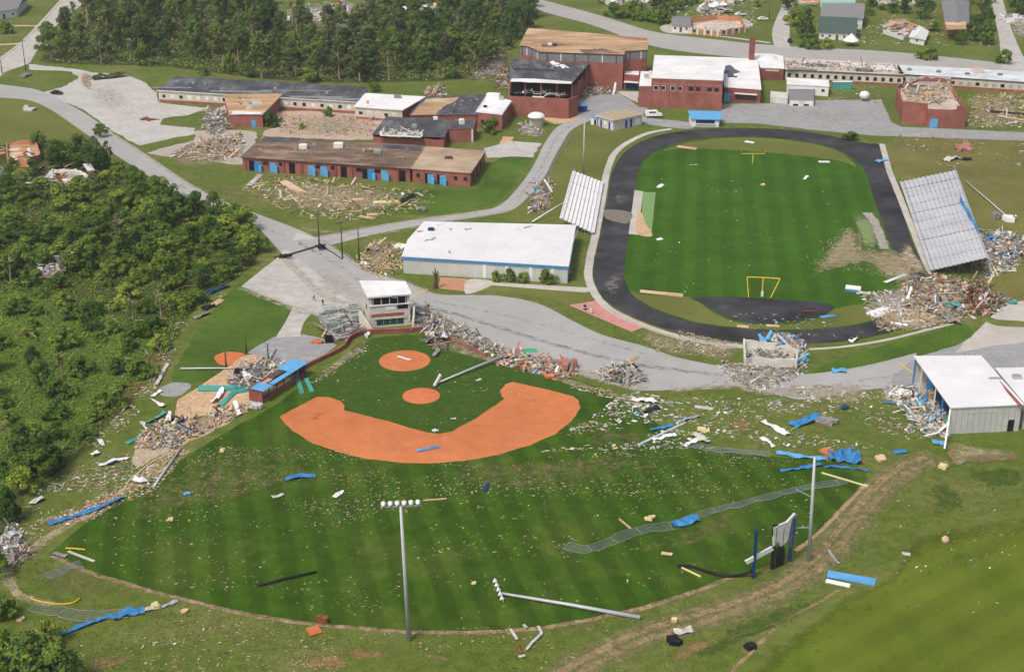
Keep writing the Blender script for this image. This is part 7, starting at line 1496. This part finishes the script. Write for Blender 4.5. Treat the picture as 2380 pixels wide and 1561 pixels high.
    ('sheet', 'mm', 2020, 1225, 2180, 1260, 1.4, m_trim, 'long white twisted strip at right foul line', .9), ('sheet', 'mm', 2100, 1325, 2200, 1285, 1.2, m_black, 'black torn sheet under the white twisted strip', .7), ('tarp', 'mm', 2150, 1445, 2280, 1400, .8, m_tarp, 'blue strip lying along the right foul line', .4), ('plank', 'mm', 2060, 1540, 2380, 1380, .5, m_alum, 'long pale rail along the right foul line'), ('sheet', 'mm', 2150, 1500, 2320, 1470, 1.0, m_trim, 'white long scrap below the pale rail', .5), ('sheet', 'mm', 1270, 895, 1360, 890, 1.6, m_teal if False else M('bright_green_plastic', (.05, .32, .14), (.08, .4, .2), s=1), 'bright green plastic sheet on the road', .3), ('sheet', 'mm', 1230, 925, 1370, 975, 1.0, m_teal, 'teal bench slat in the right dugout wreck', .8), ('chunk', 'mm', 1530, 1040, 1610, 985, 2.2, m_pinkb, 'broken brick wall corner of the right dugout', 1.8), ('sheet', 'mm', 1290, 1010, 1325, 1030, .7, m_trim, 'white scrap before the right dugout wreck', .5), ('chunk', 'mm', 1430, 1080, 1500, 1060, 1.4, m_clay, 'orange clay lump before the right dugout wreck', .5), ('sheet', 'mm', 1870, 1030, 1990, 1060, 1.6, m_alum, 'bent grey bleacher plank heap at road edge', 1.2), ('sheet', 'mm', 150, 290, 225, 330, 1.0, m_trim, 'white sheet at the junction rubble', .7), ('sheet', 'mm', 180, 205, 280, 200, 2.6, m_dirt, 'dark grey tarp mound at the junction rubble', 1.4), ('panel', 'mm', 385, 170, 455, 180, 3.6, m_trim, 'white wall panel torn off left end of white metal building', .4), ('sheet', 'mm', 1560, 370, 1605, 365, 1.4, m_dirt, 'grey crumpled sheet at the right end of white metal building', 1.0), ('sheet', 'mm', 690, 1110, 720, 1095, .8, m_trim, 'white lamp fragment on the infield grass', .3), ('sheet', 'mm', 400, 930, 500, 950, .5, m_trim, 'white scrap on home plate circle', .1), ('sheet', 'mm', 770, 1360, 805, 1355, .6, m_alum, 'pale scrap in the infield grass', .2), ('sheet', 'mm', 940, 1095, 980, 1085, .7, m_offw, 'white scrap in infield grass right of mound', .2),
    ('panel', 'dg', 490, 610, 1120, 600, 2.2, m_teal, 'large dark teal roof panel thrown on the sand bed', .5), ('panel', 'dg', 770, 830, 1010, 590, 1.1, m_teal, 'teal roof strip pointing down from the large teal panel'), ('sheet', 'dg', 690, 800, 770, 640, 1.2, m_trim, 'white folded sheet beneath the teal strip', .9), ('sheet', 'dg', 660, 850, 760, 835, .6, m_black, 'black end of the folded white sheet', .4), ('panel', 'dg', 940, 660, 1120, 620, 1.4, m_teal, 'short teal panel next to dugout end wall', .4), ('chunk', 'dg', 1150, 835, 1300, 850, 1.5, m_alum, 'white tub lying before the dugout', .7), ('sheet', 'dg', 930, 800, 1040, 950, .8, m_trim, 'bent white strip left of the tub', .6), ('sheet', 'dg', 640, 970, 790, 870, .9, m_alum, 'pale blue grey strip on the sand bed edge', .3), ('sheet', 'dg', 1060, 400, 1120, 530, 1.2, m_trim, 'white curved duct behind the dugout', 1.4), ('chunk', 'dg', 930, 440, 1050, 420, 1.6, m_black, 'black folded awning behind the dugout', 1.2), ('sheet', 'dg', 1290, 310, 1470, 340, 1.2, m_offw, 'white board behind the dugout roof', 1.0), ('panel', 'dg', 1750, 470, 1810, 670, .9, m_teal, 'left teal panel leaning on the dugout front', .4), ('panel', 'dg', 1860, 480, 1940, 650, .9, m_teal, 'right teal panel leaning on the dugout front', .4), ('sheet', 'dg', 70, 1090, 170, 950, .9, m_trim, 'upright white shard in the colourful wreck heap', 1.4), ('sheet', 'dg', 260, 1060, 350, 1110, 1.0, m_lblue, 'pale blue shard in the colourful wreck heap', .8), ('chunk', 'dg', 360, 1060, 430, 1090, 1.4, m_peach, 'orange plywood sheet in the colourful wreck heap', .8), ('chunk', 'dg', 70, 1130, 130, 1130, .8, m_insul, 'bright yellow bag in the colourful wreck heap', .9), ('sheet', 'dg', 160, 1000, 300, 1060, 1.4, m_black, 'black tarp in the colourful wreck heap', .9),
    ('sheet', 'ml', 1420, 500, 1575, 450, 1.6, m_navy, 'long navy sheet at the wood edge', .6), ('sheet', 'ml', 1400, 610, 1460, 580, 1.8, m_black, 'black sheet at the wood edge', .7), ('panel', 'ml', 1465, 580, 1525, 540, 1.6, m_peach, 'tan board at the wood edge', .3), ('sheet', 'ml', 1330, 670, 1430, 630, 1.3, m_dirt, 'grey sheet at the wood edge', .5), ('sheet', 'ml', 1175, 985, 1050, 1130, .7, m_offw, 'upper stretch of crumpled white strip on left verge', .5), ('sheet', 'ml', 1040, 1210, 1110, 1170, .8, m_trim, 'middle bend of the crumpled white strip', .6), ('sheet', 'ml', 1040, 1235, 1130, 1280, .9, m_trim, 'lower stretch of crumpled white strip', .7), ('tarp', 'ml', 1020, 1390, 1120, 1320, .8, m_teal, 'teal strip above the colourful wreck heap', .5), ('sheet', 'ml', 980, 1380, 1020, 1440, 1.0, m_trim, 'white shard left of the colourful wreck heap', .8), ('panel', 'ml', 870, 1530, 950, 1490, 1.0, m_teal, 'teal board left of the colourful wreck heap'), ('sheet', 'ml', 680, 1510, 705, 1540, .9, m_trim, 'white scrap on verge below the wood', .7), ('sheet', 'ml', 1030, 850, 1110, 880, .8, m_alum, 'pale blue scrap at the wood fringe', .4), ('chunk', 'ml', 2120, 825, 2220, 830, 1.6, m_clay, 'pinkish clay pile on the asphalt pad edge', .3),
    ('panel', 'tl', 1430, 830, 1600, 715, 4.2, m_alum, 'collapsed grey roof slab leaning by the orange roofed block', .8), ('panel', 'tl', 1300, 1085, 1400, 1090, 1.8, m_insul, 'yellow board at the rubble heap edge'), ('panel', 'tl', 1310, 1050, 1400, 1050, 1.4, m_trim, 'white board at the rubble heap edge'), ('panel', 'tl', 1710, 1280, 1790, 1200, 1.6, m_offw, 'grey plank path leaning at the front wing corner'), ('panel', 'tl', 1940, 1250, 2080, 1330, 2.6, m_peach, 'large pinkish plywood slab on the front lawn'), ('panel', 'tm', 240, 1395, 420, 1385, 2.0, m_insul, 'large cream board on the front lawn'), ('panel', 'tm', 70, 1380, 170, 1370, 2.0, m_peach, 'peach board left of the cream board on the lawn'), ('sheet', 'tm', 440, 1390, 510, 1340, 1.8, m_black, 'black sheet right of the cream board on lawn', .5), ('chunk', 'tm', 540, 1445, 620, 1440, 1.8, m_dirt, 'dark grey scrap on the lawn by the drive', .6), ('panel', 'tm', 195, 1480, 270, 1475, 1.6, m_peach, 'small peach board nearest the drive'), ('chunk', 'tl', 140, 520, 200, 530, 3.0, m_dirt, 'grey boulder pile on the grass triangle', .7), ('chunk', 'tl', 150, 745, 250, 770, 2.4, m_offw, 'pale rubble in grass left of the road', .5), ('sheet', 'tl', 630, 550, 850, 520, 4.5, m_leafD, 'fallen grey green tree top on the gravel lot', 1.6), ('chunk', 'tl', 960, 820, 1090, 825, 1.6, m_rust, 'rusty red patch of scrap on the gravel lot', .3),
    ('panel', 'mr', 1460, 1170, 1640, 1200, 3.4, m_trim, 'white wall sheet fallen from the open ended hall', .4), ('panel', 'mr', 1580, 1330, 1720, 1350, 2.6, m_trim, 'white and blue sheet on rubble before the hall', .4), ('tarp', 'mr', 1640, 1260, 1700, 1230, 2.0, m_lblue, 'light blue sheet at the open end of the hall', .9), ('sheet', 'mr', 1750, 1520, 1850, 1525, 1.6, m_lblue, 'blue strip on grass near hall corner', .3), ('sheet', 'br', 1480, 55, 1570, 45, 1.2, m_tarp, 'blue scrap on the verge left of the hall corner', .4), ('chunk', 'br', 1350, 105, 1450, 90, 1.4, m_peach, 'tan scrap left of the blue verge scrap', .4), ('sheet', 'pb', 740, 1000, 790, 930, .6, m_trim, 'white post stub below the backstop wall', 1.2), ('sheet', 'pb', 1650, 1060, 1930, 980, 1.6, m_alum, 'curled pale steel below right end of the backstop', 1.4), ('sheet', 'pb', 1740, 1250, 1800, 1150, 1.0, m_dirt, 'dark cloth hanging by the backstop end', .8)]:
    piece(*a)
# yellow pipes, fallen chain link fences, bent bracket
for lab, k, pts in [('curved yellow pipe with bulb end at left outfield corner', 'bl', [(210, 1050), (280, 1072), (360, 1085), (450, 1088), (510, 1075), (545, 1050)]), ('short yellow pipe on the left outfield edge', 'bl', [(450, 705), (520, 708), (585, 715)]), ('bent yellow strip on fence line', 'bl', [(860, 290), (890, 240), (960, 180), (1050, 110), (1180, 50)])]:
    o = MB().tube(spline([P(k, x, y, .15) for x, y in pts], 4, False), .13, 7).build('yellow_pipe', m_orng if 'strip' not in lab else m_insul); tag(o, lab, 'pipe')
def fence(label, k, pts, w=1.6):
    c = spline([P(k, x, y, .12) for x, y in pts], 6, False); L1, R1 = track_of(c, w, smooth=False)
    R1 = [p + Vector((.5 * noise.noise(p * .4), .6 * noise.noise(p * .4 + Vector((9, 0, 0))), .25 * abs(noise.noise(p * .8)))) for p in R1]
    rt = thing('fallen_fence', label, 'fence', (c[len(c) // 2].x, c[len(c) // 2].y, 0))
    MB().tube([p + Vector((0, 0, .1 + .2 * noise.noise(p * .5))) for p in L1], .03, 5).build('rail', m_steel, rt); MB().tube(R1, .03, 5).build('rail', m_steel, rt)
    for i in range(0, len(c), 7): MB().bar(L1[i], R1[i], .05, .05).build('post', m_steel, rt)
    mb = MB(); n = 7
    for i in range(len(c) - 1):
        for s in range(n):
            f, g_ = s / n, (s + 1) / n
            mb.bar(L1[i].lerp(R1[i], f), L1[i + 1].lerp(R1[i + 1], g_), .016, .016); mb.bar(L1[i].lerp(R1[i], g_), L1[i + 1].lerp(R1[i + 1], f), .016, .016)
    tag(mb.build('chain_link', m_steel, rt), kind='stuff')
fence('fallen chain link fence across the right outfield', 'br', [(0, 535), (220, 455), (450, 400), (700, 335), (950, 280), (1150, 245)])
fence('fallen chain link fence curling in the middle outfield', 'bm', [(1560, 690), (1700, 715), (1850, 670), (1980, 610), (2150, 570), (2330, 545)], 2.2)
fence('fallen chain link fence along the upper right outfield edge', 'br', [(40, -10), (200, 20), (420, 45), (640, 62)])
fence('fallen chain link fence on the bottom left grass', 'bl', [(230, 1100), (400, 1140), (560, 1170), (720, 1165), (900, 1145)], 2.4)
fence('fallen chain link fence at the left outfield corner', 'bl', [(330, 910), (400, 870), (480, 835), (560, 810)], 2.0)
fence('torn chain link fence along the drive behind the white bleachers', 'tm', [(1430, 1260), (1470, 1130), (1530, 1020), (1620, 900)], 1.4)
p = P('bm', 1250, 1420); rt = thing('bent_bracket', 'bent white lamp bracket lying below the outfield edge', 'bracket', p)
for a, b_ in [((1235, 1450), (1280, 1440)), ((1250, 1430), (1225, 1360)), ((1225, 1330), (1180, 1260)), ((1290, 1400), (1330, 1350)), ((1330, 1350), (1395, 1290)), ((1395, 1290), (1370, 1240)), ((1270, 1230), (1290, 1250))]:
    MB().bar(P('bm', *a, .3), P('bm', *b_, .35), .4, .18).build('arm', m_offw if a[0] != 1250 else m_rust, rt)
p = P('bl', 2165, 1225); MB

def tangle(label, k, poly, n, hgt, mat, r=.05):
    pl = PP(k, poly); c = sum(pl, Vector()) / len(pl); rt = thing('twisted_frame', label, 'wreckage', (c.x, c.y, 0))
    for part in range(3):
        mb = MB()
        for q in scatter(pl, n // 3, DR):
            a = Vector((q[0], q[1], DR.uniform(.05, hgt * .6))); d = Vector((DR.gauss(0, 1), DR.gauss(0, 1), DR.gauss(.2, .6))).normalized() * DR.uniform(.8, 3.2); b = a + d; b.z = min(max(.05, b.z), hgt)
            mb.tube([a, (a + b) / 2 + Vector((DR.gauss(0, .25), DR.gauss(0, .25), DR.uniform(0, .4))), b], r * DR.uniform(.7, 1.6), 5)
        mb.build('bent_bars', (mat, m_alum, m_brown)[part], rt)
    return rt
tangle('tangle of bent grey framing right of the press box', 'pb', [(1400, 560), (1640, 560), (1850, 720), (1900, 950), (1700, 1050), (1450, 860)], 150, 3.0, m_wconc)
tangle('tangle of bent grey framing over the stands left of the press box', 'pb', [(60, 700), (380, 640), (640, 620), (780, 820), (560, 930), (280, 1010)], 150, 2.8, m_wconc)
tangle('twisted pale framing heap on the road edge right of the dugout wreck', 'mm', [(1790, 1040), (1900, 990), (2050, 1010), (2130, 1090), (1940, 1130), (1800, 1090)], 80, 2.0, m_alum)
tangle('rusty twisted framing at the near end of the long bleachers', 'bz', [(870, 1130), (1060, 1110), (1160, 1250), (1110, 1380), (940, 1390)], 120, 2.8, m_rust)
tangle('twisted framing torn out of the gymnasium end', 'gy', [(1370, 880), (1560, 760), (1700, 860), (1560, 930), (1400, 1000)], 80, 3.5, m_brown)
tangle('bent frames around the blue roofed dugout', 'dg', [(850, 480), (1300, 250), (1600, 300), (1350, 500), (1100, 640)], 80, 2.4, m_steel)
for nm, k, poly, h, n, w, lab, z in [('roof_rubble', 'gy', [(500, 520), (1440, 550), (1240, 770), (470, 750)], 9.0, 150, W_GREY, 'scraps on the dark gymnasium roof', 8.96), ('roof_rubble', 'gy', [(720, 130), (2150, 240), (2150, 350), (900, 380), (640, 310)], 12.8, 200, W_WOOD, 'scraps on the tan auditorium roof', 12.76), ('roof_rubble', 'tm', [(600, 690), (990, 670), (930, 780), (520, 785)], 4.6, 130, W_RUST, 'scraps on the half tan and half dark roof', 4.55), ('roof_rubble', 'v', [(420, 186), (840, 208), (815, 232), (385, 207)], 4.3, 160, W_GREY, 'scraps on the long dark classroom roof', 4.31), ('roof_rubble', 'tm', [(620, 1030), (970, 1050), (890, 1170), (530, 1150)], 4.3, 70, W_WOOD, 'scraps on the tan end block roof', 4.26)]:
    litter(nm, PP(k, poly, h), n, .3, 1.4, w, lab, .2, .7, z)
piece('chunk', 'v', 1004, 1002, 1018, 1002, .6, m_trim, 'white base bag scrap at the inner edge of infield dirt', .2)

for i in range(14):
    x, y = DR.uniform(1420, 1780), DR.uniform(560, 700); a = DR.uniform(-60, 60)
    piece(DR.choice(('plank', 'sheet', 'plank')), 'mr', x, y, x + DR.uniform(40, 110), y + a * .4, DR.uniform(.4, .9), DR.choice((m_offw, m_peach, m_trim, m_dirt, m_alum)), ('pale', 'tan', 'white', 'grey', 'dull', 'bent', 'short', 'long', 'split', 'dirty', 'thin', 'broad', 'cracked', 'curled')[i] + ' board in rubble on the near right track bend', .4)
# ------------------------------------------------------------------ thin air haze round the whole scene
mh = bpy.data.materials.new('thin_haze'); mh.use_nodes = True; t = mh.node_tree; t.nodes.clear()
ou = t.nodes.new('ShaderNodeOutputMaterial'); pv = t.nodes.new('ShaderNodeVolumePrincipled')
pv.inputs['Density'].default_value = 0.00013; pv.inputs['Color'].default_value = (.93, .93, .92, 1); pv.inputs['Anisotropy'].default_value = .2
t.links.new(pv.outputs[0], ou.inputs['Volume'])
mb = MB(); mb.prism([Vector((-1600, -100, 0)), Vector((1600, -100, 0)), Vector((1600, 2700, 0)), Vector((-1600, 2700, 0))], -1.0, 124.0)
tag(mb.build('haze', mh), kind='stuff')
